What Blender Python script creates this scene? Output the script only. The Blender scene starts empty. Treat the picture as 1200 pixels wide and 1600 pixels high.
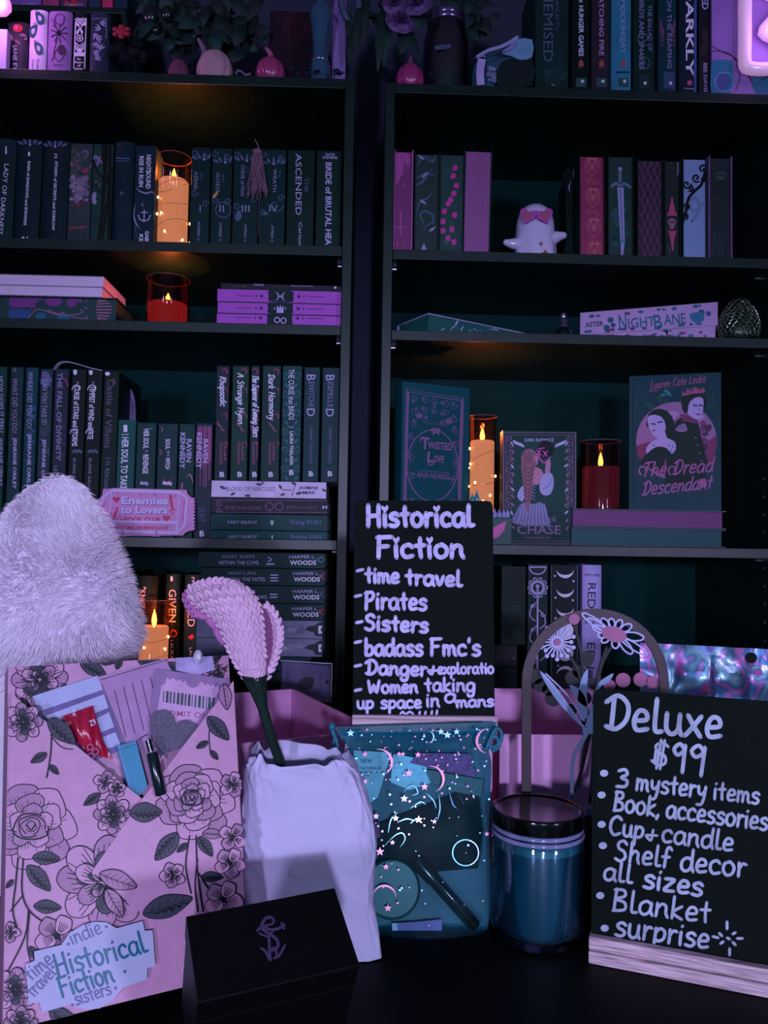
import bpy, math, random
from math import sin, cos, pi, radians, sqrt, atan2
from mathutils import Vector, Matrix, noise
random.seed(7)
S = bpy.context.scene
COL = S.collection
# ---------------------------------------------------------------- camera
CZ = 1.2
FPX = 1250.0
def cam_axes(y, p, r):
    y, p, r = radians(y), radians(p), radians(r)
    f = Vector((sin(y)*cos(p), cos(y)*cos(p), sin(p)))
    rt = Vector((cos(y), -sin(y), 0))
    up = rt.cross(f)
    return cos(r)*rt + sin(r)*up, -sin(r)*rt + cos(r)*up, f
CR, CU, CF = cam_axes(1.478, 2.320, 0.909)
CAM = Vector((0, 0, CZ))
cd = bpy.data.cameras.new('camera')
cam = bpy.data.objects.new('camera', cd)
COL.objects.link(cam)
cd.sensor_fit = 'VERTICAL'; cd.sensor_height = 36.0; cd.lens = FPX*36/1600
cd.clip_start = 0.02
M = Matrix((CR, CU, -CF)).transposed().to_4x4(); M.translation = CAM
cam.matrix_world = M
S.camera = cam
# ---------------------------------------------------------------- world, lights, exposure
S.view_settings.view_transform = 'Standard'; S.view_settings.look = 'None'
S.view_settings.exposure = 0.0; S.view_settings.gamma = 1.0
W = bpy.data.worlds.new('world'); S.world = W; W.use_nodes = True
bg = W.node_tree.nodes['Background']
bg.inputs[0].default_value = (0.0, 0.10, 0.125, 1); bg.inputs[1].default_value = 1.0
def lamp(name, kind, loc, energy, col, aim=None, **kw):
    d = bpy.data.lights.new(name, kind); d.energy = energy; d.color = col
    for k, v in kw.items(): setattr(d, k, v)
    o = bpy.data.objects.new(name, d); COL.objects.link(o); o.location = loc
    if aim is not None: o.rotation_euler = (Vector(aim)-Vector(loc)).to_track_quat('-Z', 'Y').to_euler()
    return o
lamp('right_window_lamp', 'AREA', (1.90, -2.1, 1.30), 25, (0.64, 0.555, 1.0), aim=(0.05, 1.0, 1.2), shape='RECTANGLE', size=0.22, size_y=0.30)
lamp('desk_lamp', 'SPOT', (0.22, -2.1, 1.42), 165, (0.60, 0.585, 1.0), aim=(0.05, 1.0, 1.04), spot_size=radians(35), spot_blend=0.85, shadow_soft_size=0.06)
lamp('left_window_lamp', 'AREA', (-1.02, -2.1, 1.30), 28, (0.62, 0.555, 1.0), aim=(-0.05, 1.0, 1.2), shape='RECTANGLE', size=0.18, size_y=0.28)
lamp('neon_glow', 'POINT', (-0.66, 1.33, 2.13), 0.8, (0.85, 0.30, 1.0), shadow_soft_size=0.04)
lamp('neon_glow_right', 'POINT', (0.72, 1.33, 2.12), 0.28, (0.75, 0.35, 1.0), shadow_soft_size=0.04)
# ---------------------------------------------------------------- pixel helpers (1200 x 1600 frame)
def ray(x, y):
    return CF + CR*((x-600)/FPX) + CU*((800-y)/FPX)
class Pl:
    """a real plane in the room; px() finds the point of it that a pixel shows"""
    clip = None
    def __init__(s, o, n):
        s.o = Vector(o); s.n = Vector(n).normalized()
        if s.n.dot(CAM-s.o) < 0: s.n = -s.n
    def px(s, x, y, off=0.0):
        d = ray(x, y); t = (s.o-CAM).dot(s.n)/d.dot(s.n)
        q = CAM + d*t
        if s.clip:
            O, U, w, V, h = s.clip; e = q-O; u, v = e.dot(U), e.dot(V); q = q+U*(min(max(u, .0002), w-.0002)-u)+V*(min(max(v, .0002), h-.0002)-v)
        return q + s.n*off
def PY(Y): return Pl((0, Y, 0), (0, -1, 0))
def P(x, y, Y): return PY(Y).px(x, y)
def Pz(x, y, z): return Pl((0, 0, z), (0, 0, 1)).px(x, y)
# ---------------------------------------------------------------- materials
def lin(c):
    return tuple(((v/255)/12.92 if v/255 <= 0.04045 else ((v/255+0.055)/1.055)**2.4) for v in c)
MC = {}
def mat(c, rough=0.55, metal=0.0, var=0.12, scale=60, spec=0.4, bump=0.0, bscale=300, emit=None, es=0, name=None, coat=0, stretch=None, c2=None):
    key = (tuple(c), rough, metal, var, scale, spec, bump, bscale, emit, es, coat, stretch, c2, name)
    if key in MC: return MC[key]
    m = bpy.data.materials.new(name or 'surface_%d_%d_%d' % tuple(int(v) for v in c)); m.use_nodes = True
    nt = m.node_tree; b = nt.nodes['Principled BSDF']
    L = lin(c)
    if max(c) < 112 and not emit: L = (L[0]*0.52, L[1]*0.98, L[2]*0.60)
    b.inputs['Base Color'].default_value = (*L, 1); b.inputs['Roughness'].default_value = rough
    b.inputs['Metallic'].default_value = metal; b.inputs['Specular IOR Level'].default_value = spec
    if coat: b.inputs['Coat Weight'].default_value = coat; b.inputs['Coat Roughness'].default_value = 0.12
    tc = nt.nodes.new('ShaderNodeTexCoord'); vec = tc.outputs['Object']
    if stretch:
        mp = nt.nodes.new('ShaderNodeMapping'); mp.inputs['Scale'].default_value = stretch
        nt.links.new(vec, mp.inputs[0]); vec = mp.outputs[0]
    if var or c2:
        n = nt.nodes.new('ShaderNodeTexNoise'); n.inputs['Scale'].default_value = scale; n.inputs['Detail'].default_value = 4
        nt.links.new(vec, n.inputs['Vector'])
        r = nt.nodes.new('ShaderNodeValToRGB'); r.color_ramp.elements[0].position = 0.3; r.color_ramp.elements[1].position = 0.7
        A = tuple(max(0, v*(1-var)) for v in L); B = tuple(min(1, v*(1+var)) for v in L)
        if c2: B = lin(c2)
        r.color_ramp.elements[0].color = (*A, 1); r.color_ramp.elements[1].color = (*B, 1)
        nt.links.new(n.outputs[0], r.inputs[0]); nt.links.new(r.outputs[0], b.inputs['Base Color'])
    if bump:
        n2 = nt.nodes.new('ShaderNodeTexNoise'); n2.inputs['Scale'].default_value = bscale; n2.inputs['Detail'].default_value = 3
        nt.links.new(vec, n2.inputs['Vector'])
        bp = nt.nodes.new('ShaderNodeBump'); bp.inputs['Strength'].default_value = bump; bp.inputs['Distance'].default_value = 0.002
        nt.links.new(n2.outputs[0], bp.inputs['Height']); nt.links.new(bp.outputs[0], b.inputs['Normal'])
    if emit:
        b.inputs['Emission Color'].default_value = (*lin(emit), 1); b.inputs['Emission Strength'].default_value = es
    MC[key] = m
    return m
def clear(name, tint, gloss=0.12, rough=0.05, bump=0):
    """thin clear wall: tinted see-through with a glossy skin"""
    m = bpy.data.materials.new(name); m.use_nodes = True; nt = m.node_tree; nt.nodes.clear()
    o = nt.nodes.new('ShaderNodeOutputMaterial'); mx = nt.nodes.new('ShaderNodeMixShader')
    t = nt.nodes.new('ShaderNodeBsdfTransparent'); t.inputs[0].default_value = (*lin(tint), 1)
    g = nt.nodes.new('ShaderNodeBsdfGlossy'); g.inputs[0].default_value = (0.9, 0.9, 0.95, 1); g.inputs[1].default_value = rough
    lw = nt.nodes.new('ShaderNodeLayerWeight'); lw.inputs[0].default_value = 0.35
    ma = nt.nodes.new('ShaderNodeMath'); ma.operation = 'MULTIPLY_ADD'; ma.inputs[1].default_value = min(0.55, gloss*2); ma.inputs[2].default_value = gloss*0.4
    nt.links.new(lw.outputs['Fresnel'], ma.inputs[0]); nt.links.new(ma.outputs[0], mx.inputs[0])
    nt.links.new(t.outputs[0], mx.inputs[1]); nt.links.new(g.outputs[0], mx.inputs[2]); nt.links.new(mx.outputs[0], o.inputs[0])
    if bump:
        n2 = nt.nodes.new('ShaderNodeTexNoise'); n2.inputs['Scale'].default_value = 30
        bp = nt.nodes.new('ShaderNodeBump'); bp.inputs['Strength'].default_value = bump; bp.inputs['Distance'].default_value = 0.01
        nt.links.new(n2.outputs[0], bp.inputs['Height']); nt.links.new(bp.outputs[0], g.inputs['Normal'])
    return m
def sheer(name, col, dens, scale=900, sheen=0.25):
    """woven translucent fabric: part see-through, part diffuse"""
    m = bpy.data.materials.new(name); m.use_nodes = True; nt = m.node_tree; nt.nodes.clear()
    o = nt.nodes.new('ShaderNodeOutputMaterial'); mx = nt.nodes.new('ShaderNodeMixShader'); mx.inputs[0].default_value = dens
    t = nt.nodes.new('ShaderNodeBsdfTransparent'); t.inputs[0].default_value = (0.55, 0.85, 0.9, 1)
    p = nt.nodes.new('ShaderNodeBsdfPrincipled'); p.inputs['Base Color'].default_value = (*lin(col), 1); p.inputs['Roughness'].default_value = 0.45
    n = nt.nodes.new('ShaderNodeTexNoise'); n.inputs['Scale'].default_value = scale
    ma = nt.nodes.new('ShaderNodeMath'); ma.operation = 'MULTIPLY_ADD'; ma.inputs[1].default_value = 0.3; ma.inputs[2].default_value = dens-0.15
    nt.links.new(n.outputs[0], ma.inputs[0]); nt.links.new(ma.outputs[0], mx.inputs[0])
    nt.links.new(t.outputs[0], mx.inputs[1]); nt.links.new(p.outputs[0], mx.inputs[2]); nt.links.new(mx.outputs[0], o.inputs[0])
    return m
def iridescent(name, stops, scale=9, rough=0.18, metal=0.9, stretch=(1, 1, 1)):
    m = mat((150, 150, 170), rough, metal, 0, name=name, spec=0.5, coat=0.3)
    nt = m.node_tree; b = nt.nodes['Principled BSDF']
    tc = nt.nodes.new('ShaderNodeTexCoord'); mp = nt.nodes.new('ShaderNodeMapping'); mp.inputs['Scale'].default_value = stretch
    n = nt.nodes.new('ShaderNodeTexNoise'); n.inputs['Scale'].default_value = scale; n.inputs['Detail'].default_value = 2; n.inputs['Distortion'].default_value = 1.2
    r = nt.nodes.new('ShaderNodeValToRGB')
    while len(r.color_ramp.elements) < len(stops): r.color_ramp.elements.new(0.5)
    for i, c in enumerate(stops):
        r.color_ramp.elements[i].position = 0.28+0.44*i/(len(stops)-1); r.color_ramp.elements[i].color = (*lin(c), 1)
    nt.links.new(tc.outputs['Object'], mp.inputs[0]); nt.links.new(mp.outputs[0], n.inputs['Vector']); nt.links.new(n.outputs[0], r.inputs[0]); nt.links.new(r.outputs[0], b.inputs['Base Color'])
    return m
# ---------------------------------------------------------------- mesh builder
def cr(pts, n=5, closed=False):
    """smooth a polyline (Catmull-Rom)"""
    if len(pts) < 3: return [tuple(p) for p in pts]
    out = []; N = len(pts); k = N if closed else N-1
    for i in range(k):
        g = lambda j: pts[j % N] if closed else pts[min(max(j, 0), N-1)]
        a, b, c, d = g(i-1), g(i), g(i+1), g(i+2)
        for s in range(n):
            t = s/n
            out.append(tuple(0.5*(2*b[q]+(c[q]-a[q])*t+(2*a[q]-5*b[q]+4*c[q]-d[q])*t*t+(3*b[q]-a[q]-3*c[q]+d[q])*t**3) for q in range(len(b))))
    if not closed: out.append(tuple(pts[-1]))
    return out
TXT = {}
def text_mesh(s, bold=0):
    if (s, bold) in TXT: return TXT[(s, bold)]
    c = bpy.data.curves.new('t', 'FONT'); c.body = s; c.resolution_u = 2; c.offset = bold
    o = bpy.data.objects.new('t', c); me = bpy.data.meshes.new_from_object(o)
    v = [(p.co.x, p.co.y) for p in me.vertices]; f = [tuple(p.vertices) for p in me.polygons]
    bpy.data.objects.remove(o); bpy.data.curves.remove(c); bpy.data.meshes.remove(me)
    TXT[(s, bold)] = (v, f); return v, f
ORG = {}
class MB:
    def __init__(s): s.v = []; s.f = []; s.mi = []; s.ms = []; s.k = 0
    def m(s, mt):
        if mt not in s.ms: s.ms.append(mt)
        return s.ms.index(mt)
    def add(s, vs, fs, mt):
        b = len(s.v); i = s.m(mt); s.v += [tuple(p) for p in vs]
        s.f += [tuple(b+q for q in f) for f in fs]; s.mi += [i]*len(fs)
    def box(s, a, b, mt):
        (x0, y0, z0), (x1, y1, z1) = a, b
        s.add([(x0, y0, z0), (x1, y0, z0), (x1, y1, z0), (x0, y1, z0), (x0, y0, z1), (x1, y0, z1), (x1, y1, z1), (x0, y1, z1)],
              [(0, 3, 2, 1), (4, 5, 6, 7), (0, 1, 5, 4), (1, 2, 6, 5), (2, 3, 7, 6), (3, 0, 4, 7)], mt)
    def fbox(s, F, u, v, w, mt):
        O, U, V, Wd = F
        c = [O+U*a+V*b+Wd*d for d in w for b in v for a in u]
        s.add(c, [(0, 1, 3, 2), (5, 4, 6, 7), (4, 5, 1, 0), (2, 3, 7, 6), (4, 0, 2, 6), (1, 5, 7, 3)], mt)
    def tube(s, path, r, mt, n=8, cap=True):
        pts = [Vector(p) for p in path]; N = len(pts); R = r if isinstance(r, (list, tuple)) else [r]*N
        vs = []; up = None
        for i, p in enumerate(pts):
            t = (pts[min(i+1, N-1)]-pts[max(i-1, 0)]).normalized()
            if up is None: up = t.orthogonal().normalized()
            up = (up-t*up.dot(t)); up = up.normalized() if up.length > 1e-6 else t.orthogonal().normalized()
            q = t.cross(up)
            for j in range(n):
                a = 2*pi*j/n; vs.append(p+(up*cos(a)+q*sin(a))*R[i])
        fs = [(i*n+j, i*n+(j+1) % n, (i+1)*n+(j+1) % n, (i+1)*n+j) for i in range(N-1) for j in range(n)]
        if cap: fs += [tuple(range(n))[::-1], tuple((N-1)*n+j for j in range(n))]
        s.add(vs, fs, mt)
    def lathe(s, prof, c, mt, n=32, sx=1, sy=1, mx=None, cap=True):
        vs = []
        for r, z in prof:
            for j in range(n):
                a = 2*pi*j/n; p = Vector((r*cos(a)*sx, r*sin(a)*sy, z))
                if mx: p = mx @ p
                vs.append(Vector(c)+p)
        fs = [(i*n+j, i*n+(j+1) % n, (i+1)*n+(j+1) % n, (i+1)*n+j) for i in range(len(prof)-1) for j in range(n)]
        if cap and prof[0][0] > 1e-6: fs.append(tuple(range(n))[::-1])
        if cap and prof[-1][0] > 1e-6: fs.append(tuple((len(prof)-1)*n+j for j in range(n)))
        s.add(vs, fs, mt)
    def ball(s, c, r, mt, n=12, k=8, mx=None):
        r = r if isinstance(r, (tuple, list)) else (r, r, r)
        vs = []; C = Vector(c)
        for i in range(k+1):
            t = pi*i/k
            for j in range(n):
                a = 2*pi*j/n; p = Vector((r[0]*sin(t)*cos(a), r[1]*sin(t)*sin(a), -r[2]*cos(t)))
                vs.append(C+(mx @ p if mx else p))
        s.add(vs, [(i*n+j, i*n+(j+1) % n, (i+1)*n+(j+1) % n, (i+1)*n+j) for i in range(k) for j in range(n)], mt)
    def grid(s, fn, nu, nv, mt, flip=False, two=0.0):
        vs = [Vector(fn(i/nu, j/nv)) for j in range(nv+1) for i in range(nu+1)]
        q = lambda i, j: j*(nu+1)+i
        fs = [(q(i, j), q(i+1, j), q(i+1, j+1), q(i, j+1)) for j in range(nv) for i in range(nu)]
        if flip: fs = [f[::-1] for f in fs]
        s.add(vs, fs, mt)
    # ---- drawing on a plane, in photograph pixels
    def off(s): s.k += 1; return 0.00022+s.k*1.2e-6
    def prism(s, pl, loops, th, mt, o0=0.0):
        n = len(loops); f = [pl.px(x, y, o0+th) for x, y in loops]; b = [p-pl.n*th for p in f]
        s.add(f+b, [tuple(range(n)), tuple(range(2*n-1, n-1, -1))]+[(i, n+i, n+(i+1) % n, (i+1) % n) for i in range(n)], mt)
    def fill(s, pl, pts, mt, sm=0, th=0, o0=0.0):
        if sm: pts = cr(pts, sm, True)
        if th: return s.prism(pl, pts, th, mt, o0)
        o = s.off(); s.add([pl.px(x, y, o+o0) for x, y in pts], [tuple(range(len(pts)))], mt)
    def circ(s, pl, x, y, r, mt, ry=None, n=20, th=0, o0=0.0):
        ry = ry or r; s.fill(pl, [(x+r*cos(2*pi*i/n), y+ry*sin(2*pi*i/n)) for i in range(n)], mt, th=th, o0=o0)
    def line(s, pl, pts, w, mt, sm=4, closed=False, taper=False, th=0, o0=0.0, cap=True):
        if sm and len(pts) > 2: pts = cr(pts, sm, closed)
        if closed: pts = list(pts)+[pts[0]]
        N = len(pts)
        if N < 2: return
        o = s.off()+o0; Lf = []; Rt = []
        for i, p in enumerate(pts):
            a = pts[max(i-1, 0)]; b = pts[min(i+1, N-1)]
            if closed and i in (0, N-1): a, b = pts[-2], pts[1]
            dx, dy = b[0]-a[0], b[1]-a[1]; l = sqrt(dx*dx+dy*dy) or 1; hw = w/2
            if taper: hw *= max(0.12, sin(pi*min(max(i/(N-1), 0.03), 0.97)))
            nx, ny = -dy/l*hw, dx/l*hw
            Lf.append((p[0]+nx, p[1]+ny)); Rt.append((p[0]-nx, p[1]-ny))
        head, tail = [], []
        if cap and not closed and not taper and w > 1.2:
            for (e, q, out) in ((0, 1, head), (N-1, N-2, tail)):
                dx, dy = pts[e][0]-pts[q][0], pts[e][1]-pts[q][1]; a0 = atan2(dy, dx)
                for t in (-60, -30, 0, 30, 60): out.append((pts[e][0]+w/2*cos(a0+radians(t)), pts[e][1]+w/2*sin(a0+radians(t))))
        mk = lambda xy, i, ex=0: pl.px(xy[0], xy[1], o+i*2e-7+ex)
        def layer(ex):
            vs = [mk(Lf[i], i, ex) for i in range(N)]+[mk(Rt[i], i, ex) for i in range(N)]
            fs = [(i, N+i, N+i+1, i+1) for i in range(N-1)]
            if head: b = len(vs); vs += [mk(h, 0, ex) for h in head]; fs.append(tuple(range(b, b+5))+(0, N))
            if tail: b = len(vs); vs += [mk(h, N, ex) for h in tail]; fs.append(tuple(range(b, b+5))+(2*N-1, N-1))
            return vs, fs
        if th:
            vs, fs = layer(th); v2, f2 = layer(0); n0 = len(vs)
            rim = [(i, i+1, n0+i+1, n0+i) for i in range(N-1)]+[(N+i+1, N+i, n0+N+i, n0+N+i+1) for i in range(N-1)]
            s.add(vs+v2, fs+[tuple(n0+q for q in f[::-1]) for f in f2]+rim, mt)
        else:
            vs, fs = layer(0); s.add(vs, fs, mt)
    def ring(s, pl, x, y, r, w, mt, ry=None, n=28, th=0, o0=0.0):
        ry = ry or r
        s.line(pl, [(x+r*cos(2*pi*i/n), y+ry*sin(2*pi*i/n)) for i in range(n)], w, mt, 0, True, th=th, o0=o0)
    def txt(s, pl, t, A, B, h, mt, bold=0.0, slant=0.0, th=0, o0=0.0):
        v, f = text_mesh(t, bold)
        if not v: return
        x0 = min(p[0] for p in v); x1 = max(p[0] for p in v)
        d = ((B[0]-A[0]), (B[1]-A[1])); l = sqrt(d[0]**2+d[1]**2); ux, uy = d[0]/l, d[1]/l; o = s.off()+o0
        vs = []
        for p in v:
            yy = p[1]/0.729*h; xx = (p[0]-x0)/(x1-x0)*l+slant*yy
            vs.append(pl.px(A[0]+ux*xx+uy*yy, A[1]+uy*xx-ux*yy, o))
        s.add(vs, f, mt)
    def hand(s, pl, t, A, B, h, w, mt, dots=None, slant=0.0, o0=0.0):
        """pen-drawn lettering, stroke by stroke"""
        x = 0; ST = []
        for ch in t:
            adv, st = HF.get(ch, HF['o'])
            for q in st: ST.append((ch, [(px+x, py) for px, py in q]))
            x += adv+0.09
        tot = x-0.09
        d = (B[0]-A[0], B[1]-A[1]); l = sqrt(d[0]**2+d[1]**2); ux, uy = d[0]/l, d[1]/l
        for ch, q in ST:
            pp = []
            for a, b in q:
                xx = a/tot*l+slant*b*h; yy = b*h
                pp.append((A[0]+ux*xx+uy*yy, A[1]+uy*xx-ux*yy))
            if dots == 'heart' and ch == 'i' and len(q) == 2:
                c = pp[0]; z = h*0.17
                s.fill(pl, [(c[0], c[1]+z), (c[0]-z, c[1]-z*0.2), (c[0]-z*0.75, c[1]-z*0.95), (c[0]-z*.1, c[1]-z*0.5), (c[0]+z*0.6, c[1]-z*1.1), (c[0]+z, c[1]-z*0.2)], mt, 3, o0=o0)
            else: s.line(pl, pp, w, mt, 4, o0=o0)
    def build(s, name, parent=None, smooth=None, bevel=0, loc=None):
        me = bpy.data.meshes.new(name)
        if parent is not None: org = ORG[parent.name]
        elif loc is not None: org = Vector(loc)
        else:
            xs = [p[0] for p in s.v]; ys = [p[1] for p in s.v]; zs = [p[2] for p in s.v]
            org = Vector(((min(xs)+max(xs))/2, (min(ys)+max(ys))/2, min(zs)))
        me.from_pydata([(p[0]-org.x, p[1]-org.y, p[2]-org.z) for p in s.v], [], s.f)
        for q in s.ms: me.materials.append(q)
        me.polygons.foreach_set('material_index', s.mi)
        if smooth:
            me.polygons.foreach_set('use_smooth', [True]*len(me.polygons)); me.set_sharp_from_angle(angle=radians(smooth))
        me.update()
        o = bpy.data.objects.new(name, me); COL.objects.link(o)
        ORG[o.name] = org
        if parent is None: o.location = org
        else: o.parent = parent
        if bevel:
            b = o.modifiers.new('bevel', 'BEVEL'); b.width = bevel; b.segments = 2; b.limit_method = 'ANGLE'; b.angle_limit = radians(40)
        return o
def tag(o, label, cat, group=None, kind=None):
    if label: o['label'] = label
    if cat: o['category'] = cat
    if group: o['group'] = group
    if kind: o['kind'] = kind
    return o
def thing(name, label, cat, loc, group=None):
    o = bpy.data.objects.new(name, None); COL.objects.link(o); o.location = loc; o.empty_display_size = 0.02
    ORG[o.name] = Vector(loc)
    return tag(o, label, cat, group)
# ---------------------------------------------------------------- pen letters: advance, strokes (x, y), baseline 0, cap 1
_bowl = [(.44, .5), (.27, .62), (.07, .46), (.06, .14), (.22, .0), (.4, .16), (.45, .52)]
HF = {
 ' ': (.3, []), '-': (.3, [[(.02, .42), (.28, .46)]]), '.': (.14, [[(.06, .03), (.08, .05)]]), ',': (.16, [[(.09, .08), (.03, -.14)]]), "'": (.14, [[(.08, 1.0), (.06, .8)]]),
 '*': (.3, [[(.12, .4), (.16, .46), (.2, .4), (.15, .36)]]),
 'a': (.5, [_bowl, [(.45, .56), (.44, .2), (.52, .0)]]), 'b': (.46, [[(.07, 1), (.07, .5), (.07, .02)], [(.07, .35), (.22, .58), (.42, .45), (.4, .12), (.2, 0), (.07, .1)]]),
 'c': (.42, [[(.4, .5), (.28, .62), (.08, .5), (.05, .22), (.18, .02), (.42, .08)]]), 'd': (.5, [_bowl, [(.45, 1), (.44, .3), (.52, .0)]]),
 'e': (.44, [[(.06, .3), (.38, .36), (.34, .58), (.16, .6), (.05, .3), (.14, .03), (.42, .08)]]), 'f': (.36, [[(.36, .88), (.25, 1), (.15, .85), (.14, .4), (.13, 0)], [(.0, .5), (.3, .52)]]),
 'g': (.5, [_bowl, [(.45, .55), (.44, 0), (.36, -.34), (.15, -.36), (.08, -.2)]]), 'h': (.48, [[(.07, 1), (.07, 0)], [(.07, .32), (.22, .58), (.38, .48), (.39, .2), (.46, 0)]]),
 'i': (.16, [[(.08, .84), (.09, .86)], [(.07, .58), (.07, .3), (.09, 0)]]), 'k': (.44, [[(.07, 1), (.07, 0)], [(.38, .58), (.08, .26), (.42, .0)]]),
 'l': (.24, [[(.08, 1), (.08, .3), (.12, .04), (.28, .05)]]), 'm': (.66, [[(.05, .6), (.06, 0)], [(.06, .38), (.18, .58), (.3, .45), (.31, .02)], [(.31, .38), (.44, .58), (.56, .45), (.58, .15), (.66, .0)]]),
 'n': (.48, [[(.06, .6), (.07, .3), (.06, 0)], [(.07, .35), (.22, .58), (.38, .5), (.4, .2), (.48, .0)]]), 'o': (.48, [[(.25, .62), (.07, .5), (.05, .2), (.2, .0), (.4, .1), (.45, .4), (.3, .61), (.22, .62)]]),
 'p': (.46, [[(.07, .6), (.07, -.4)], [(.07, .38), (.22, .6), (.42, .48), (.4, .15), (.2, .02), (.07, .12)]]), 'r': (.34, [[(.06, .62), (.08, .3), (.08, 0)], [(.08, .35), (.2, .58), (.34, .56)]]),
 's': (.4, [[(.38, .52), (.25, .62), (.08, .52), (.12, .37), (.3, .28), (.38, .14), (.25, 0), (.04, .04)]]), 't': (.36, [[(.18, .92), (.18, .4), (.22, .02)], [(.0, .56), (.34, .6)]]),
 'u': (.48, [[(.05, .6), (.07, .15), (.22, .0), (.38, .15), (.4, .6)], [(.4, .6), (.41, .2), (.48, .0)]]), 'v': (.4, [[(.04, .6), (.2, .02), (.38, .6)]]),
 'w': (.62, [[(.04, .6), (.16, .02), (.3, .45), (.44, .02), (.58, .6)]]), 'x': (.44, [[(.05, .6), (.22, .3), (.42, 0)], [(.4, .6), (.22, .3), (.02, 0)]]),
 'y': (.46, [[(.05, .6), (.1, .25), (.25, .18), (.38, .35)], [(.42, .6), (.38, 0), (.28, -.35), (.06, -.38)]]), 'z': (.42, [[(.05, .58), (.38, .58), (.2, .3), (.05, .02), (.4, .03)]]),
 'A': (.6, [[(.02, 0), (.28, 1), (.56, 0)], [(.12, .38), (.45, .4)]]), 'B': (.52, [[(.08, 1), (.07, 0)], [(.02, .96), (.34, .98), (.4, .72), (.1, .54), (.42, .42), (.44, .1), (.04, 0)]]),
 'C': (.58, [[(.55, .85), (.35, 1), (.1, .8), (.05, .35), (.25, .0), (.55, .12)]]), 'D': (.64, [[(.2, .92), (.19, .02)], [(.0, .78), (.3, 1), (.58, .75), (.57, .3), (.32, .0), (.05, .05)]]),
 'E': (.48, [[(.42, .92), (.22, 1), (.1, .8), (.26, .55), (.06, .3), (.2, 0), (.46, .12)]]), 'F': (.55, [[(.1, 1), (.09, .5), (.08, 0)], [(.04, .97), (.55, 1)], [(.08, .52), (.42, .55)]]),
 'H': (.6, [[(.06, 1), (.07, .5), (.06, 0)], [(.5, 1), (.5, .5), (.52, 0)], [(.07, .48), (.5, .52)]]), 'I': (.2, [[(.1, 1), (.1, 0)]]), 'L': (.5, [[(.1, 1), (.1, .5), (.08, .05), (.5, .06)]]),
 'P': (.5, [[(.08, .95), (.07, -.05)], [(.02, .9), (.35, .95), (.44, .72), (.3, .5), (.08, .45)]]), 'R': (.55, [[(.08, .98), (.07, 0)], [(.02, .92), (.36, .97), (.42, .7), (.1, .52), (.3, .3), (.54, 0)]]),
 'S': (.5, [[(.44, .85), (.28, 1), (.08, .85), (.14, .6), (.36, .48), (.44, .2), (.25, 0), (.03, .1)]]), 'T': (.55, [[(.02, .9), (.3, .98), (.58, 1)], [(.3, .97), (.26, .4), (.24, 0)]]),
 'V': (.56, [[(.02, .95), (.1, .98), (.25, .02), (.55, 1)]]), 'W': (.8, [[(.04, .95), (.18, .02), (.38, .65), (.55, .02), (.74, .95)]]),
 '&': (.4, [[(.02, .28), (.4, .32)], [(.24, .62), (.2, .0), (.02, .22)]]), '3': (.46, [[(.06, .9), (.3, 1), (.4, .75), (.18, .54), (.42, .4), (.38, .08), (.04, .02)]]),
 '9': (.5, [[(.42, .8), (.25, 1), (.06, .78), (.2, .56), (.42, .75), (.44, .95)], [(.44, .95), (.43, .4), (.42, -.1)]]),
 '$': (.5, [[(.42, .82), (.26, .95), (.08, .8), (.16, .55), (.36, .45), (.4, .18), (.22, .05), (.02, .2)], [(.2, 1.05), (.18, -.08)], [(.3, 1.05), (.28, -.08)], [(.1, .7), (.1, .15)]]),
}
# ================================================================ setting
def struct(name, a, b, mt):
    mb = MB(); mb.box(a, b, mt); return tag(mb.build(name), None, None, kind='structure')
wallm = mat((72, 58, 100), 0.9, var=0.06, scale=8, bump=0.15, bscale=250, name='wall_paint')
struct('wall_back', (-2.0, 1.722, 0), (2.2, 1.80, 2.7), wallm)
struct('wall_left', (-2.08, -1.5, 0), (-2.0, 1.80, 2.7), wallm)
struct('wall_right', (2.2, -1.5, 0), (2.28, 1.80, 2.7), wallm)
struct('floor', (-2.08, -1.5, -0.05), (2.28, 1.80, 0), mat((40, 36, 40), 0.6, var=0.3, scale=5, stretch=(1, 12, 1), name='floor_boards'))
struct('ceiling', (-2.08, -1.5, 2.7), (2.28, 1.80, 2.75), mat((150, 145, 160), 0.9, var=0.05, name='ceiling_paint'))
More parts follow.
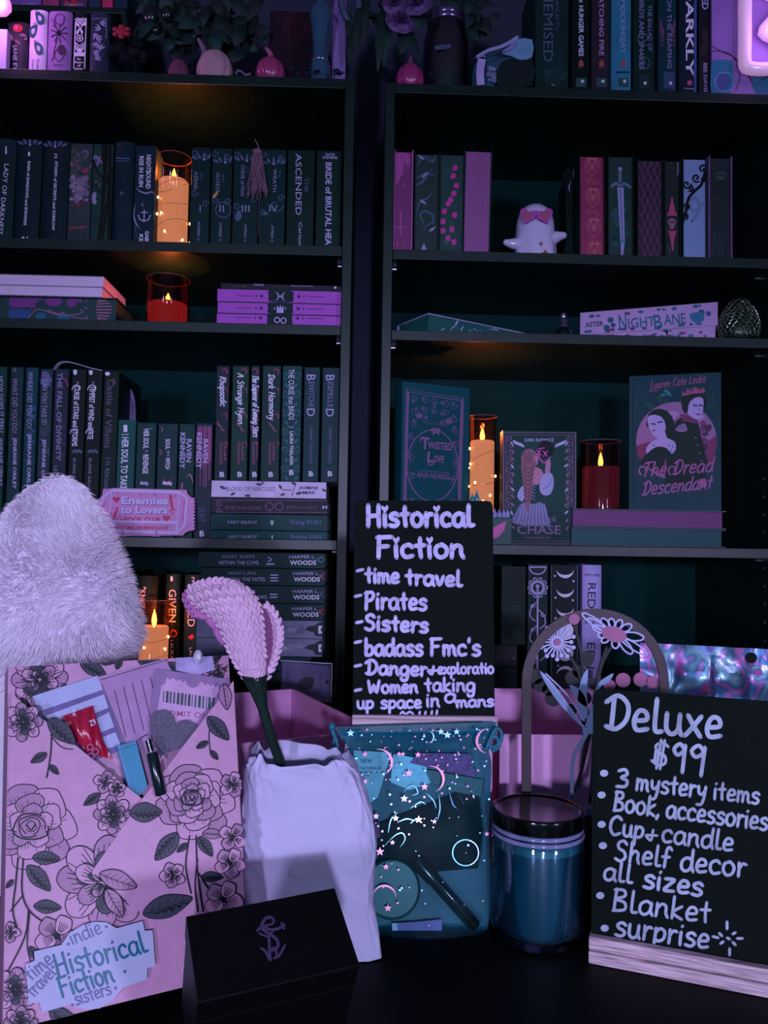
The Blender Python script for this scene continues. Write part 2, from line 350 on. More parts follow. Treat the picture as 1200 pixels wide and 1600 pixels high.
# ================================================================ bookcases
FY = 1.38; BY = 1.71; TH = 0.0175
casem = mat((22, 38, 43), 0.38, var=0.25, scale=40, spec=0.4, bump=0.05, bscale=400, name='black_ash_foil', stretch=(1, 1, 1))
backm = mat((6, 46, 58), 0.7, var=0.1, scale=6, spec=0.08, name='black_hardboard')
pinm = mat((190, 185, 205), 0.25, 0.9, 0, name='nickel_pin')
def bookcase(label, x0, x1, shelves):
    t = thing('bookcase', label, 'bookcase', ((x0+x1)/2, (FY+BY)/2, 0), 'black bookcases side by side')
    top = shelves[0]; pw = 0.0165
    for a, b in ((x0, x0+pw), (x1-pw, x1)):
        mb = MB(); mb.box((a, FY, 0), (b, BY, top), casem); mb.build('side_panel', t, bevel=0.0008)
    mb = MB(); mb.box((x0+pw, BY-0.004, 0.06), (x1-pw, BY, top-TH), backm); mb.build('back_panel', t)
    mb = MB(); mb.box((x0+pw, FY, top-TH), (x1-pw, BY, top), casem); mb.build('top_panel', t, bevel=0.0008)
    for z in shelves[1:]:
        mb = MB(); mb.box((x0+pw+0.0006, FY+0.001, z-TH), (x1-pw-0.0006, BY-0.006, z), casem); mb.build('shelf', t, bevel=0.0008)
        if z > 0.9:
            for px, sx in ((x0+pw, 1), (x1-pw, -1)):
                mb = MB(); c = (px, FY+0.045, z-TH-0.0032); mb.tube([c, (px+sx*0.009, c[1], c[2])], 0.003, pinm, 10); mb.build('shelf_pin', t, smooth=40)
    if x0 > 0:
        for k in range(10):
            mb = MB(); z = 1.33+0.032*k-0.29; c = (x1-pw-0.0003, FY+0.03, z); mb.tube([c, (c[0]+0.002, c[1], c[2])], 0.0028, mat((120, 130, 150), 0.5, 0.3, name='peg_hole_rim'), 10); mb.build('peg_socket', t)
    return t
ZL = [CZ+v for v in (0.819, 0.520, 0.380, 0.0060, -0.249)]+[0.62, 0.32, 0.08]
ZR = [CZ+v for v in (0.8144, 0.5170, 0.3740, 0.0030, -0.249)]+[0.62, 0.32, 0.08]
bookcase('black open bookcase on the left, with the crowded upright books', -0.718, -0.028, ZL)
bookcase('black open bookcase on the right, with the standing ghost and cover-out books', 0.0268, 0.7325, ZR)
# ================================================================ books
PAGE = mat((222, 214, 226), 0.85, var=0.10, scale=30, stretch=(1, 1, 60), name='page_edges')
def ink(c): return mat(c, 0.55, var=0.05, scale=200, spec=.2)
INK = {'w': (226, 220, 246), 'g': (150, 146, 186), 'd': (84, 100, 132), 'p': (190, 84, 128), 't': (60, 140, 150), 'r': (190, 50, 70), 'k': (18, 26, 34), 'y': (200, 150, 90), 'm': (140, 80, 120), 'l': (190, 175, 225), 'v': (70, 44, 80), 'b': (90, 120, 180)}
def I(k): return ink(INK[k]) if isinstance(k, str) else ink(k)
ORD = 'first second third fourth fifth sixth seventh eighth ninth tenth eleventh twelfth thirteenth fourteenth'.split()
def texts(mb, pl, L, o0=0.0):
    for t in L:
        s, x0, y0, x1, y1, h, c = t[:7]; st = t[7] if len(t) > 7 else 'f'
        if st == 'h': mb.hand(pl, s, (x0, y0), (x1, y1), h, t[8] if len(t) > 8 else 1.5, I(c), slant=0.25, o0=o0)
        elif st == 'b': mb.txt(pl, s, (x0, y0), (x1, y1), h, I(c), 0.022, o0=o0)
        else: mb.txt(pl, s, (x0, y0), (x1, y1), h, I(c), o0=o0)
def frame(O, ang=0.0, yaw=0.0):
    """right, up, away axes for an object standing at O"""
    a, y = radians(ang), radians(yaw)
    U = Vector((cos(a)*cos(y), cos(a)*sin(y), -sin(a))); Wd = Vector((-sin(y), cos(y), 0)); V = Wd.cross(U)*-1
    V = U.cross(Wd)
    if V.z < 0: V = -V
    return (Vector(O), U, V, Wd)
def book_parts(t, F, w, h, d, cov, style, art=None, rnd=0.0, pages=None, pagesart=None):
    """F: bottom-left corner of the side that faces the room; w thick, h tall, d deep"""
    pages = pages or PAGE
    if style == 'spine' or style == 'hard':
        b = 0.0008 if style == 'spine' else 0.0022; ov = 0.0 if style == 'spine' else 0.003
        mb = MB(); n = 8 if rnd else 1
        O, U, V, Wd = F
        out = [(0, d), (0, 0.002)]+[(w*i/n, 0.002-(0.002+rnd)*sin(pi*i/n)**0.6 if n > 1 else (0 if i in (0, 1) else 0)) for i in range(n+1)]+[(w, 0.002), (w, d)]
        if n == 1: out = [(0, d), (0, 0.0008), (0.0008, 0), (w-0.0008, 0), (w, 0.0008), (w, d)]
        inn = [(w-b, d), (w-b, b*1.5+0.001), (b, b*1.5+0.001), (b, d)]
        lp = out+inn; N = len(lp)
        vs = [O+U*x+Wd*y for x, y in lp]+[O+U*x+Wd*y+V*h for x, y in lp]
        mb.add(vs, [tuple(range(N))[::-1], tuple(range(N, 2*N))]+[(i, (i+1) % N, N+(i+1) % N, N+i) for i in range(N)], cov)
        if art:
            pl = Pl(O-Wd*(rnd+0.0001), Wd); pl.clip = (O, U, w, V, h); art(mb, pl)
        mb.build('cover', t, smooth=35 if rnd else None)
        mb = MB(); mb.fbox(F, (b+0.0002, w-b-0.0002), (0.0012+ov, h-0.0012-ov), (b*1.5+0.0014, d-ov-0.001), pages); mb.build('page_block', t)
    else:   # pages face the room
        b = 0.0022; mb = MB()
        mb.fbox(F, (0, b), (0, h), (0, d), cov); mb.fbox(F, (w-b, w), (0, h), (0, d), cov); mb.fbox(F, (b, w-b), (0, h), (d-b, d), cov)
        mb.build('cover', t, bevel=0.0005)
        mb = MB(); mb.fbox(F, (b+0.0002, w-b-0.0002), (0.003, h-0.003), (0.0035, d-b-0.0004), pages)
        pl = Pl(F[0]+F[3]*0.0034, F[3]); pl.clip = (F[0]+F[1]*b+F[2]*.003, F[1], w-2*b, F[2], h-.006)
        if pagesart: pagesart(mb, pl)
        mb.build('page_block', t)
def clampx(A, B, z):
    if z < ZL[0]-.02:
        lo, hi = (-.7005, -.0458) if (A.x+B.x)/2 < 0 else (.0442, .7155)
        A.x = max(A.x, lo); B.x = min(B.x, hi)
class Row:
    def __init__(s, z, phrase, group, Y=1.398): s.z = z; s.ph = phrase; s.g = group; s.Y = Y; s.n = 0
def ubook(R, xl, xr, yt, ym, cov, desc, tx=(), lean=0.0, d=0.135, style='spine', rnd=0.0, art=None, pages=None, pagesart=None, zb=None, name='book', label=None, Y=None, h=None):
    Y = Y or R.Y; zb = R.z if zb is None else zb
    A = P(xl, ym, Y); B = P(xr, ym, Y); h = h or P((xl+xr)/2, yt, Y).z-zb; clampx(A, B, zb)
    a = radians(lean); dz = ((A.z+B.z)/2-zb)*math.tan(a)
    w = (B.x-A.x-0.0004)*cos(a); O = (A.x-dz+0.0002, Y, zb+(w*sin(a) if lean > 0 else 0)+0.0002)
    lab = label
    if lab is None:
        lab = '%s, %s from left %s' % (desc, ORD[R.n], R.ph); R.n += 1
    t = thing(name, lab, 'book', (O[0]+w/2, Y+d/2, zb), R.g)
    cm = mat(cov, 0.5, var=0.16, scale=25, spec=0.16) if isinstance(cov, tuple) else cov
    def ar(mb, pl):
        if art: art(mb, pl)
        texts(mb, pl, tx)
    book_parts(t, frame(O, lean), w, h/cos(a), d, cm, style, ar, rnd, pages, pagesart)
    return t
def lbook(R, xl, xr, yt, yb, cov, label, tx=(), Y=1.40, d=0.14, style='spine', art=None, pages=None, pagesart=None, yaw=0.0, rnd=0.0, zrange=None):
    """a book lying flat: its long side faces the room"""
    ym = (yt+yb)/2; A = P(xl, ym, Y); B = P(xr, ym, Y); zt = P((xl+xr)/2, yt, Y).z; zb = P((xl+xr)/2, yb, Y).z
    if zrange: zb, zt = zrange
    clampx(A, B, zb); w = B.x-A.x; h = zt-zb-0.0003
    t = thing('book', label, 'book', ((A.x+B.x)/2, Y+d/2, zb), R.g)
    O, U, V, Wd = frame((A.x, Y, zb), 0, yaw)
    F = (O+V*h, V*-1, U, Wd)      # thickness runs down, height runs right
    cm = mat(cov, 0.5, var=0.16, scale=25, spec=0.16) if isinstance(cov, tuple) else cov
    def ar(mb, pl):
        if art: art(mb, pl)
        texts(mb, pl, tx)
    book_parts(t, F, h, w, d, cm, style, ar, rnd, pages, pagesart)
    return t
def leaf(mb, pl, x, y, l, a, mt, wd=0.42, vein=None):
    ca, sa = cos(radians(a)), sin(radians(a))
    q = [(0, 0), (.25, -.8), (.55, -.9), (.85, -.45), (1, 0), (.85, .5), (.55, .95), (.25, .75)]
    f = lambda u, v: (x+ca*u*l-sa*v*l*wd*.5, y+sa*u*l+ca*v*l*wd*.5)
    mb.fill(pl, [f(u, v) for u, v in q], mt, 3)
    if vein:
        mb.line(pl, [f(0, 0), f(.5, .08), f(1, 0)], max(.7, l*.03), vein, 3)
        for u in (.25, .45, .65):
            mb.line(pl, [f(u, 0.05), f(u+.16, -.55)], max(.5, l*.016), vein, 0); mb.line(pl, [f(u, 0.05), f(u+.16, .6)], max(.5, l*.016), vein, 0)
def curl(mb, pl, x, y, r, a0, mt, w=1.0, turns=1.3, s=1):
    mb.line(pl, [(x+r*(1-k/14*.8)*cos(a0+s*2*pi*turns*k/14), y+r*(1-k/14*.8)*sin(a0+s*2*pi*turns*k/14)) for k in range(15)], w, mt, 1)
def blot(mb, pl, x0, y0, x1, y1, cols, n, r, seed=1, el=1.0):
    g = random.Random(seed)
    for k in range(n):
        x = g.uniform(x0+r*.8, x1-r*.8); y = g.uniform(y0+r, y1-r); q = r*g.uniform(.4, 1); a = g.uniform(0, 6.28)
        mb.fill(pl, [(x+q*cos(t)*(1+.25*sin(3*t+a)), y+q*el*sin(t)*(1+.25*sin(2*t+a))) for t in [2*pi*i/9 for i in range(9)]], I(g.choice(cols)))
def damask(x0, x1, y0, y1, c, step=22, w=1.1):
    def f(mb, pl):
        k = 0; y = y0+step/2
        while y < y1-step/3:
            for s, x in ((1, x0+4), (-1, x1-4)):
                curl(mb, pl, x+s*1.5, y, step*.24, pi*(s > 0), I(c), w, 1.2, s); leaf(mb, pl, x+s*1, y+step*.35, step*.32, 90-s*35, I(c))
            y += step; k += 1
    return f
def crescent(mb, pl, x, y, r, mt, a=0, o0=0.0, k=.72):
    a = radians(a); p = []
    for i in range(13): t = -pi/2+pi*i/12; p.append((r*cos(t), r*sin(t)))
    for i in range(11): t = pi/2-pi*(i+1)/12; p.append((r*cos(t)*k, r*sin(t)*.97))
    mb.fill(pl, [(x+u*cos(a)-v*sin(a), y+u*sin(a)+v*cos(a)) for u, v in p], mt, o0=o0)
def star(mb, pl, x, y, r, mt, n=5, inner=.45, a=-90, th=0, o0=0.0):
    mb.fill(pl, [(x+(r if i % 2 == 0 else r*inner)*cos(radians(a)+pi*i/n), y+(r if i % 2 == 0 else r*inner)*sin(radians(a)+pi*i/n)) for i in range(2*n)], mt, th=th, o0=o0)
# ---------------------------------------------------------------- left case, top: row behind the riser
DK = (16, 40, 50); NV = (18, 38, 56); BK = (12, 28, 34)
R = Row(ZL[0], 'atop left bookcase', 'classics atop the left bookcase', 1.42)
ubook(R, 10.5, 43, 36, 80, (70, 46, 78), 'dark plum cloth book with a red flower head', [('JANE EYRE', 20, 70, 20, 122, 7, 'w')], style='hard', rnd=.003,
      art=lambda m, p: (m.circ(p, 28, 44, 8, I('r'), 6), m.circ(p, 25, 42, 4, I((230, 90, 120))), [leaf(m, p, 16+i*7, 54+i % 2*8, 12, 70-i*30, I((130, 90, 110))) for i in range(4)]))
def paisley(m, p):
    for x, y, s in ((62, 27, 1), (52, 47, -1), (60, 74, 1)):
        m.fill(p, [(x-6*s, y-8), (x+5*s, y-4), (x+6*s, y+8), (x, y+12), (x-5*s, y+5)], I((40, 90, 110)), 4); m.fill(p, [(x-2*s, y-3), (x+3*s, y), (x+2*s, y+6), (x-2*s, y+4)], I((190, 180, 225)), 4)
        curl(m, p, x-4*s, y-9, 4, 0, I((60, 80, 110)), 1)
ubook(R, 45, 72, 17, 80, (226, 200, 240), 'pale lilac cloth book with teal paisley drops', [('Pride', 57, 93, 57, 108, 4, 'v'), ('Wuther', 50, 92, 50, 110, 3, 'v')], style='hard', rnd=.003, art=paisley)
def lines_flower(m, p):
    for k in range(9): m.line(p, [(92+3*cos(k*.7), 52+3*sin(k*.7)), (92+13*cos(k*.7), 52+15*sin(k*.7))], 1.6, I('v'), 0)
    m.circ(p, 92, 52, 4, I('k')); m.line(p, [(80, 30), (96, 40), (100, 25), (88, 24), (84, 42)], 1.2, I('v')); m.line(p, [(90, 60), (84, 84), (92, 96), (102, 82), (94, 70), (80, 96)], 1.3, I('v')); m.circ(p, 96, 78, 6, I((90, 50, 90)), 8)
ubook(R, 74, 111, 19, 80, (150, 112, 176), 'dusky violet cloth book with a spidery flower', [('Persuasion', 84, 103, 98, 103, 4, 'v')], style='hard', rnd=.003, art=lines_flower)
def deco(m, p):
    m.fill(p, [(117.5, 28), (135.5, 28), (133, 108), (114.5, 108)], I('w')); m.fill(p, [(119, 40), (134, 40), (132, 82), (117, 82)], I('k'))
    for s in (-1, 1):
        for k in range(4): m.line(p, [(125.5, 44-k*5), (125.5+s*8, 36-k*4)], 1.2, I('w' if k < 1 else 'k'), 0); m.line(p, [(124.5, 72+k*4), (124.5+s*7, 66+k*3)], 1.3, I('w'), 0)
    m.fill(p, [(125.5, 42), (130, 50), (128, 56), (125, 46), (121, 56), (119, 50)], I('w')); m.ring(p, 124.8, 60, 4.5, 1.6, I('w')); m.circ(p, 124.8, 60, 2, I('w')); m.fill(p, [(120, 76), (129, 76), (124, 88)], I('w'))
    m.fill(p, [(117, 88), (132, 88), (131.5, 108), (115.5, 108)], I('k'))
ubook(R, 115, 137, 20, 80, (30, 34, 44), 'black and white book with art deco fan pattern', [('The', 120, 94, 126, 94, 3.5, 'w', 'b'), ('Picture', 117, 99, 130, 99, 3.5, 'w', 'b'), ('of', 121, 104, 126, 104, 3.5, 'w', 'b'), ('Dorian', 117, 109, 129, 109, 3.5, 'w', 'b')], style='hard', rnd=.003, art=deco)
def twigs(m, p):
    m.line(p, [(144, 30), (166, 28), (166, 60)], 1, I('g'), 0)
    for i, (x, y, a) in enumerate(((156, 36, 0), (147, 52, 60), (152, 66, 120), (146, 80, 30), (148, 92, -20), (158, 46, 200), (150, 60, 10), (155, 78, -60))):
        for k in (-30, 0, 30): leaf(m, p, x, y, 11, a+k, I('g'), .3)
ubook(R, 139, 170, 22, 80, (58, 54, 92), 'slate blue cloth book with pale leaf sprigs', [], style='hard', rnd=.003, art=twigs)
# wall riser with the books lying along its top edge
mb = MB(); t = thing('book_riser', 'black slant-sided riser shelf behind the cloth classics', 'shelf', (-0.5, 1.6, ZL[0]))
p0 = P(-60, 20, 1.56); p1 = P(200, 20, 1.56); zt = p1.z
mb.box((p0.x, 1.545, zt-.012), (p1.x, 1.69, zt), casem); mb.build('top_board', t, bevel=.001)
mb = MB(); q = P(236, 110, 1.56); mb.add([(p1.x-.01, 1.545, zt-.0125), (p1.x, 1.545, zt-.0125), (q.x, 1.545, ZL[0]), (q.x-.012, 1.545, ZL[0]), (p1.x-.01, 1.69, zt-.0125), (p1.x, 1.69, zt-.0125), (q.x, 1.69, ZL[0]), (q.x-.012, 1.69, ZL[0])],
    [(0, 3, 2, 1), (4, 5, 6, 7), (0, 1, 5, 4), (1, 2, 6, 5), (2, 3, 7, 6), (3, 0, 4, 7)], casem); mb.build('slanted_side', t, bevel=.001)
mb = MB(); mb.box((p0.x, 1.686, ZL[0]), (q.x-.02, 1.69, zt-.0125), backm); mb.build('back_panel', t)
R = Row(zt, 'on riser top', 'plastic-wrapped books on the riser', 1.562)
for x0, x1, c, d in ((16, 64, (120, 90, 170), 'violet wrapped book'), (66, 92, (150, 70, 110), 'plum wrapped book with a red band'), (94, 136, (110, 60, 110), 'violet wrapped book with a red snake curl'), (138, 157, (70, 60, 110), 'slim slate wrapped book'), (159, 176, (190, 60, 100), 'crimson wrapped book'), (178, 199, (40, 56, 90), 'dark navy wrapped book')):
    ubook(R, x0, x1, 0, 12, c, d, [('CLASSIC', x0+6, 9, x1-6, 9, 4, 'l')] if x1-x0 > 30 else [], h=.19, d=.11, art=(lambda m, p: m.line(p, [(102, 2), (112, 8), (120, 4), (112, 0), (124, -6)], 4, I('r'))) if x0 == 94 else None)
# ---------------------------------------------------------------- left case, upper shelf
R = Row(ZL[1], 'on upper left shelf', 'dark hardcovers on the upper left shelf', 1.40); L = .9
fl = lambda m, p, x, y: ([leaf(m, p, x+k*5, y, 11, -90+k*32, I('d'), .4) for k in (-2, -1, 0, 1, 2)], m.circ(p, x, y, 2, I('g')))
ubook(R, -13, 22, 218, 300, (20, 44, 58), 'black hardcover with a tall silver serif title', [('I', 8.5, 241, 10.5, 241, 13, 'w'), ('LADY OF DARKNESS', 7, 256, -3, 366, 7.5, 'w')], L, style='hard', rnd=.002)
ubook(R, 23.5, 63, 219, 300, NV, 'black hardcover numbered 1 under a silver flourish', [('1', 44, 244, 47, 244, 7, 'w'), ('RAIN of SHADOWS and ENDINGS', 43.5, 252, 37, 352, 4.5, 'w', 'b')], L, style='hard', rnd=.002, art=lambda m, p: (fl(m, p, 47, 226), m.fill(p, [(34, 370), (38, 370), (38, 373), (34, 373)], I('w')), m.fill(p, [(41, 370), (44, 370), (42.5, 373)], I('w'))))
ubook(R, 65, 106, 221, 300, NV, 'black hardcover numbered 2 under a silver flourish', [('2', 84, 247, 90, 247, 7, 'w'), ('STORM of SECRETS and SORROW', 86, 252, 81, 360, 4.5, 'w', 'b')], L, style='hard', rnd=.002, art=lambda m, p: fl(m, p, 86, 229))
def photo_flowers(m, p):
    blot(m, p, 107, 232, 143, 290, [(84, 78, 100), (110, 96, 120), (60, 70, 84), (96, 84, 96)], 60, 6, 3); blot(m, p, 107, 272, 140, 318, [(150, 132, 160), (126, 112, 140), (100, 90, 116)], 70, 5, 5)
    m.circ(p, 133, 267, 5, I((170, 60, 74)), 3.6); m.circ(p, 121, 258, 3, I((140, 60, 74))); blot(m, p, 106, 314, 140, 326, [(120, 50, 70)], 12, 4, 8, .5); blot(m, p, 105, 350, 138, 362, [(150, 56, 70), (120, 60, 80)], 16, 5, 9, .4); blot(m, p, 105, 360, 138, 375, [(70, 54, 84), (56, 56, 80)], 22, 5, 10)
ubook(R, 107.5, 142.5, 225, 300, (70, 66, 84), 'muted floral painted hardcover spine', [], .6, style='hard', art=photo_flowers)
def branches(m, p):
    blot(m, p, 143, 232, 176, 372, [(36, 66, 76), (50, 80, 90), (26, 50, 60)], 60, 5, 4); blot(m, p, 141, 296, 152, 322, [(150, 140, 180)], 9, 5, 6); blot(m, p, 143, 240, 162, 262, [(120, 116, 150)], 10, 4, 7)
    for q, w in (([(166, 228), (163, 280), (160, 330), (154, 376)], 6), ([(160, 228), (163, 262), (170, 290), (166, 330), (160, 374)], 4), ([(163, 280), (152, 268), (146, 250)], 2.5), ([(170, 290), (175, 262)], 2.5), ([(162, 310), (150, 290)], 2), ([(172, 230), (171, 300), (170, 376)], 5)): m.line(p, q, w, I((6, 12, 16)))
    m.circ(p, 150, 284, 2, I('r'))
ubook(R, 143.5, 175, 226, 300, (40, 66, 76), 'spine with black bare branches over grey-green leaves', [], .6, style='hard', art=branches)
ubook(R, 177, 208, 223, 300, (22, 44, 66), 'glossy plain midnight blue hardcover', [], .5, style='hard', rnd=.004, art=lambda m, p: (m.line(p, [(181, 247), (203, 248)], 1.4, I('b'), 0), m.line(p, [(181, 251), (203, 252)], 1.2, I('d'), 0), star(m, p, 190, 302, 5, I('d'), 4, .3)))
def anchor(m, p):
    m.line(p, [(225.5, 328), (225, 347)], 1.6, I('l'), 0); m.line(p, [(216, 336), (219, 343), (225, 345), (232, 343), (235, 336)], 1.6, I('l')); m.line(p, [(220, 332), (231, 332)], 1.5, I('l'), 0); crescent(m, p, 225, 319, 3.5, I('l'), 160)
    for q in ([(213, 292), (217, 298), (228, 302), (238, 300), (243, 306)], [(212, 318), (209, 336), (213, 350), (219, 358)], [(210, 352), (214, 372)]): m.line(p, q, 2.4, I('g'), taper=True)
ubook(R, 209.5, 242, 228, 300, (24, 44, 72), 'navy hardcover with silver title and anchor', [('NIGHTBOUND', 229, 242, 228, 295, 7.5, 'w', 'b'), ('RISE IN RUIN', 218, 244, 217, 292, 7, 'w', 'b'), ('GABR', 227, 361, 226.5, 380, 6, 'w', 'b'), ('KEI', 218, 366, 217.5, 380, 6, 'w', 'b')], .4, style='hard', art=anchor)
for i, (x0, x1, yt, nm, ti, xa, y0, y1) in enumerate(((298, 328, 231, 'I', 'AZRAEL', 304, 268, 297), (330, 362, 232, 'II', 'GODS', 338, 270, 300), (364, 404, 233, 'III', 'CURSE of MAN', 377, 258, 306), (405.5, 446, 234, 'IV', 'WRATH', 427, 264, 300))):
    xm = (x0+x1)/2
    def sc(m, p, x0=x0, x1=x1, yt=yt, xm=xm, i=i):
        for (x, y, r, s) in ((x1-7, yt+12, 6, 1), (x0+6, yt+10, 6, -1), (x1-7, yt+88-i*4, 6, -1), (x0+6, yt+70+i*9, 6, 1)): curl(m, p, x, y, r, 0, I('d'), 1.2, 1.2, s)
        fl(m, p, xm+6-4*(i > 1), yt+18+i % 2*4)
        if i == 1: m.ring(p, 349, 328, 12, 1.5, I('d')); leaf(m, p, 332, 310, 14, -50, I('y'), .35)
        if i == 2: leaf(m, p, 371, 346, 18, -80, I('d'), .6)
        if i == 3: curl(m, p, 430, 320, 13, 0, I('d'), 1.3, .8); leaf(m, p, 410, 332, 10, 20, I('d'))
    ubook(R, x0, x1, yt, 300, (17, 46, 58), 'dark scrollwork series book numbered '+nm, [(nm, xm-(1 if i == 0 else 3 if i == 1 else 6 if i == 2 else 5), 331, xm+(.6 if i == 0 else 4 if i == 1 else 6 if i == 2 else 8), 331, 11, 'g'), (ti, xa, y0, xa-1, y1, 6, 'g'), ('the', xa+9, y0+2, xa+9, y0+14, 4, 'd'), ('AMBER V', xa+5 if i < 3 else xa-3, 346+i*2, xa+4 if i < 3 else xa-4, 376+i, 4, 'g')], .2, style='hard', art=sc)
ubook(R, 448.5, 491, 235, 300, (14, 42, 46), 'dark green hardcover with widely spaced capitals', [('THE', 476, 278, 475.5, 300, 6.5, 'd'), ('ASCENDED', 462, 240, 462, 336, 9.5, 'l'), ('Carissa', 467, 347, 466.5, 386, 5, 'g', 'b')], .1, style='hard')
ubook(R, 494, 533, 236, 300, (16, 44, 48), 'dark green hardcover with bold lavender capitals', [('KATE', 509, 243, 523, 243.5, 3.5, 'l', 'b'), ('STEVENS', 504, 248, 527, 248.5, 4, 'l', 'b'), ('BRIDE of BRUTAL HEA', 509, 254, 508.5, 383, 9.5, 'l', 'b')], .1, style='hard')
# ---------------------------------------------------------------- left case, flat stacks on the second shelf
R = Row(ZL[2], '', 'stack of books at the left end of the second shelf')
za = CZ+.380; 
ZE = lambda y, x=100, Y=1.40: P(x, y, Y).z
b1 = (za+.0003, ZE(463.5)); b2 = (b1[1]+.0003, ZE(447.5)); b3 = (b2[1]+.0003, ZE(430.5))
def mushrooms(m, p):
    pk = I((130, 60, 140)); tl = I((36, 100, 130)); st = I((170, 110, 160))
    for x, y, rx, ry in ((36, 472, 12, 9), (26, 474, 11, 7), (52, 468, 9, 6), (84, 470, 13, 9), (62, 465, 7, 4), (112, 472, 8, 8), (118, 466, 10, 6), (20, 471, 6, 9), (50, 478, 6, 3.5)): m.circ(p, x, y, rx, pk, ry)
    m.fill(p, [(14, 482), (49, 484), (45, 500), (14, 498)], I((50, 84, 140))); m.circ(p, 64, 495, 8, tl, 7); m.circ(p, 100, 497, 10, tl, 7)
    m.line(p, [(44, 498), (56, 484), (72, 486), (90, 492), (112, 492), (126, 490)], 1.3, st); m.line(p, [(74, 484), (90, 490), (102, 488)], 1.2, st); m.line(p, [(110, 494), (128, 498), (136, 494)], 1.1, st)
    for x, y, a in ((124, 474, -60), (126, 482, 60), (130, 480, 20), (134, 472, -70), (122, 492, -30), (132, 496, 30)): leaf(m, p, x, y, 9, a, I((120, 80, 130)), .4)
    for k in range(9): a = radians(-62+15.5*k); m.line(p, [(150+3*abs(a), 484+17*sin(a)), (150+24*cos(a), 484+20*sin(a))], 1.6, I((190, 110, 150)), 0)
lbook(R, -45, 183, 463.5, 502, (20, 50, 62), 'book with teal and violet mushroom painted edges, bottom of left stack', style='pages', d=.13, pages=mat((30, 62, 78), .6), pagesart=mushrooms, zrange=b1)
for zr, x1, lab in ((b2, 160, 'pale-paged paperback, middle of the stack at the shelf left end'), (b3, 161.5, 'pale-paged paperback, topmost of the stack at the shelf left end')):
    t = thing('book', lab, 'book', (-.6, 1.47, zr[0]), R.g); A = P(-45, 455, 1.40); B = P(x1, 455, 1.40); h = zr[1]-zr[0]
    mb = MB(); F = frame((A.x, 1.40, zr[0])); w = B.x-A.x
    mb.fbox(F, (0, w), (0, .001), (0, .13), mat((170, 160, 190), .5)); mb.fbox(F, (0, w), (h-.001, h), (0, .13), mat((170, 160, 190), .5)); mb.fbox(F, (0, w), (.001, h-.001), (.129, .13), mat((170, 160, 190), .5)); mb.build('cover', t)
    mb = MB(); mb.fbox(F, (.0004, w-.0004), (.0012, h-.0012), (.0004, .1285), mat((232, 205, 240), .8, var=.12, scale=20, stretch=(2, 1, 90), name='rough_page_edges')); mb.build('page_block', t)
R.g = 'stack of violet-edged books beside the red candle'
zz = [za+.0003, P(440, 492, 1.40).z, P(440, 474, 1.40).z, P(440, 453.5, 1.40).z, P(440, 444, 1.40).z]
VP = mat((176, 84, 196), .75, var=.1, scale=12, stretch=(2, 1, 80), name='violet_sprayed_edges')
labs = ['violet-edged book, lowest of the stack by the red candle', 'violet-edged book with a crown emblem, second up in its stack', 'violet-edged book with two moons emblem, third up in its stack']
for k in range(3):
    def orn(m, p, k=k):
        y0 = (497, 482, 463)[k]; o = 3*k-3; xm = 437+k
        m.fill(p, [(xm-17, y0-9-(k == 2)), (xm+17, y0-8), (xm+19, y0), (xm+17, y0+(9 if k else 14)), (xm-17, y0+(8 if k else 13)), (xm-19, y0)], I((24, 40, 62)), 3)
        if k == 2: crescent(m, p, xm-10, y0, 7, I('l'), 0); crescent(m, p, xm+8, y0+.5, 7, I('l'), 180); m.circ(p, xm-1, y0, 1.5, I('l'))
        elif k == 1: m.fill(p, [(xm-6, y0+7), (xm-5, y0-5), (xm-2, y0), (xm, y0-6), (xm+2, y0), (xm+5, y0-5), (xm+5, y0+7)], I('l')); m.circ(p, xm-9, y0, 1.3, I('l')); m.circ(p, xm+8, y0, 1.3, I('l'))
        else: m.ring(p, xm-4, y0+3, 4, 1.5, I('l')); m.ring(p, xm+6, y0+4, 4, 1.5, I('l')); crescent(m, p, xm, y0+8, 4, I('l'), 90)
        for s in (-1, 1):
            x = xm-1+s*29; star(m, p, x, y0+.3*s, 3.6, I('v'), 8, .45); crescent(m, p, x+s*10, y0+.3*s, 2.8, I('v'), 0 if s < 0 else 180, k=.5); m.line(p, [(x+s*14, y0+.4*s), (x+s*40, y0+s)], .9, I('v'), 0)
    t = thing('book', labs[k], 'book', (-.18, 1.47, zz[k]), R.g); A = P(339-(k == 1)*-1, 480, 1.398); B = P(534, 480, 1.398); B.x = -.0458; h = zz[k+1]-zz[k]-.0003
    F = frame((A.x, 1.398, zz[k])); w = B.x-A.x; cm = mat((40, 34, 60), .5)
    mb = MB(); mb.fbox(F, (0, w), (0, .0008), (0.0006, .13), cm); mb.fbox(F, (0, w), (h-.0008, h), (0.0006, .13), cm); mb.fbox(F, (0, w), (.0008, h-.0008), (.129, .13), cm); mb.build('cover', t)
    mb = MB(); mb.fbox(F, (.0002, w-.0002), (.0009, h-.0009), (0, .1285), VP); pl = PY(1.3978); pl.clip = (F[0], F[1], w, Vector((0, 0, 1)), h); orn(mb, pl); mb.build('page_block', t)
lbook(R, 345, 534, 441, 453, (60, 40, 66), 'thin dark maroon book on top of the violet-edged stack', [('THORN', 395, 446.5, 412, 447, 4, 'l'), ('BRIAR BOLEYN', 455, 448, 489, 448.7, 2.6, 'g')], Y=1.40, d=.13, zrange=(zz[3], zz[4]), art=lambda m, p: (m.circ(p, 524, 449.5, 1.8, I('w')), blot(m, p, 350, 443, 392, 452, [(90, 40, 60), (110, 50, 70)], 10, 4, 2, .5), blot(m, p, 420, 444, 452, 453, [(90, 40, 60), (50, 46, 80)], 8, 4, 3, .5)))
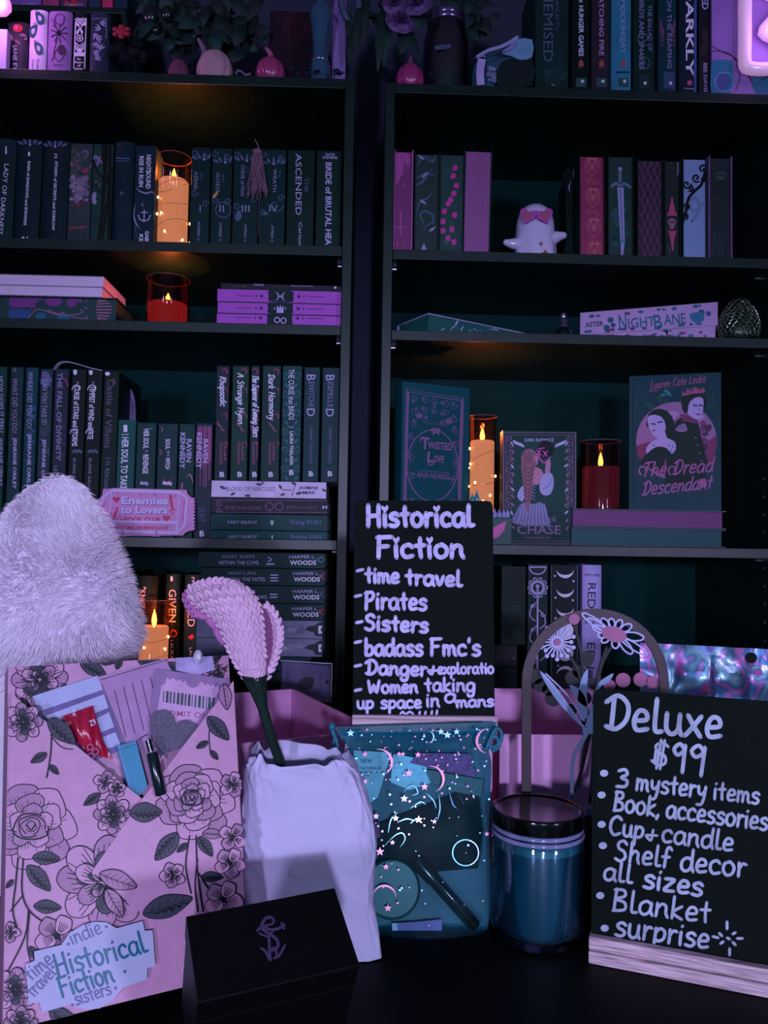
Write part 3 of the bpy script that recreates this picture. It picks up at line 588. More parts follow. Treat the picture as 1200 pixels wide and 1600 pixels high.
# ---------------------------------------------------------------- left case, third shelf: upright paperbacks
R = Row(ZL[3], 'on middle left shelf', 'upright paperbacks on the middle left shelf', 1.398)
TL_ = (24, 54, 66)
ubook(R, -14, 8, 573, 660, (30, 62, 70), 'teal paperback cut by the picture edge', [('HOW DOES IT FEEL?', -1, 588, 0, 676, 6, 'l'), ('JENEANE ORILEY', -1, 684, 0, 760, 5, 'l')], .3)
ubook(R, 13.5, 34, 574, 660, (36, 58, 78), 'smoky paperback with rose-lettered title numbered 2', [('2', 20, 580, 26, 580, 5, 'g'), ('WHAT DID YOU DO?', 20, 591, 19, 677, 8, (178, 140, 180), 'f'), ('JENEANE ORILEY', 21, 684, 20, 764, 5.5, 'l', 'b')], .2, art=lambda m, p: blot(m, p, 14, 600, 34, 720, [(50, 72, 92), (70, 56, 84), (30, 50, 66)], 16, 5, 1))
ubook(R, 37.5, 57, 574.5, 660, (30, 66, 92), 'steel blue paperback with pale title', [('WHERE DID YOU GO?', 44, 581, 42, 670, 8, (170, 170, 220)), ('JENEANE ORILEY', 44, 678, 42, 770, 5.5, 'l', 'b')], .2, art=lambda m, p: blot(m, p, 38, 590, 57, 700, [(44, 90, 120), (60, 90, 130), (24, 54, 76)], 18, 5, 2))
ubook(R, 60.5, 80, 577, 660, (58, 60, 88), 'mauve-topped paperback with a painted figure', [('CAN YOU TAKE IT?', 67, 593, 65, 664, 8, (170, 164, 205)), ('JENEANE ORILEY', 67, 686, 64, 770, 5.5, 'l', 'b')], .3, art=lambda m, p: (blot(m, p, 62, 578, 81, 606, [(190, 120, 170), (130, 90, 150), (90, 110, 150)], 10, 7, 3), blot(m, p, 61, 606, 80, 730, [(76, 76, 104), (92, 62, 96), (54, 60, 88)], 16, 6, 4)))
ubook(R, 83, 105, 577, 660, (54, 46, 76), 'dusky plum paperback with widely spaced title', [('THE FALL OF DIVINITY', 90, 582, 87, 720, 8, (140, 130, 176), 'b'), ('LEE', 85, 728, 84, 742, 5, 'g')], .3, art=lambda m, p: (blot(m, p, 84, 590, 107, 730, [(72, 56, 92), (50, 50, 84), (84, 54, 88)], 16, 7, 5), m.line(p, [(98, 590), (104, 596), (106, 604)], 1.6, I((180, 60, 130)))))
for x0, x1, yt, ti, y1, lab in ((109.5, 132.5, 578, 'CURSE of STARS and STORMS', 697, 'black paperback with a curly white title'), (134, 158, 579, 'TEMPEST of WIND and FATE', 686, 'black paperback with a windswept white title')):
    ubook(R, x0, x1, yt, 660, BK, lab, [('A', x0+10, 596, x0+10, 600, 4, 'l'), (ti, x0+7, 603, x0+3, y1, 8.5, 'w', 'b'), ('ELAINE GALLER', x0+5, 716, x0+3, 770, 4.5, 'g')], .4,
          art=lambda m, p, x0=x0: (m.circ(p, x0+8, 581, 3, I('w'), 5), curl(m, p, x0+12, 608, 9, 3, I('w'), 1.3, .7), [m.circ(p, x0+5+3*k, 706-2*(k % 2), 2.2, I('d')) for k in range(5)], curl(m, p, x0+8, 676, 8, 3, I('w'), 1.3, .7)))
ubook(R, 160, 184, 581, 660, (13, 34, 38), 'black-green paperback with tall gothic title', [('Castle of Villains', 168, 593, 163, 700, 11, (112, 96, 126)), ('L.N. REAGAN', 166, 715, 162, 764, 7, (110, 116, 150))], .5, art=lambda m, p: (m.circ(p, 168, 584, 4, I('w'), 3), m.line(p, [(171, 606), (180, 598), (176, 592)], 1.3, I('m'))))
ubook(R, 182.5, 210.5, 656.5, 720, (34, 82, 98), 'grey-teal short paperback with bold block title', [('HER SOUL TO TAKE', 191, 683, 188, 764, 10.5, 'w', 'b')], .6, art=lambda m, p: (m.fill(p, [(193, 664), (199, 664), (199, 675), (193, 675)], I('w')), m.line(p, [(190, 679), (201, 679)], 1, I('w'), 0)))
horn = lambda m, p, x, y, c: (m.fill(p, [(x-7, y-6), (x-4, y-1), (x, y), (x+4, y-1), (x+7, y-6), (x+5, y+3), (x, y+7), (x-5, y+3)], I(c), 2))
ubook(R, 212.5, 243, 661, 720, (28, 58, 74), 'dark teal short paperback with stencil title and emblem', [('HER SOUL', 225, 670, 224, 701, 8.5, 'w', 'b'), ('FOR', 227, 703, 227, 707, 4, 'l'), ('REVENGE', 224, 710, 223, 740, 8.5, 'w', 'b'), ('Harley', 219, 757, 231, 757, 5, 'l', 'h', 1.2)], .4, art=lambda m, p: (horn(m, p, 226, 752, (60, 60, 90)), leaf(m, p, 232, 670, 8, -10, I('d'))))
ubook(R, 245.5, 277, 662.5, 720, (30, 56, 76), 'dark teal short paperback with small stencil title', [('SOUL', 259, 686, 259, 702, 7, 'w', 'b'), ('OF A', 261, 704, 261, 713, 4, 'l', 'b'), ('WITCH', 259, 715, 258.5, 733, 7, 'w', 'b'), ('Harley', 254, 757, 268, 757, 5, 'w', 'h', 1.2)], .3, art=lambda m, p: (horn(m, p, 261, 752, (160, 60, 110)), [m.line(p, [(x, y), (x+4, y+4), (x+2, y+10)], 1.8, I((170, 90, 130)), taper=True) for x, y in ((250, 666), (248, 702))]))
ubook(R, 279, 303.5, 663, 720, (26, 60, 74), 'dark teal paperback with two-line author in capitals', [('RAVEN', 292, 686, 291, 722, 8, 'l', 'b'), ('KENNEDY', 282, 676, 281, 732, 8, 'l', 'b')], .2, art=lambda m, p: (m.line(p, [(291, 748), (296, 741), (300, 748), (301, 756)], 2, I((190, 110, 140)), taper=True), m.line(p, [(285, 755), (284, 764)], 2, I((190, 110, 140)))))
def glint(m, p):
    g = random.Random(4)
    for k in range(15): x = 306.5+k*1.75; m.line(p, [(x, 666), (x-.6, 666+g.uniform(50, 104))], 1.2, I(g.choice([(150, 70, 126), (110, 56, 106), (176, 90, 146), (80, 50, 90)])), 0)
ubook(R, 305.2, 331.5, 664, 720, (44, 46, 72), 'dark paperback streaked magenta from the top', [('RAVEN', 318, 686, 317, 723, 8, 'l', 'b'), ('KENNEDY', 308, 676, 307, 732, 8, 'l', 'b'), ('GLINT', 311, 792, 311, 816, 10, 'd'), ('B', 312, 838, 319, 838, 9, 'w', 'b')], .2, art=glint, h=.2)
# white satin strap lying on the books
mb = MB(); pth = cr([P(82.5, 578, 1.405), P(85, 574, 1.41), P(92, 567, 1.42), P(104, 565.5, 1.43), P(120, 569, 1.43), P(140, 575, 1.425), P(160, 579.5, 1.42)], 5); N = len(pth)
vs = [Vector(q)+Vector((0, dy, 0)) for q in pth for dy in (0, .011)]+[Vector(q)+Vector((0, dy, .0011)) for q in pth for dy in (0, .011)]
mb.add(vs, [(2*i, 2*i+1, 2*i+3, 2*i+2) for i in range(N-1)]+[(2*N+2*i, 2*N+2*i+2, 2*N+2*i+3, 2*N+2*i+1) for i in range(N-1)]+[(2*i, 2*i+2, 2*N+2*i+2, 2*N+2*i) for i in range(N-1)]+[(2*i+1, 2*N+2*i+1, 2*N+2*i+3, 2*i+3) for i in range(N-1)]+[(0, 2*N, 2*N+1, 1), (2*N-2, 2*N-1, 4*N-1, 4*N-2)], mat((205, 200, 235), .35, name='satin'))
tag(mb.build('bookmark_ribbon', smooth=50), 'white satin ribbon arching over the tops of the black paperbacks', 'bookmark')
# pale oval bookmark behind the short paperback
mb = MB(); pl = PY(1.47); out = [(186, 700), (187, 660), (190, 632), (195, 614), (201, 607), (207, 611), (211.5, 628), (212.5, 660), (212, 700)]
mb.fill(pl, out, mat((120, 110, 158), .8, var=.2, scale=90, name='felt'), 3, th=.003); mb.line(pl, [(192, 655), (193, 636), (199, 620), (206, 626), (208, 650)], 1, I('v'), o0=.003)
tag(mb.build('paddle_bookmark'), 'grey round-topped paddle standing behind the grey-teal short paperback', 'bookmark')
# upright paperbacks on the flat stack
z750 = P(430, 751.5, 1.398).z; z777 = P(430, 778, 1.398).z; z803 = P(430, 803, 1.398).z; z829 = P(430, 829, 1.398).z
R2 = Row(z750, 'on the flat stack', 'slim paperbacks standing on the flat stack', 1.398)
def flames(x1, yt):
    def f(m, p):
        c = I((160, 60, 100))
        for y, s in ((yt+8, 1), (yt+38, .6), (yt+78, .8), (yt+122, .5)):
            m.line(p, [(x1-12*s, y), (x1-6*s, y-4), (x1-2, y+1), (x1-5*s, y+6)], 2*s+.5, c, taper=True)
        xm = x1-15
        for dx, dy in ((0, 86), (5, 93)): m.line(p, [(xm+dx-2, yt+dy), (xm+dx, yt+dy+6), (xm+dx+5, yt+dy+9)], 2.2, I((170, 90, 130)), taper=True)
        m.line(p, [(xm-2, yt+180), (xm+9, yt+180)], 1, I('l'), 0)
    return f
bx = lambda x, y: ('B', x, y, x+7, y, 8, 'w', 'b')
for x0, x1, ti, ya, yb, c, lab in ((336, 357, 'Rhapsodic', 588, 634, (44, 46, 70), 'plum-tinged slim paperback with handwritten white title'), (361, 387.5, 'A Strange Hymn', 583, 662, (20, 60, 62), 'green-black slim paperback with long handwritten title'), (390.5, 404.5, 'The Emperor of Evening Stars', 586, 682, (24, 54, 72), 'thinnest paperback with handwritten title'), (408, 437.5, 'Dark Harmony', 584, 655, (26, 56, 68), 'thick dark paperback with handwritten title')):
    xm = (x0+x1)/2
    ubook(R2, x0+.5, x1, 572, 660, c, lab, [(ti, xm-3, ya, xm-2, yb, 9.5, 'w', 'h', 1.5), ('LAURA', xm+3, 692, xm+3, 720, 4, 'p'), ('THALASSA', xm-3, 690, xm-3, 726, 4, 'p'), bx(xm-3, 745)], 0, art=flames(x1, 572))
ubook(R2, 440, 470.5, 572, 660, (24, 66, 84), 'teal paperback edged with damask scrolls', [('THE CURSE that BINDS', 451, 577, 451, 656, 9, 'w'), ('LAURA THALASSA', 453, 674, 453, 727, 5.5, 'w', 'b'), bx(452, 742)], 0, art=lambda m, p: (damask(440, 470, 574, 748, (50, 110, 124), 29, 1.4)(m, p), crescent(m, p, 455, 664, 4.5, I('l'), 90)))
for x0, x1, yt, a, b, lab in ((474, 499, 574.5, 'BEWITCHED', 651, 'slate paperback with a serif title'), (502.5, 530, 575, 'BESPELLED', 651, 'slate paperback touching the side panel')):
    xm = (x0+x1)/2
    ubook(R2, x0, x1, yt, 660, (26, 58, 80), lab, [(a[0], xm-7, yt+11, xm-7, yt+20, 14, 'l'), (a[1:-1], xm-4, yt+22, xm-4.5, yt+62, 9, (130, 126, 180)), (a[-1], xm-7, yt+64, xm-7, yt+76, 13, 'l'), ('LAURA THALASSA', xm-2, 667, xm-3, 724, 4.5, (120, 110, 160)), bx(xm-4, 744)])
R.g = 'flat books under the slim paperbacks'
lbook(R, 342.5, 524, 0, 0, (214, 196, 232), 'white flat book with grey leaf print under the slim paperbacks', [('BLOOD OF HERCULES', 353, 767, 430, 767.5, 7, (96, 80, 120)), ('JASMINE', 467, 764, 497, 764.5, 4.5, (60, 56, 90), 'b'), ('MAS', 473, 772, 492, 772, 5, (60, 56, 90), 'b')], zrange=(z777, z750-.0004),
      art=lambda m, p: ([leaf(m, p, x, y, l, a, I((96, 104, 132)), .5, I('k')) for x, y, l, a in ((343, 760, 11, 20), (436, 757, 9, 60), (360, 774, 9, -30), (400, 756, 10, 10), (408, 753, 6, 30), (455, 754, 9, 20), (462, 772, 11, -15), (438, 774, 8, -20), (503, 764, 8, 30), (510, 772, 10, 30), (392, 775, 10, 185))], m.line(p, [(441, 765.5), (456, 765.5)], 1, I('v'), 0), m.line(p, [(462, 757), (458, 768), (456, 776)], 1, I('v')), [m.line(p, [(512+3*k, 759), (512+3*k, 771)], .9, I('g'), 0) for k in range(3)]))
lbook(R, 336.5, 526, 0, 0, (44, 40, 62), 'dark maroon-framed flat book, second in the stack', [('SECRET of the GARDEN', 352, 796, 408, 796.5, 6, (150, 80, 120)), ('JENEANE ORILEY', 447, 795, 497, 795.5, 5, (130, 76, 116)), ('H', 504, 795, 511, 795, 5, 'w', 'b')], zrange=(z803, z777-.0004),
      art=lambda m, p: (m.line(p, [(337, 781.5), (525, 782.5), (525, 801), (337, 800.5)], 1, I('m'), 0, True), [m.ring(p, x, 791.5, 6, 1.5, I('m')) for x in (421, 436)], [curl(m, p, x, 791+dy, 5, 0, I('m'), 1.2, 1.2, s) for x, s in ((342, 1), (519, -1)) for dy in (-5, 5)]))
lbook(R, 336, 527, 0, 0, (26, 66, 82), 'teal flat book numbered II in the stack', [('LADY KILROY', 356, 818, 402, 818.5, 5, 'l'), ('II', 423, 820, 427, 820, 7, 'w', 'b'), ('Rising RUIN', 454, 819, 501, 819.5, 7.5, (110, 116, 166))], zrange=(z829, z803-.0004))
lbook(R, 333.5, 527, 0, 0, (26, 72, 90), 'teal flat book numbered I at the stack foot', [('LADY KILROY', 356, 841, 402, 841, 5, 'l'), ('I', 424.5, 843, 426, 843, 7, 'w', 'b'), ('Rotting VAIN', 455, 842, 502, 842.5, 7.5, (110, 116, 166))], zrange=(ZL[3]+.0002, z829-.0004))
# ---------------------------------------------------------------- left case, lowest shelf
R = Row(ZL[4], 'on lowest left shelf', 'upright books on the lowest left shelf', 1.456)
ubook(R, 186, 208, 892, 940, (16, 40, 48), 'plain black book beside the white fluffy blanket', [], 0)
ubook(R, 211, 246, 900, 930, (18, 32, 48), 'rounded black book with pale capitals', [('A', 224, 916, 224, 922, 5, 'w'), ('KNIGHT', 219, 922, 217, 962, 9, 'w')], 1, style='hard', rnd=.004)
ubook(R, 258, 281, 897, 940, (20, 36, 44), 'black book numbered 1 beside the low candle', [('1', 266.5, 908, 270, 908, 8, 'w'), ('GIVEN', 264, 921, 263.5, 972, 12, 'w'), ('LAURA', 266, 1000, 266, 1030, 5, 'w')], 0, style='hard', rnd=.002, art=lambda m, p: m.ring(p, 271, 990, 5, 2, I((160, 60, 60))))
ubook(R, 288, 314, 898, 940, (20, 40, 52), 'black book numbered 2 behind the crochet lily', [('2', 299, 909, 305, 909, 8, 'w'), ('FREED', 294, 930, 293, 979, 12, 'w'), ('LAURA', 296, 1012, 296, 1040, 5, 'w')], 0, style='hard', rnd=.002, art=lambda m, p: m.fill(p, [(294, 995), (300, 991), (303, 995), (300, 999), (296, 998)], I('r'), 2))
R.g = 'flat books stacked on the lowest left shelf'
zz = [P(430, y, 1.398).z for y in (863, 888, 915, 943, 969, 997.5, 1026, 1049)]
def hw(n, y0, t1, t2, x0, x1, c, lab, i, shift=0):
    xs = x0
    num = []
    def rom(m, p):
        xm = 422+shift
        if n == 4: m.line(p, [(xm-3, y0+8), (xm+3, y0+11), (xm-3, y0+15)], 1.6, I('l'), 0); m.line(p, [(xm-5, y0+18.5), (xm+6, y0+18.5)], 2, I('l'), 0)
        else: [m.line(p, [(xm-5, y0+9.5+k*4.5+(3-n)*2.2), (xm+6, y0+9.5+k*4.5+(3-n)*2.2)], 1.8, I('l'), 0) for k in range(n)]
        q = 502+shift*.8; m.ring(p, q, y0+11.5, 4, 1.3, I(c)); m.ring(p, q+7, y0+11.5, 2, 1, I(c)); m.line(p, [(q-6, y0+9), (q-6, y0+14)], 1.2, I(c), 0)
    lbook(R, x0, x1, 0, 0, (20, 48, 62), lab, [(t1[0], t1[1]+shift, y0+9, t1[2]+shift, y0+9, 5, 'g'), (t2[0], t2[1]+shift, y0+19, t2[2]+shift, y0+19, 6, 'l')]*(1 if t1 else 0)+[('HARPER L.', 452+shift, y0+9.5, 493+shift, y0+9.5, 5, 'l'), ('WOODS', 453+shift, y0+19.5, 494+shift, y0+19.5, 7, 'w', 'b')], zrange=(zz[i+1]+.0002, zz[i]-.0002), art=rom)
hw(4, 863, ('WHAT SLEEPS', 346, 398), ('WITHIN THE COVE', 341, 404), 332.5, 523, 't', 'black flat book with numeral IV, topmost of the lowest-shelf stack', 0)
hw(3, 889, ('WHAT LURKS', 350, 394), ('BETWEEN THE FATES', 336, 408), 337, 524, 'p', 'black flat book with numeral III in the lowest-shelf stack', 1, 6)
hw(2, 917, ('WHAT HUNTS', 350, 394), ('INSIDE THE SHADOWS', 340, 412), 337, 524, 'd', 'black flat book with numeral II in the lowest-shelf stack', 2, 5)
hw(1, 944, ('WHAT LIES', 350, 394), ('BEYOND THE VEIL', 340, 406), 337, 523.5, 'r', 'black flat book with a red key emblem in the lowest-shelf stack', 3, 4)
for i, y0, lab in ((4, 970, 'grey cloud-printed flat book with pale capitals in the lowest-shelf stack'), (5, 999, 'grey misty flat book under the other cloud-printed book')):
    lbook(R, 332, 522, 0, 0, (132, 130, 160), lab, [('SCHRAB', 440, y0+12, 475, y0+12, 5, 'd'), ('FEDLICH', 440, y0+21, 475, y0+21, 5, 'd')][:2 if i == 4 else 0], zrange=(zz[i+1]+.0002, zz[i]-.0002),
          art=lambda m, p, y0=y0: (blot(m, p, 334, y0+1, 476, y0+25, [(150, 148, 178), (180, 176, 206), (112, 114, 140), (132, 132, 160)], 46, 9, y0, .6), m.fill(p, [(476, y0+14), (484, y0+8), (492, y0+7), (500, y0+2), (519, y0+4), (519, y0+22), (494, y0+24), (490, y0+18)], I((60, 54, 76)), 2), m.fill(p, [(497.5, y0+8), (512, y0+8), (512, y0+20), (497.5, y0+20)], I('w')), m.circ(p, 504.5, y0+14, 3.6, I('k'))))
lbook(R, 334, 500, 0, 0, (26, 50, 80), 'dark blue flat book at the foot of the lowest-shelf stack', [('10', 366, 1046, 378, 1046, 11, 'w', 'b')], zrange=(zz[7]+.0002, zz[6]-.0002))
lbook(R, 334, 504, 0, 0, (20, 40, 50), 'plain dark flat book under the dark blue one', [], zrange=(ZL[4]+.0002, zz[7]-.0002))
# clear pouch leaning on the stack
t = thing('plastic_pouch', 'clear plastic pouch with grey card, leaning on the lowest-shelf stack', 'pouch', P(480, 1090, 1.375))
pl = Pl(P(480, 1065, 1.378), (0, -1, .12)); mb = MB(); mb.fill(pl, [(441, 1034), (517, 1040), (514, 1097), (440, 1092)], mat((160, 148, 190), .6, var=.15, scale=40, name='grey_card'), th=.0015)
mb.fill(pl, [(466, 1066), (478, 1058), (490, 1060), (488, 1074), (476, 1078), (465, 1074)], I('v'), 3, o0=.0015); mb.txt(pl, 'Orig al C', (447, 1046), (450, 1078), 5, I('v'), o0=.0015); mb.txt(pl, 'trade mark', (500, 1048), (499, 1082), 3.4, I('v'), o0=.0015); mb.circ(pl, 511, 1066, 3, I('k'), o0=.0015); mb.build('card', t)
mb = MB(); mb.fill(pl, [(439, 1031), (519, 1036), (517, 1098), (438, 1094)], clear('clear_plastic', (205, 205, 220), .4, .12, .4), o0=.003); mb.line(pl, [(439, 1032), (519, 1037)], 1.4, mat((190, 185, 215), .2, name='plastic_seam'), 0, o0=.0034); mb.line(pl, [(519, 1037), (517, 1098)], 1.2, mat((190, 185, 215), .2, name='plastic_seam'), 0, o0=.0034); mb.build('sleeve', t)
# ---------------------------------------------------------------- right case, top: books
R = Row(ZR[0], 'atop right bookcase', 'dark novels atop the right bookcase', 1.40)
ubook(R, 837, 889, -30, 60, (26, 52, 64), 'thick slate hardcover with grey serif capitals', [('ALCHEMISED', 849, -70, 849, 97, 16, 'd'), ('SenLinYu', 868, -5, 868, 48, 7, 'd')], style='hard', rnd=.003, h=.235, art=lambda m, p: (m.ring(p, 866, 128, 5.5, 1.4, I('g')), m.circ(p, 866, 128, 2.5, I('g')), blot(m, p, 842, 104, 886, 136, [(40, 66, 80), (34, 60, 74)], 12, 8, 3)))
def pin(x): return lambda m, p: (m.fill(p, [(x, 92), (x+4, 98), (x+3, 106), (x, 103), (x-3, 107), (x-4, 98)], I((170, 90, 80))), m.fill(p, [(x-8, 122), (x+8, 122), (x+8, 136), (x-8, 136)], I((70, 90, 110))), m.circ(p, x+2, 127, 2.5, I('w')))
ubook(R, 893, 921, -40, 60, (16, 28, 36), 'black novel with white capitals and arrow pin', [('THE', 905, -10, 905, 4, 5, 'w', 'b'), ('HUNGER GAMES', 904.5, 9, 904.5, 88, 7.5, 'w', 'b')], h=.21, art=pin(908))
ubook(R, 924, 952, -40, 60, (66, 40, 66), 'wine-coloured novel with pale capitals', [('CATCHING FIRE', 936, -14, 936.5, 87, 7.5, (180, 140, 190), 'b')], h=.21, art=pin(940))
ubook(R, 955, 986, -40, 60, (54, 130, 160), 'bright teal novel with pale capitals', [('MOCKINGJAY', 969, 0, 970, 84, 8, (120, 170, 205), 'b')], h=.21, art=lambda m, p: (pin(974)(m, p), m.line(p, [(964, 113), (982, 113)], 3, I((20, 60, 80)), 0)))
ubook(R, 989, 1023, -40, 60, (20, 46, 50), 'dark green novel with two-line title', [('THE BALLAD OF', 1012, 8, 1013, 80, 6.5, (110, 120, 160), 'b'), ('SONGBIRDS AND SNAKES', 999, -40, 999, 109, 7.5, (120, 130, 170), 'b')], h=.22, art=lambda m, p: (curl(m, p, 1006, 60, 12, 1, I('d'), 1.6), curl(m, p, 1006, 100, 12, 4, I('d'), 1.6), m.fill(p, [(999, 116), (1014, 116), (1014, 139), (999, 139)], I((40, 62, 76))), m.circ(p, 1008, 130, 2.5, I('w'))))
ubook(R, 1028, 1057, -40, 60, (26, 56, 80), 'navy novel with sunray pattern', [('SUNRISE ON THE REAPING', 1042, -60, 1043, 107, 7, (120, 120, 170), 'b')], h=.22, art=lambda m, p: ([m.line(p, [(1043+s*6, 50+k*4), (1043+s*12, 30+k*8)], 1.4, I('m'), 0) for k in range(6) for s in (-1, 1)], m.fill(p, [(1037, 112), (1054, 114), (1054, 140), (1037, 138)], I((60, 80, 116))), m.circ(p, 1048, 130, 2.5, I('w'))))
ubook(R, 1060, 1089, -40, 60, (22, 36, 62), 'black novel with large white letters and blue edge', [('DARKLY', 1072, -24, 1072, 119, 12, 'w', 'b')], h=.22, art=lambda m, p: (m.fill(p, [(1074, 126), (1081, 126), (1081, 133), (1074, 133)], I('p')), m.fill(p, [(1084.5, -10), (1088.5, -10), (1088, 144), (1084.5, 144)], I((60, 90, 150))), m.line(p, [(1069, 138), (1084, 139)], 1.4, I('g'), 0)))
ubook(R, 1091.5, 1111, -40, 60, (40, 30, 48), 'slim black and maroon novel', [('BEE DAVIS', 1099, 99, 1100, 144, 6, 'l'), ('UNITED', 1097, -40, 1097, 15, 10, 'l', 'b')], h=.22, art=lambda m, p: blot(m, p, 1093, 36, 1110, 90, [(60, 34, 54), (70, 40, 60)], 9, 8, 2))
# cover-out art book at the right end, and the glowing letter before it
R = Row(ZR[0], '', None)
pl = PY(1.395); A = P(1112, 80, 1.395)
t = thing('book', 'large lavender picture book facing out behind the glowing letter', 'book', (A.x+.12, 1.40, ZR[0])); F = frame((A.x, 1.395, ZR[0]+.0002))
mb = MB(); cv = mat((150, 112, 190), .45, var=.12, scale=10, name='lavender_cover'); mb.fbox(F, (0, .17), (0, .26), (0, .002), cv); mb.fbox(F, (0, .17), (0, .26), (.020, .022), cv); mb.fbox(F, (0, .002), (0, .26), (.002, .020), cv)
mb.fill(pl, [(1112, 146), (1112, 100), (1120, 94), (1138, 94), (1145, 102), (1140, 146)], I((44, 120, 150)), 3); mb.circ(pl, 1128, 128, 12, I((70, 90, 150)), 14); mb.ring(pl, 1132, 128, 15, 2, I((100, 150, 190)))
for q in ([(1112, 72), (1130, 82), (1150, 92), (1170, 120), (1180, 140)], [(1113, 80), (1140, 84), (1160, 110)], [(1150, 100), (1156, 120), (1150, 140)], [(1170, 118), (1180, 128), (1200, 120)]): mb.line(pl, q, 1.4, I('v'))
mb.fill(pl, [(1176, 118), (1200, 112), (1206, 147), (1180, 147)], I((50, 110, 140)), 2); mb.build('cover', t, bevel=.0005)
mb = MB(); mb.fbox(F, (.0023, .166), (.003, .257), (.0022, .0198), PAGE); mb.build('page_block', t)
def glow_letter(path_px, w, Y, col, es, label, extra=None):
    m = mat((236, 210, 240), .18, var=0, emit=col, es=es, coat=.6, name='glowing_acrylic_%d' % int(w)); pl = PY(Y); mb = MB()
    for q, cl in path_px:
        q = cr(q, 3, cl) if len(q) > 4 else q
        pts = [pl.px(x, y) for x, y in q]
        if cl: pts.append(pts[0]); pts.append(pts[1])
        mb.tube(pts, w/2/FPX*Y, m, 12)
    o = mb.build('glowing_letter', smooth=60); return tag(o, label, 'letter light', 'glowing letters'), o
glow_letter([([(1168, -10), (1190, -14), (1212, -4), (1218, 16), (1204, 36), (1194, 50), (1210, 60), (1222, 80), (1216, 100), (1196, 108), (1170, 106), (1164, 98), (1164, 60), (1164, 10), (1165, -4)], True)], 21, 1.383, (226, 170, 226), .36, 'white-pink glowing letter B standing before the lavender picture book')
glow_letter([([(-40, -24), (-12, -28), (2, -6), (8, 13), (-6, 15), (-32, 14)], True)], 20, 1.383, (255, 120, 210), 1.2, 'pink glowing letter in the upper left corner above the lilac board')
mb = MB(); A = P(-60, 100, 1.392); B = P(9.5, 100, 1.392); mb.box((A.x, 1.392, ZL[0]+.0002), (B.x, 1.407, ZL[0]+.078), mat((210, 190, 235), .6, var=.05, name='lilac_board')); tag(mb.build('lilac_box', bevel=.001), 'pale lilac box at the far left end atop left bookcase', 'box')
# ---------------------------------------------------------------- right case, upper shelf: page-out books
R = Row(ZR[1], 'on upper right shelf', 'sprayed-edge books on the upper right shelf', 1.392)
def swordfire(m, p):
    c = I((170, 80, 150)); d = I((120, 60, 116))
    m.fill(p, [(614, 240), (640, 240), (638, 262), (632, 252), (630, 270), (624, 280), (620, 290), (619, 276), (616, 262)], c, 2)
    m.fill(p, [(625, 330), (627, 300), (629, 330)], d); m.line(p, [(618, 340), (634, 340)], 4, d); m.line(p, [(626, 330), (626, 366)], 2.4, c, 0); m.line(p, [(617, 355), (634, 355)], 2, c, 0); star(m, p, 631, 289, 4, c, 4, .25)
    for x in (621, 632): m.fill(p, [(x-1.5, 384), (x, 378), (x+1.5, 384)], c)
ubook(R, 612.5, 645, 234, 320, (196, 100, 176), 'magenta-edged book printed with fire and a sword', [], 0, style='pages', pages=mat((120, 44, 104), .6, var=.1, scale=20, stretch=(60, 1, 1)), pagesart=swordfire, d=.15)
def feathers(m, p):
    c = I((66, 96, 116)); l = I((150, 140, 190)); d = I((90, 80, 120))
    for q, w in (([(650, 262), (662, 246), (676, 252), (681, 240)], 5), ([(650, 280), (664, 272), (680, 274)], 4), ([(648, 290), (660, 284), (676, 262)], 4), ([(648, 344), (656, 316), (668, 310), (676, 298)], 3), ([(650, 348), (662, 350), (656, 336), (664, 330), (676, 336), (676, 348), (664, 354), (662, 370)], 3.5)): m.line(p, q, w, c, taper=True)
    for x, y, a in ((660, 278, -50), (656, 312, 35), (653, 242, 40), (670, 362, -35)): leaf(m, p, x, y, 13, a, l, .3)
    m.fill(p, [(658, 390), (662, 380), (667, 390)], l); blot(m, p, 650, 240, 680, 256, [(80, 70, 110)], 6, 5, 1, .4)
ubook(R, 647, 687, 238, 320, (14, 38, 42), 'black-edged book printed with drifting feathers', [], 0, style='pages', pages=mat((18, 48, 58), .6), pagesart=feathers, d=.15)
def blossoms(m, p):
    g = random.Random(5)
    for k in range(50): curl(m, p, g.uniform(691, 714), g.uniform(244, 388), g.uniform(3, 5), g.uniform(0, 6), I((50, 96, 108)), 1, .9)
    for x, y in ((711, 262), (708, 275), (713, 290), (709, 302), (704, 312), (700, 318), (694, 330), (692, 346), (710, 336), (706, 358), (700, 372), (709, 378), (692, 360)): m.fill(p, [(x-3, y-3), (x+3, y-4), (x+4, y+3), (x-1, y+5), (x-4, y+2)], I((196, 60, 150)), 2)
ubook(R, 686, 726, 239, 320, (14, 38, 42), 'teal-edged book printed with magenta blossoms', [], 0, style='pages', pages=mat((26, 60, 72), .6), pagesart=blossoms, d=.15)
ubook(R, 724, 768, 234, 320, (16, 44, 50), 'book with plain dusty pink page edges', [], .9, style='pages', pages=mat((142, 84, 140), .7, var=.1, scale=20, stretch=(70, 1, 1)), d=.15)
def lions(m, p):
    c = I((190, 96, 110))
    for y in (252, 300, 347, 385):
        x = 925+(y-250)*.03
        m.ring(p, x, y+6, 7, 1.3, c, 9); m.line(p, [(x-9, y-4), (x-3, y+2), (x, y+8), (x+3, y+2), (x+9, y-4)], 1.5, c); m.fill(p, [(x-4, y+8), (x+4, y+8), (x, y+14)], c)
        for s in (-1, 1): m.line(p, [(x+s*9, y-2), (x+s*10, y+12), (x+s*4, y+20), (x, y+24)], 1.3, c); m.circ(p, x+s*3, y+6, 1.3, c); curl(m, p, x+s*5, y+32, 5, 0, c, 1.2, 1, s)
        m.fill(p, [(x-8, y-2), (x-5, y-7), (x, y-5), (x+5, y-7), (x+8, y-2)], c)
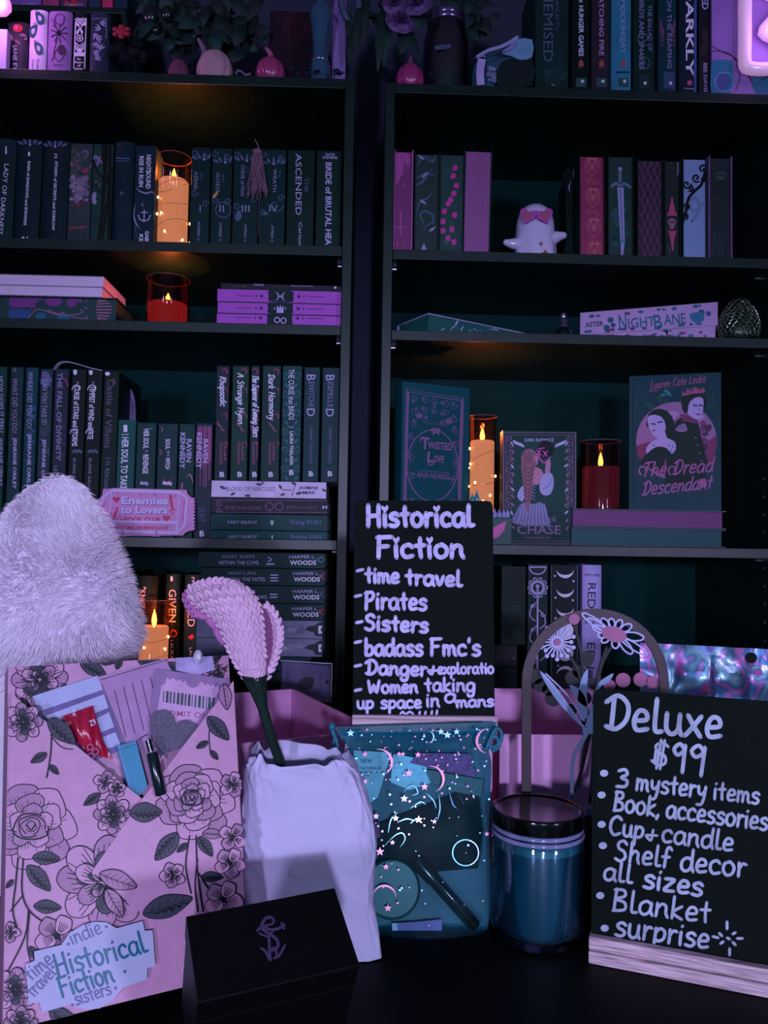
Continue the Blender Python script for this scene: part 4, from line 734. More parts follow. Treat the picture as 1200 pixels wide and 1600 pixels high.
ubook(R, 905, 946, 242, 320, (14, 36, 40), 'crimson-edged book printed with lion faces', [], -.6, style='pages', pages=mat((146, 36, 84), .6), pagesart=lions, d=.15)
def sword(m, p):
    l = I((150, 150, 196)); blot(m, p, 954, 250, 986, 396, [(32, 76, 86), (24, 60, 70), (44, 88, 100)], 40, 8, 7)
    m.line(p, [(969, 264), (968.5, 284)], 4.5, I((110, 116, 150)), 0); m.circ(p, 969, 264, 3.2, l); m.line(p, [(955, 292), (962, 287), (969, 290), (976, 287), (985, 293)], 4, I((110, 116, 150)))
    m.fill(p, [(964.5, 293), (974.5, 293), (976, 380), (973.5, 400), (970.5, 400)], l); m.line(p, [(969.5, 296), (972.5, 380)], 1.6, I((100, 106, 140)), 0); m.fill(p, [(955, 330), (966, 338), (962, 344), (955, 340)], I((70, 76, 110)), 2); m.line(p, [(970, 378), (976, 376)], 3, I('t'))
ubook(R, 949.5, 991, 242, 320, (12, 34, 38), 'teal-edged book printed with a long sword', [], -.2, style='pages', pages=mat((20, 54, 62), .6), pagesart=sword, d=.15)
def scales(m, p):
    for r in range(13):
        for k in range(4):
            x = 1002+k*10+(5 if r % 2 else 0); y = 252+r*12
            if x < 1035: m.line(p, [(x-5, y), (x-3, y+8), (x, y+13), (x+3, y+8), (x+5, y)], 1.3, I((116, 62, 106))); 
ubook(R, 995.5, 1037, 248, 320, (12, 32, 38), 'maroon-edged book printed with dragon scales', [], -.2, style='pages', pages=mat((52, 30, 60), .6), pagesart=scales, d=.15)
def chess(m, p):
    c = I((190, 80, 116)); k = I((30, 30, 40))
    m.fill(p, [(1042, 337), (1058, 337), (1055, 330), (1052, 316), (1051, 308), (1049, 308), (1048, 316), (1045, 330)], c); m.circ(p, 1050, 347, 6.5, I((150, 100, 130)), 6); m.fill(p, [(1046, 351), (1054, 351), (1053, 358), (1047, 358)], I((150, 100, 130)))
    for s in (-1, 1): m.circ(p, 1050+s*2.6, 347, 1.6, k)
    m.fill(p, [(1043, 361), (1058, 361), (1055, 366), (1053, 378), (1052, 392), (1050, 392), (1048, 378), (1046, 366)], c)
    for q in ([(1058, 250), (1060, 262), (1058, 276)], [(1044, 250), (1050, 256)], [(1044, 384), (1047, 396)]): m.line(p, q, 3, I('g'), taper=True)
ubook(R, 1038, 1064, 249, 320, (12, 32, 38), 'slim black-edged book printed with chess piece and skull', [], -.2, style='pages', pages=mat((20, 34, 42), .6), pagesart=chess, d=.15)
def scroll(m, p):
    k = I((8, 14, 20)); g = I((112, 140, 176))
    m.line(p, [(1082, 345), (1092, 330), (1090, 312), (1082, 310), (1078, 322), (1086, 330), (1098, 318)], 5, g)
    m.line(p, [(1066, 350), (1072, 330), (1076, 310), (1088, 296), (1096, 288), (1102, 268)], 4.5, k)
    for x, y, r, a, s in ((1073, 288, 7, 0, 1), (1079, 294, 5, 2, -1), (1088, 278, 7, 1, 1), (1098, 264, 7, 0, -1), (1073, 324, 6, 3, 1), (1070, 338, 5, 1, -1), (1099, 280, 4, 0, 1)): curl(m, p, x, y, r, a, k, 3, 1.1, s)
ubook(R, 1066.5, 1105.5, 246, 320, (24, 50, 60), 'pale blue-edged book printed with black scrolls', [], -.1, style='pages', pages=mat((132, 158, 204), .65, var=.04), pagesart=scroll, d=.15)
def moonwood(m, p):
    m.circ(p, 1126, 275, 9, I((80, 80, 104)), 7); g = random.Random(2)
    for k in range(10): x = g.uniform(1110, 1140); m.line(p, [(x, 400), (x+g.uniform(-5, 5), 380), (x+g.uniform(-8, 8), 362)], 1.3, I((54, 64, 84)))
    for k in range(7): y = 250+k*9; m.line(p, [(1110, y+g.uniform(-4, 4)), (1124, y-4), (1140, y+g.uniform(-4, 4))], 2.5, I((36, 50, 62)))
ubook(R, 1107.5, 1144.5, 244, 320, (150, 96, 160), 'dark moonlit-forest-edged book with pink cover rim', [], 0, style='pages', pages=mat((22, 38, 48), .6), pagesart=moonwood, d=.15)
# ---------------------------------------------------------------- right case, second shelf
def yawbook(label, x0, y_0, x1, y_1, Y0, Y1, yt0, cov, d, zb, h, art=None, pages=None, style='spine'):
    A = P(x0, y_0, Y0); B = P(x1, y_1, Y1); U = Vector((B.x-A.x, B.y-A.y, 0)); w = U.length; U.normalize(); V = Vector((0, 0, 1)); Wd = Vector((-U.y, U.x, 0))
    t = thing('book', label, 'book', (A.x, A.y, zb), 'books lying on the second right shelf'); O = Vector((A.x, A.y, zb+.0002))
    F = (O+V*h, V*-1, U, Wd); cm = mat(cov, .42, var=.16, scale=25)
    book_parts(t, F, h, w, d, cm, style, art, 0, pages, art); return t
z3 = ZR[2]
def tealmarks(m, p):
    for q in ([(704, 514), (712, 508), (716, 498), (712, 506)], [(690, 516), (694, 513)], [(720, 516), (724, 510)], [(770, 514), (778, 516)], [(804, 520), (808, 516)]): m.line(p, q, 1.4, I('l'))
    blot(m, p, 684, 512, 770, 519, [(70, 110, 130), (120, 130, 170)], 12, 2, 3)
yawbook('teal-edged book lying askew at the left of the second right shelf', 669, 505, 862, 521, 1.392, 1.545, 0, (170, 160, 210), .10, z3, P(669, 489, 1.392).z-z3, tealmarks, mat((40, 92, 108), .6), 'pages')
PK = (186, 150, 204)
def floralspine(seed, y0, y1, x0=908, x1=1121):
    def f(m, p):
        g = random.Random(seed)
        for k in range(26):
            x = g.uniform(x0+8, x1-14); y = y0(x)+4 if g.random() < .5 else y1(x)-5
            leaf(m, p, x, y, g.uniform(6, 10), g.choice((0, 8, -8, 180, 172)), I(g.choice([(40, 100, 124), (50, 116, 140), (120, 60, 110)])), .6)
    return f
B = P(1121.5, 508.5, 1.389); A = Pz(906.5, 523.5, B.z); hh = P(1121.5, 471.5, 1.389).z-B.z; U = (B-A).normalized(); Wd = Vector((-U.y, U.x, 0)); V = Vector((0, 0, 1))
A2 = A+U*.004; w2 = (B-A).length-.008
t = thing('book', 'pale floral book lying under the lilac book with the teal serif title', 'book', A2, 'books lying on the second right shelf')
h2 = A.z-z3-.0004; O2 = Vector((A2.x, A2.y, z3+.0002))
book_parts(t, (O2+V*h2, V*-1, U, Wd), h2, w2, .13, mat(PK, .42, var=.1, scale=20), 'spine', lambda m, p: (floralspine(2, lambda x: 524-(x-907)*.05, lambda x: 530)(m, p), star(m, p, 1042, 517, 9, I('k'), 4, .3), star(m, p, 1045, 515, 6, I('g'), 4, .3)))
t = thing('book', 'lilac floral book with teal serif title, lying beside the dragon egg', 'book', A, 'books lying on the second right shelf')
def nb(m, p):
    floralspine(5, lambda x: 492-(x-907)*.098, lambda x: 524-(x-907)*.072)(m, p)
    for x, y, r in ((954, 500, 5), (948, 512, 5), (958, 508, 4), (1085, 494, 6), (1096, 488, 5)): m.circ(p, x, y, r, I((40, 96, 118)), r*.9)
    m.fill(p, [(1078, 490), (1098, 488), (1100, 500), (1092, 504), (1082, 502)], I((60, 120, 160)), 2); m.circ(p, 1107, 490, 4, I((50, 90, 140)))
    m.txt(p, 'ASTER', (915, 511.5), (943, 509), 8, I((44, 56, 84)), .015); m.txt(p, 'N', (968, 516), (980, 515), 25, I((50, 110, 140)), .01); m.txt(p, 'IGHT', (982, 512.5), (1024, 509), 16, I((50, 110, 140)), .012); m.txt(p, 'B', (1023, 515), (1036, 513.5), 24, I((50, 110, 140)), .01); m.txt(p, 'ANE', (1038, 508), (1072, 505), 17, I((50, 110, 140)), .012)
book_parts(t, (A+V*hh, V*-1, U, Wd), hh, (B-A).length, .13, mat(PK, .42, var=.1, scale=20), 'spine', nb)
# ---------------------------------------------------------------- right case, third shelf: cover-out books and flat stack
z4 = ZR[3]
def cover_out(label, x0, Y0, x1, Y1, ym0, ym1, zb, zt, th, cov, art, lean=0, grp=None):
    A = P(x0, ym0, Y0); B = P(x1, ym1, Y1); U = Vector((B.x-A.x, B.y-A.y, 0)); w = U.length; U.normalize(); n = Vector((-U.y, U.x, 0)); a = radians(lean); V = (Vector((0, 0, cos(a)))+n*sin(a)).normalized(); Wd = V.cross(U)*-1; Wd = Wd if Wd.y > 0 else -Wd
    zmid = (A.z+B.z)/2-zb; O = Vector((A.x, A.y, zb+.0004))-n*math.tan(a)*zmid*0
    h = (zt-zb)/cos(a); F = (O, U, V, Wd); cm = mat(cov, .5, var=.1, scale=8, spec=.16) if isinstance(cov, tuple) else cov
    t = thing('book', label, 'book', O+U*(w/2), grp); b = .0022
    mb = MB(); mb.fbox(F, (0, w), (0, h), (0, b), cm); mb.fbox(F, (0, w), (0, h), (th-b, th), cm); mb.fbox(F, (0, b), (0, h), (b, th-b), cm); pl = Pl(O-Wd*0.0001, Wd); pl.clip = (O, U, w, V, h); art(mb, pl); mb.build('cover', t)
    mb = MB(); mb.fbox(F, (b+.0003, w-.003), (.003, h-.003), (b+.0002, th-b-.0002), PAGE); mb.build('page_block', t)
    return t
def twisted(m, p):
    c = I((150, 96, 150)); d = I((110, 84, 134)); l = I('l')
    q = lambda u, v: (628+u*104+(v*-6)*(1-u)+v*-7*u, (597+u*18)+v*(232-u*18))   # cover coordinates 0..1
    for k, w in ((.07, 1.2), (.10, 2.2)):
        m.line(p, [q(k, k*.6), q(1-k, k*.6), q(1-k, .985), q(k, .985)], w, c, 0, True)
    for i in range(46):
        for u in (.085, .915): m.circ(p, *q(u, .05+i*.02), .8, c, n=6)
    cx, cy = q(.49, .545); m.ring(p, cx, cy, 40, 1.3, c, 56)
    for a0, a1 in ((150, 215), (-35, 30)):
        for i in range(12): a = radians(a0+(a1-a0)*i/11); m.circ(p, cx+36*cos(a), cy+50*sin(a), .8, c, n=6)
    g = random.Random(3)
    for u, v in ((.2, .1), (.35, .1), (.5, .1), (.65, .1), (.8, .1), (.2, .18), (.35, .17), (.5, .15), (.65, .17), (.8, .2), (.2, .27), (.35, .23), (.65, .23), (.8, .28), (.17, .36), (.84, .37), (.17, .8), (.25, .86), (.75, .86), (.84, .8), (.35, .92), (.5, .9), (.65, .92), (.2, .95), (.8, .95), (.5, .96), (.16, .5), (.84, .52), (.17, .62), (.83, .64)):
        x, y = q(u, v); curl(m, p, x, y, 6.5, g.uniform(0, 6), d, 1.1, 1.2, g.choice((1, -1))); leaf(m, p, x, y, 8, g.uniform(0, 360), d, .4)
    for u, v in ((.27, .21), (.72, .22), (.25, .82), (.74, .82)): x, y = q(u, v); m.ring(p, x, y, 4, 1.4, c); m.circ(p, x, y, 2, c)
    m.txt(p, 'TODAY BESTSELLING', (663, 662), (699, 666), 3, d); m.ring(p, 677, 672, 3, 1.6, c); m.ring(p, 684, 673, 3, 1.6, c); m.line(p, [(675, 679), (681, 675), (686, 680)], 1.6, c)
    m.txt(p, 'T', (657, 701), (670, 702), 19, c, .02); m.txt(p, 'WISTED', (668, 700.5), (706, 704), 11.5, c, .02); m.txt(p, 'L', (667, 721), (677, 722), 16, c, .02); m.txt(p, 'OVE', (677, 721.5), (693, 723), 11, c, .02); curl(m, p, 662, 688, 6, 3, c, 1.8, .8); curl(m, p, 672, 722, 6, 0, c, 1.6, .7)
    m.line(p, [(653, 735), (702, 739)], 1, d, 0); m.txt(p, 'ANA HUANG', (651, 745.5), (702, 750), 9, c)
cover_out('blue book with rose-gold scroll frame facing out, left of the tall candle', 627, 1.40, 733, 1.45, 700, 700, z4, P(627, 596, 1.40).z, .03, (18, 76, 106), twisted)
def woman(m, p):
    c = I((150, 96, 140)); dk = I((16, 34, 42)); sk = I((190, 130, 160)); hr = I((150, 96, 116)); hr2 = I((110, 66, 92)); wh = I((170, 164, 214)); mg = I((220, 80, 180))
    m.fill(p, [(800, 690), (892, 690), (892, 800), (800, 800)], I((22, 66, 76)))
    m.line(p, [(787, 676), (899, 676), (899, 850), (787, 850)], 1.6, c, 0, True); m.line(p, [(791, 680), (895, 680), (895, 846), (791, 846)], 1, c, 0, True)
    g = random.Random(9)
    for s, x in ((1, 795), (-1, 891)):
        for k in range(12): curl(m, p, x+s*g.uniform(0, 4), 686+k*9.5, 5, g.uniform(0, 6), c, 1.1, 1.1, s); leaf(m, p, x+s*3, 690+k*12, 8, 90-s*g.uniform(20, 70), I('l') if k % 3 == 0 else c, .4)
        for k in range(3): leaf(m, p, x+s*(6+k*5), 688+k*2, 11, 90-s*50, I('l'), .4)
    m.txt(p, 'DARK ROMANCE', (820, 690), (865, 690), 5.5, I('l'), .01)
    m.fill(p, [(802, 818), (806, 800), (813, 788), (825, 784), (840, 784), (852, 790), (856, 806), (858, 822)], I((120, 116, 160)), 2)          # skirt
    for k in range(9): m.line(p, [(818+k*4, 786), (808+k*6, 820)], 1, wh, 0)
    m.fill(p, [(822, 752), (826, 744), (842, 742), (848, 752), (842, 772), (840, 786), (824, 786), (823, 770)], I((40, 62, 86)), 2); [m.line(p, [(829, 758+k*5), (836, 761+k*5)], .8, wh, 0) for k in range(5)]
    m.fill(p, [(824, 752), (828, 738), (836, 730), (846, 734), (849, 742), (846, 752), (838, 758)], sk, 2)     # back and shoulder
    m.fill(p, [(843, 758), (848, 742), (858, 738), (864, 744), (865, 758), (860, 772), (850, 774), (844, 768)], wh, 3); m.line(p, [(848, 764), (856, 760), (862, 748)], 1, I('d'))
    m.fill(p, [(808, 776), (812, 764), (819, 758), (822, 770), (816, 784)], wh, 2)
    m.fill(p, [(852, 740), (852, 728), (856, 718), (860, 720), (860, 730), (858, 740)], sk, 2); m.line(p, [(856, 722), (860, 713)], 1.6, sk, 0)
    m.circ(p, 853, 702, 13, I((14, 24, 32)), 14); 
    m.line(p, [(841, 708), (844, 718), (850, 723), (857, 718)], 2, mg); [m.line(p, [(x-3, y-4), (x+3, y+4)], 1.8, mg, 0) or m.line(p, [(x+3, y-4), (x-3, y+4)], 1.8, mg, 0) for x, y in ((842, 707), (852, 709))]; m.line(p, [(841, 701), (850, 700)], 1.6, mg, 0)
    m.circ(p, 827, 716, 13, hr, 15); m.fill(p, [(836, 712), (841, 714), (840, 724), (836, 728)], sk, 2)
    m.fill(p, [(815, 720), (838, 720), (834, 738), (832, 760), (829, 782), (825, 800), (821, 790), (818, 766), (816, 744)], hr, 2)
    for k in range(9): y = 730+k*6.4; xc = 826-k*.3; wv = 8.5-k*.55; m.line(p, [(xc-wv, y-3), (xc, y+3), (xc+wv, y-3)], 1.5, hr2, 2)
    for k in range(4): m.line(p, [(816+k*5, 706+abs(k-1.5)), (820+k*3, 714), (821+k*3, 724)], 1, hr2)
    m.fill(p, [(821, 788), (826, 788), (824, 800)], hr)
    m.txt(p, 'LOST IN THE', (815, 815), (869, 815), 8, I((130, 108, 150))); m.txt(p, 'CHASE', (808, 834), (876, 834.5), 14, I((140, 110, 150)), .01); m.txt(p, 'DANIELLE', (821, 842), (860, 842), 4, c)
cover_out('teal dark-romance book with a braided woman facing out beside the tall candle', 785, 1.392, 901, 1.392, 760, 760, z4, P(842, 674, 1.392).z, .028, (24, 58, 70), woman)
zs1 = P(1010, 825.5, 1.385).z; zs2 = P(1010, 796, 1.385).z
R = Row(z4, '', 'flat books under the red candle')
def flat_pages(lab, x0, x1, zr, pg, cv, Y=1.386, d=.19):
    t = thing('book', lab, 'book', P((x0+x1)/2, 830, Y+.08)*1, R.g); t.location.z = zr[0]; ORG[t.name] = Vector(t.location)
    A = P(x0, 820, Y); B = P(x1, 820, Y); F = frame((A.x, Y, zr[0])); w = B.x-A.x+.004; h = zr[1]-zr[0]; cm = mat(cv, .4)
    mb = MB(); mb.fbox(F, (-.002, w), (0, .0024), (-.003, d), cm); mb.fbox(F, (-.002, w), (h-.0024, h), (-.003, d), cm); mb.fbox(F, (0, w-.003), (.0024, h-.0024), (d-.002, d), cm); mb.build('cover', t, bevel=.0004)
    mb = MB(); mb.fbox(F, (0, w-.006), (.0026, h-.0026), (0, d-.0024), pg); mb.build('page_block', t)
flat_pages('teal-edged flat book at the bottom of the pair under the red candle', 893, 1129, (z4+.0003, zs1-.0003), mat((20, 76, 100), .6, var=.1, scale=15, stretch=(1, 1, 60)), (40, 50, 80))
flat_pages('plum-edged flat book on top of the pair under the red candle', 895, 1130, (zs1, zs2-.0003), mat((112, 56, 112), .6, var=.12, scale=15, stretch=(1, 1, 60)), (24, 66, 84))
def dread(m, p):
    l = I((176, 160, 220)); pk = I((160, 84, 130)); k = I((14, 40, 48)); r2 = I((120, 56, 96)); gn = I((40, 120, 130))
    blot(m, p, 988, 600, 1126, 640, [(30, 80, 88)], 16, 5, 1); blot(m, p, 1026, 604, 1052, 622, [(50, 130, 140)], 10, 4, 2, .6)
    m.circ(p, 1057, 689, 63, I((150, 110, 160)), 61, n=40); m.fill(p, [(995, 696), (1040, 690), (1090, 700), (1119, 680), (1117, 710), (1106, 732), (1058, 750), (1008, 728)], r2, 2); blot(m, p, 1030, 636, 1100, 670, [(170, 140, 190), (130, 84, 140)], 22, 9, 3, .6); blot(m, p, 1090, 650, 1117, 720, [(120, 64, 112), (96, 48, 92)], 14, 8, 4)
    # man: coat, collar, face, hair, crown
    m.fill(p, [(1052, 668), (1064, 652), (1088, 656), (1094, 676), (1104, 716), (1106, 734), (1090, 756), (1040, 756), (1044, 700)], k, 2); m.fill(p, [(1062, 647), (1078, 650), (1092, 656), (1090, 662), (1066, 658)], r2)
    m.fill(p, [(1072, 628), (1082, 622), (1098, 621), (1099, 636), (1096, 650), (1090, 656), (1078, 650), (1070, 640)], l, 2)
    m.fill(p, [(1066, 640), (1065, 622), (1072, 612), (1090, 608), (1102, 614), (1104, 632), (1100, 638), (1099, 624), (1092, 620), (1082, 624), (1076, 632), (1074, 646)], k, 2); [m.line(p, [(x, 633), (x+6, 634)], 2, k, 0) for x in (1083, 1092)]; m.line(p, [(1088, 647), (1094, 648)], 2, r2, 0); m.line(p, [(1091, 636), (1093, 642)], 1, r2, 0)
    m.fill(p, [(1066, 619), (1066, 611), (1071, 615), (1074, 606), (1080, 613), (1086, 604), (1092, 611), (1099, 606), (1101, 614), (1084, 615)], pk); 
    for x in (1082, 1090, 1098): m.ring(p, x, 610, 3, 1.3, pk)
    m.fill(p, [(1054, 672), (1062, 664), (1070, 662), (1074, 672), (1066, 675)], I((150, 120, 170)), 2); [m.line(p, [(1060+k*4, 664), (1058+k*4, 672)], .9, k_, 0) for k, k_ in enumerate([k]*4)]; [m.circ(p, 1087+q*3, 684+q*12, 1, l, n=6) for q in range(5)]
    # woman: hair, face, neck, dress
    m.fill(p, [(1010, 664), (1014, 646), (1026, 639), (1042, 642), (1052, 656), (1056, 676), (1050, 700), (1038, 690), (1036, 664), (1028, 652), (1016, 656), (1012, 668)], k, 2)
    m.fill(p, [(1012, 652), (1022, 648), (1034, 652), (1040, 664), (1038, 676), (1026, 684), (1018, 676), (1013, 664)], l, 2); m.fill(p, [(1026, 680), (1038, 672), (1042, 684), (1054, 690), (1056, 702), (1048, 710), (1042, 700), (1026, 698), (1012, 710), (1010, 700), (1018, 690), (1027, 686)], l, 2)
    m.line(p, [(1018, 662), (1024, 663)], 2, k, 0); m.line(p, [(1028, 660), (1035, 659)], 2, k, 0); m.fill(p, [(1018, 672), (1024, 671), (1022, 675)], r2)
    for x, y in ((1044, 694), (1050, 696), (1048, 702), (1020, 694)): m.line(p, [(x, y), (x+3, y+4)], 1, I('v'), 0)
    m.fill(p, [(1010, 710), (1026, 698), (1042, 702), (1050, 712), (1046, 740), (1002, 724)], k, 2); m.fill(p, [(1038, 720), (1042, 716), (1041, 738), (1036, 742)], r2)
    m.line(p, [(1066, 752), (1074, 748), (1084, 748)], 2, k); m.fill(p, [(1092, 750), (1102, 748), (1104, 760), (1094, 761)], pk, 2)
    m.hand(p, 'Lauren Cate Leake', (1016, 608), (1102, 597), 12, 1.3, pk, slant=.3); m.line(p, [(1014, 611), (1028, 610)], 1.2, pk, 0)
    m.hand(p, 'The Dread', (1002, 745), (1112, 737), 22, 2.4, I((170, 96, 160)), slant=.35); m.hand(p, 'Descendant', (1002, 774), (1111, 763), 21, 2.4, I((170, 96, 160)), slant=.35)
    m.line(p, [(988.5, 602), (990, 790)], 1, k, 0)
    for s in (0, 1): curl(m, p, (1006, 1052)[s], 734, 9, 2, I((170, 96, 160)), 2, .8)
cover_out('dark teal book with a couple inside a moon disc, facing out on the flat pair', 983, 1.455, 1127, 1.405, 700, 700, zs2, P(1127, 582, 1.405).z, .025, (20, 62, 92), dread)
# ---------------------------------------------------------------- right case, lowest shelf
R = Row(ZR[4], 'on lowest right shelf', 'upright books on the lowest right shelf', 1.40)
def key(m, p):
    l = I('l'); m.line(p, [(827, 888), (832, 895), (840, 897), (848, 895), (853, 888)], 2, l); m.line(p, [(827, 886), (853, 886)], 2.4, l, 0); m.ring(p, 840, 918, 9, 3, l)
    for k in range(10): a = 2*pi*k/10; m.ring(p, 840+13*cos(a), 918+13*sin(a), 2.5, 1.6, l)
    m.circ(p, 840, 916, 3, l); m.line(p, [(840, 918), (840, 924)], 3, l, 0); m.line(p, [(840, 932), (839.5, 1060)], 2.6, l, 0)
    for y, s in ((948, -1), (960, 1), (985, -1), (1010, 1), (1036, -1)): m.line(p, [(840, y-8), (840+s*9, y), (840+s*12, y+14), (840+s*4, y+22)], 1.6, l); curl(m, p, 840+s*8, y, 4, 0, l, 1.4, 1, s)
ubook(R, 824, 856.5, 882, 930, (18, 44, 58), 'black book printed with a silver key', [], style='hard', art=key)
def moons(m, p):
    l = I('w'); 
    for y, a in ((890, 90), (920, 90), (950, 90), (1054, -90)): crescent(m, p, 883, y, 13.5, l, a, k=.62)
    m.circ(p, 883, 985, 13, l); m.circ(p, 883, 1020, 13, l)
    for x, y in ((867, 900), (896, 908), (868, 934), (895, 938), (872, 1040), (896, 1044), (868, 966)): m.circ(p, x, y, 1.6, l, n=8)
    for x in (861.5, 902): m.line(p, [(x, 884), (x, 1080)], 1, I('d'), 0)
ubook(R, 859, 905, 883, 930, (14, 22, 34), 'black book printed with silver moon phases', [], style='hard', art=moons)
ubook(R, 910, 940, 883, 930, (170, 156, 216), 'pale lavender book with spaced serif capitals', [('AVEYARD', 914, 900, 938, 901, 4.5, 'v'), ('RED Q', 919, 911, 917, 976, 13, 'k'), ('EEN', 918, 1004, 916, 1044, 13, 'k')], rnd=.003, style='hard', art=lambda m, p: [m.line(p, [(919+k*1.6, 1046), (919+k*1.6, 1060)], .8, I('k'), 0) for k in range(5)])
R.g = 'dark flat books at the left of the lowest right shelf'
zq = [ZR[4]+.0004, P(790, 1046, 1.375).z, P(790, 1010, 1.375).z]
for i, c, lab in ((0, (20, 44, 62), 'dark teal flat book beside the chalkboard, lower of two'), (1, (44, 26, 50), 'wine-black flat book beside the chalkboard, upper of two')):
    lbook(R, 690, 817, 0, 0, c, lab, [('a', 800, 1030, 806, 1030, 5, 'd')] if i else [], Y=1.40, d=.13, zrange=(zq[i], zq[i+1]-.0004), style='hard')
ubook(R, 783, 822, 885, 930, (12, 32, 36), 'plain black hardcover behind the pink box', [], zb=zq[2], label='plain black hardcover standing on the dark flat books', style='hard', art=lambda m, p: [m.fill(p, [(800, y), (814, y), (814, y+12), (800, y+12)], I((24, 50, 56))) for y in (945, 985)])

# ================================================================ candles and fairy lights
FL = mat((255, 190, 60), .5, var=0, emit=(255, 176, 50), es=20, name='flame')
def candle(label, xl, xr, ytop, ywax, yfl, Y, zb, wax, es, glass, pw, c=(1.0, .17, .035)):
    A = P(xl, (ytop+ywax)/2, Y); B = P(xr, (ytop+ywax)/2, Y); r = (B.x-A.x)/2; cx = (A.x+B.x)/2; zt = P((xl+xr)/2, ytop, Y).z; zw = P((xl+xr)/2, ywax, Y).z
    t = thing('led_candle', label, 'candle', (cx, Y, zb)); zb += .0003
    mb = MB(); rw = r-.0042; mb.lathe([(0, zb+.003), (rw, zb+.003), (rw, zw-.002), (rw-.002, zw), (rw*.75, zw-.0015), (0, zw-.003)], (cx, Y, 0), mat(tuple(int(v*.3) for v in wax), .5, var=.06, scale=20, emit=wax, es=es, name='lit_wax'), 32); mb.build('wax', t, smooth=50)
    mb = MB(); zf = P((xl+xr)/2, yfl, Y).z; hf = zf-zw+.006; mb.lathe([(.0004, zw-.003), (.0036, zw+hf*.12), (.0045, zw+hf*.32), (.0032, zw+hf*.62), (.0012, zw+hf*.86), (0, zw+hf)], (cx, Y, 0), FL, 12); mb.build('flame', t, smooth=80)
    mb = MB(); mb.lathe([(rw, zb), (r, zb), (r, zt-.001), (r-.0008, zt), (r-.0018, zt-.001), (r-.0018, zb+.0025), (0, zb+.0025)], (cx, Y, 0), glass, 40); mb.lathe([(r-.0001, zt-.0012), (r+.0003, zt-.0006), (r-.0008, zt+.0003), (r-.0019, zt-.0008)], (cx, Y, 0), mat((120, 100, 96), .2, var=0, name='glass_rim'), 40, cap=False); mb.build('glass_cup', t, smooth=60)
    o = lamp('flame_light', 'POINT', (0, 0, 0), pw, c, shadow_soft_size=.004); o.parent = t; o.location = Vector((cx, Y, zw+hf*.7))-ORG[t.name]
    return cx, r, zb, zw, zt
GA = clear('amber_glass', (240, 222, 214), .035); GR = clear('smoke_glass', (220, 200, 202), .05)
c1 = candle('tall lit ivory candle in amber glass on the upper left shelf', 245.5, 298.5, 247, 284, 268, 1.43, ZL[1], (255, 182, 140), .72, GA, 3.0)
c2 = candle('short red candle in smoked glass on the second left shelf', 229, 296.5, 437, 476, 463, 1.44, ZL[2], (214, 54, 50), .5, GR, 1.6)
c3 = candle('lit ivory candle in amber glass on the lowest left shelf', 215, 267.5, 940, 978, 957, 1.385+.03, ZL[4], (255, 178, 136), .7, GA, 1.6)
c4 = candle('tall lit ivory candle between the two facing books', 731.5, 776, 651, 689, 673, 1.47, ZR[3], (255, 186, 146), .72, GA, 3.0)
c5 = candle('dark red candle in clear glass on the pair of flat books', 907, 970, 690, 730, 712, 1.43, zs2, (140, 50, 76), .32, GR, .25)
BUL = mat((255, 220, 150), .3, var=0, emit=(255, 190, 90), es=16, name='fairy_bulb'); WIRE = mat((150, 90, 60), .3, .9, 0, name='copper_wire')
def fairy_on(label, c, Y, z0, z1, turns, bulbs_px, lead=None):
    cx, r, zb, zw, zt = c; t = thing('fairy_lights', label, 'string lights', (cx, Y, z0)); mb = MB(); R_ = r+.0012; pts = []
    n = int(turns*28)
    for k in range(n+1): a = -pi/2+2*pi*turns*k/n; pts.append((cx+R_*cos(a), Y+R_*sin(a), z0+(z1-z0)*k/n+.004*sin(a*1.5)))
    if lead: pts += [tuple(q) for q in cr([pts[-1]]+lead, 4)[1:]]
    mb.tube(pts, .00035, WIRE, 5); mb.build('wire', t)
    for x, y in bulbs_px:
        q = P(x, y, Y-r*.8); dx = q.x-cx; yy = Y-sqrt(max(0, (R_+.0012)**2-min(dx*dx, (R_+.001)**2))); q = P(x, y, yy-.0005)
        mb = MB(); mb.ball(q, (.0018, .0018, .0024), BUL, 10, 6); mb.build('bulb', t, smooth=80)
    return t
fairy_on('copper fairy lights wound round the candle on the upper left shelf', c1, 1.43, ZL[1]+.008, c1[3]-.008, 3.2, [(247, 308), (245.5, 334), (252, 332.5), (257, 361), (285, 375), (297, 350), (297, 379)], [P(246, 300, 1.39), P(247, 270, 1.388), P(251, 245, 1.39)])
fairy_on('copper fairy lights wound round the candle on the lowest left shelf', c3, 1.415, ZL[4]+.008, c3[3]-.012, 2.3, [(263, 995), (258, 1014), (225, 1012)])
fairy_on('copper fairy lights wound round the candle beside the facing books', c4, 1.47, ZR[3]+.012, c4[3]-.01, 3.4, [(734, 701), (735, 725), (732, 731), (742, 754), (732, 760), (774, 744), (766, 774), (755, 783)])
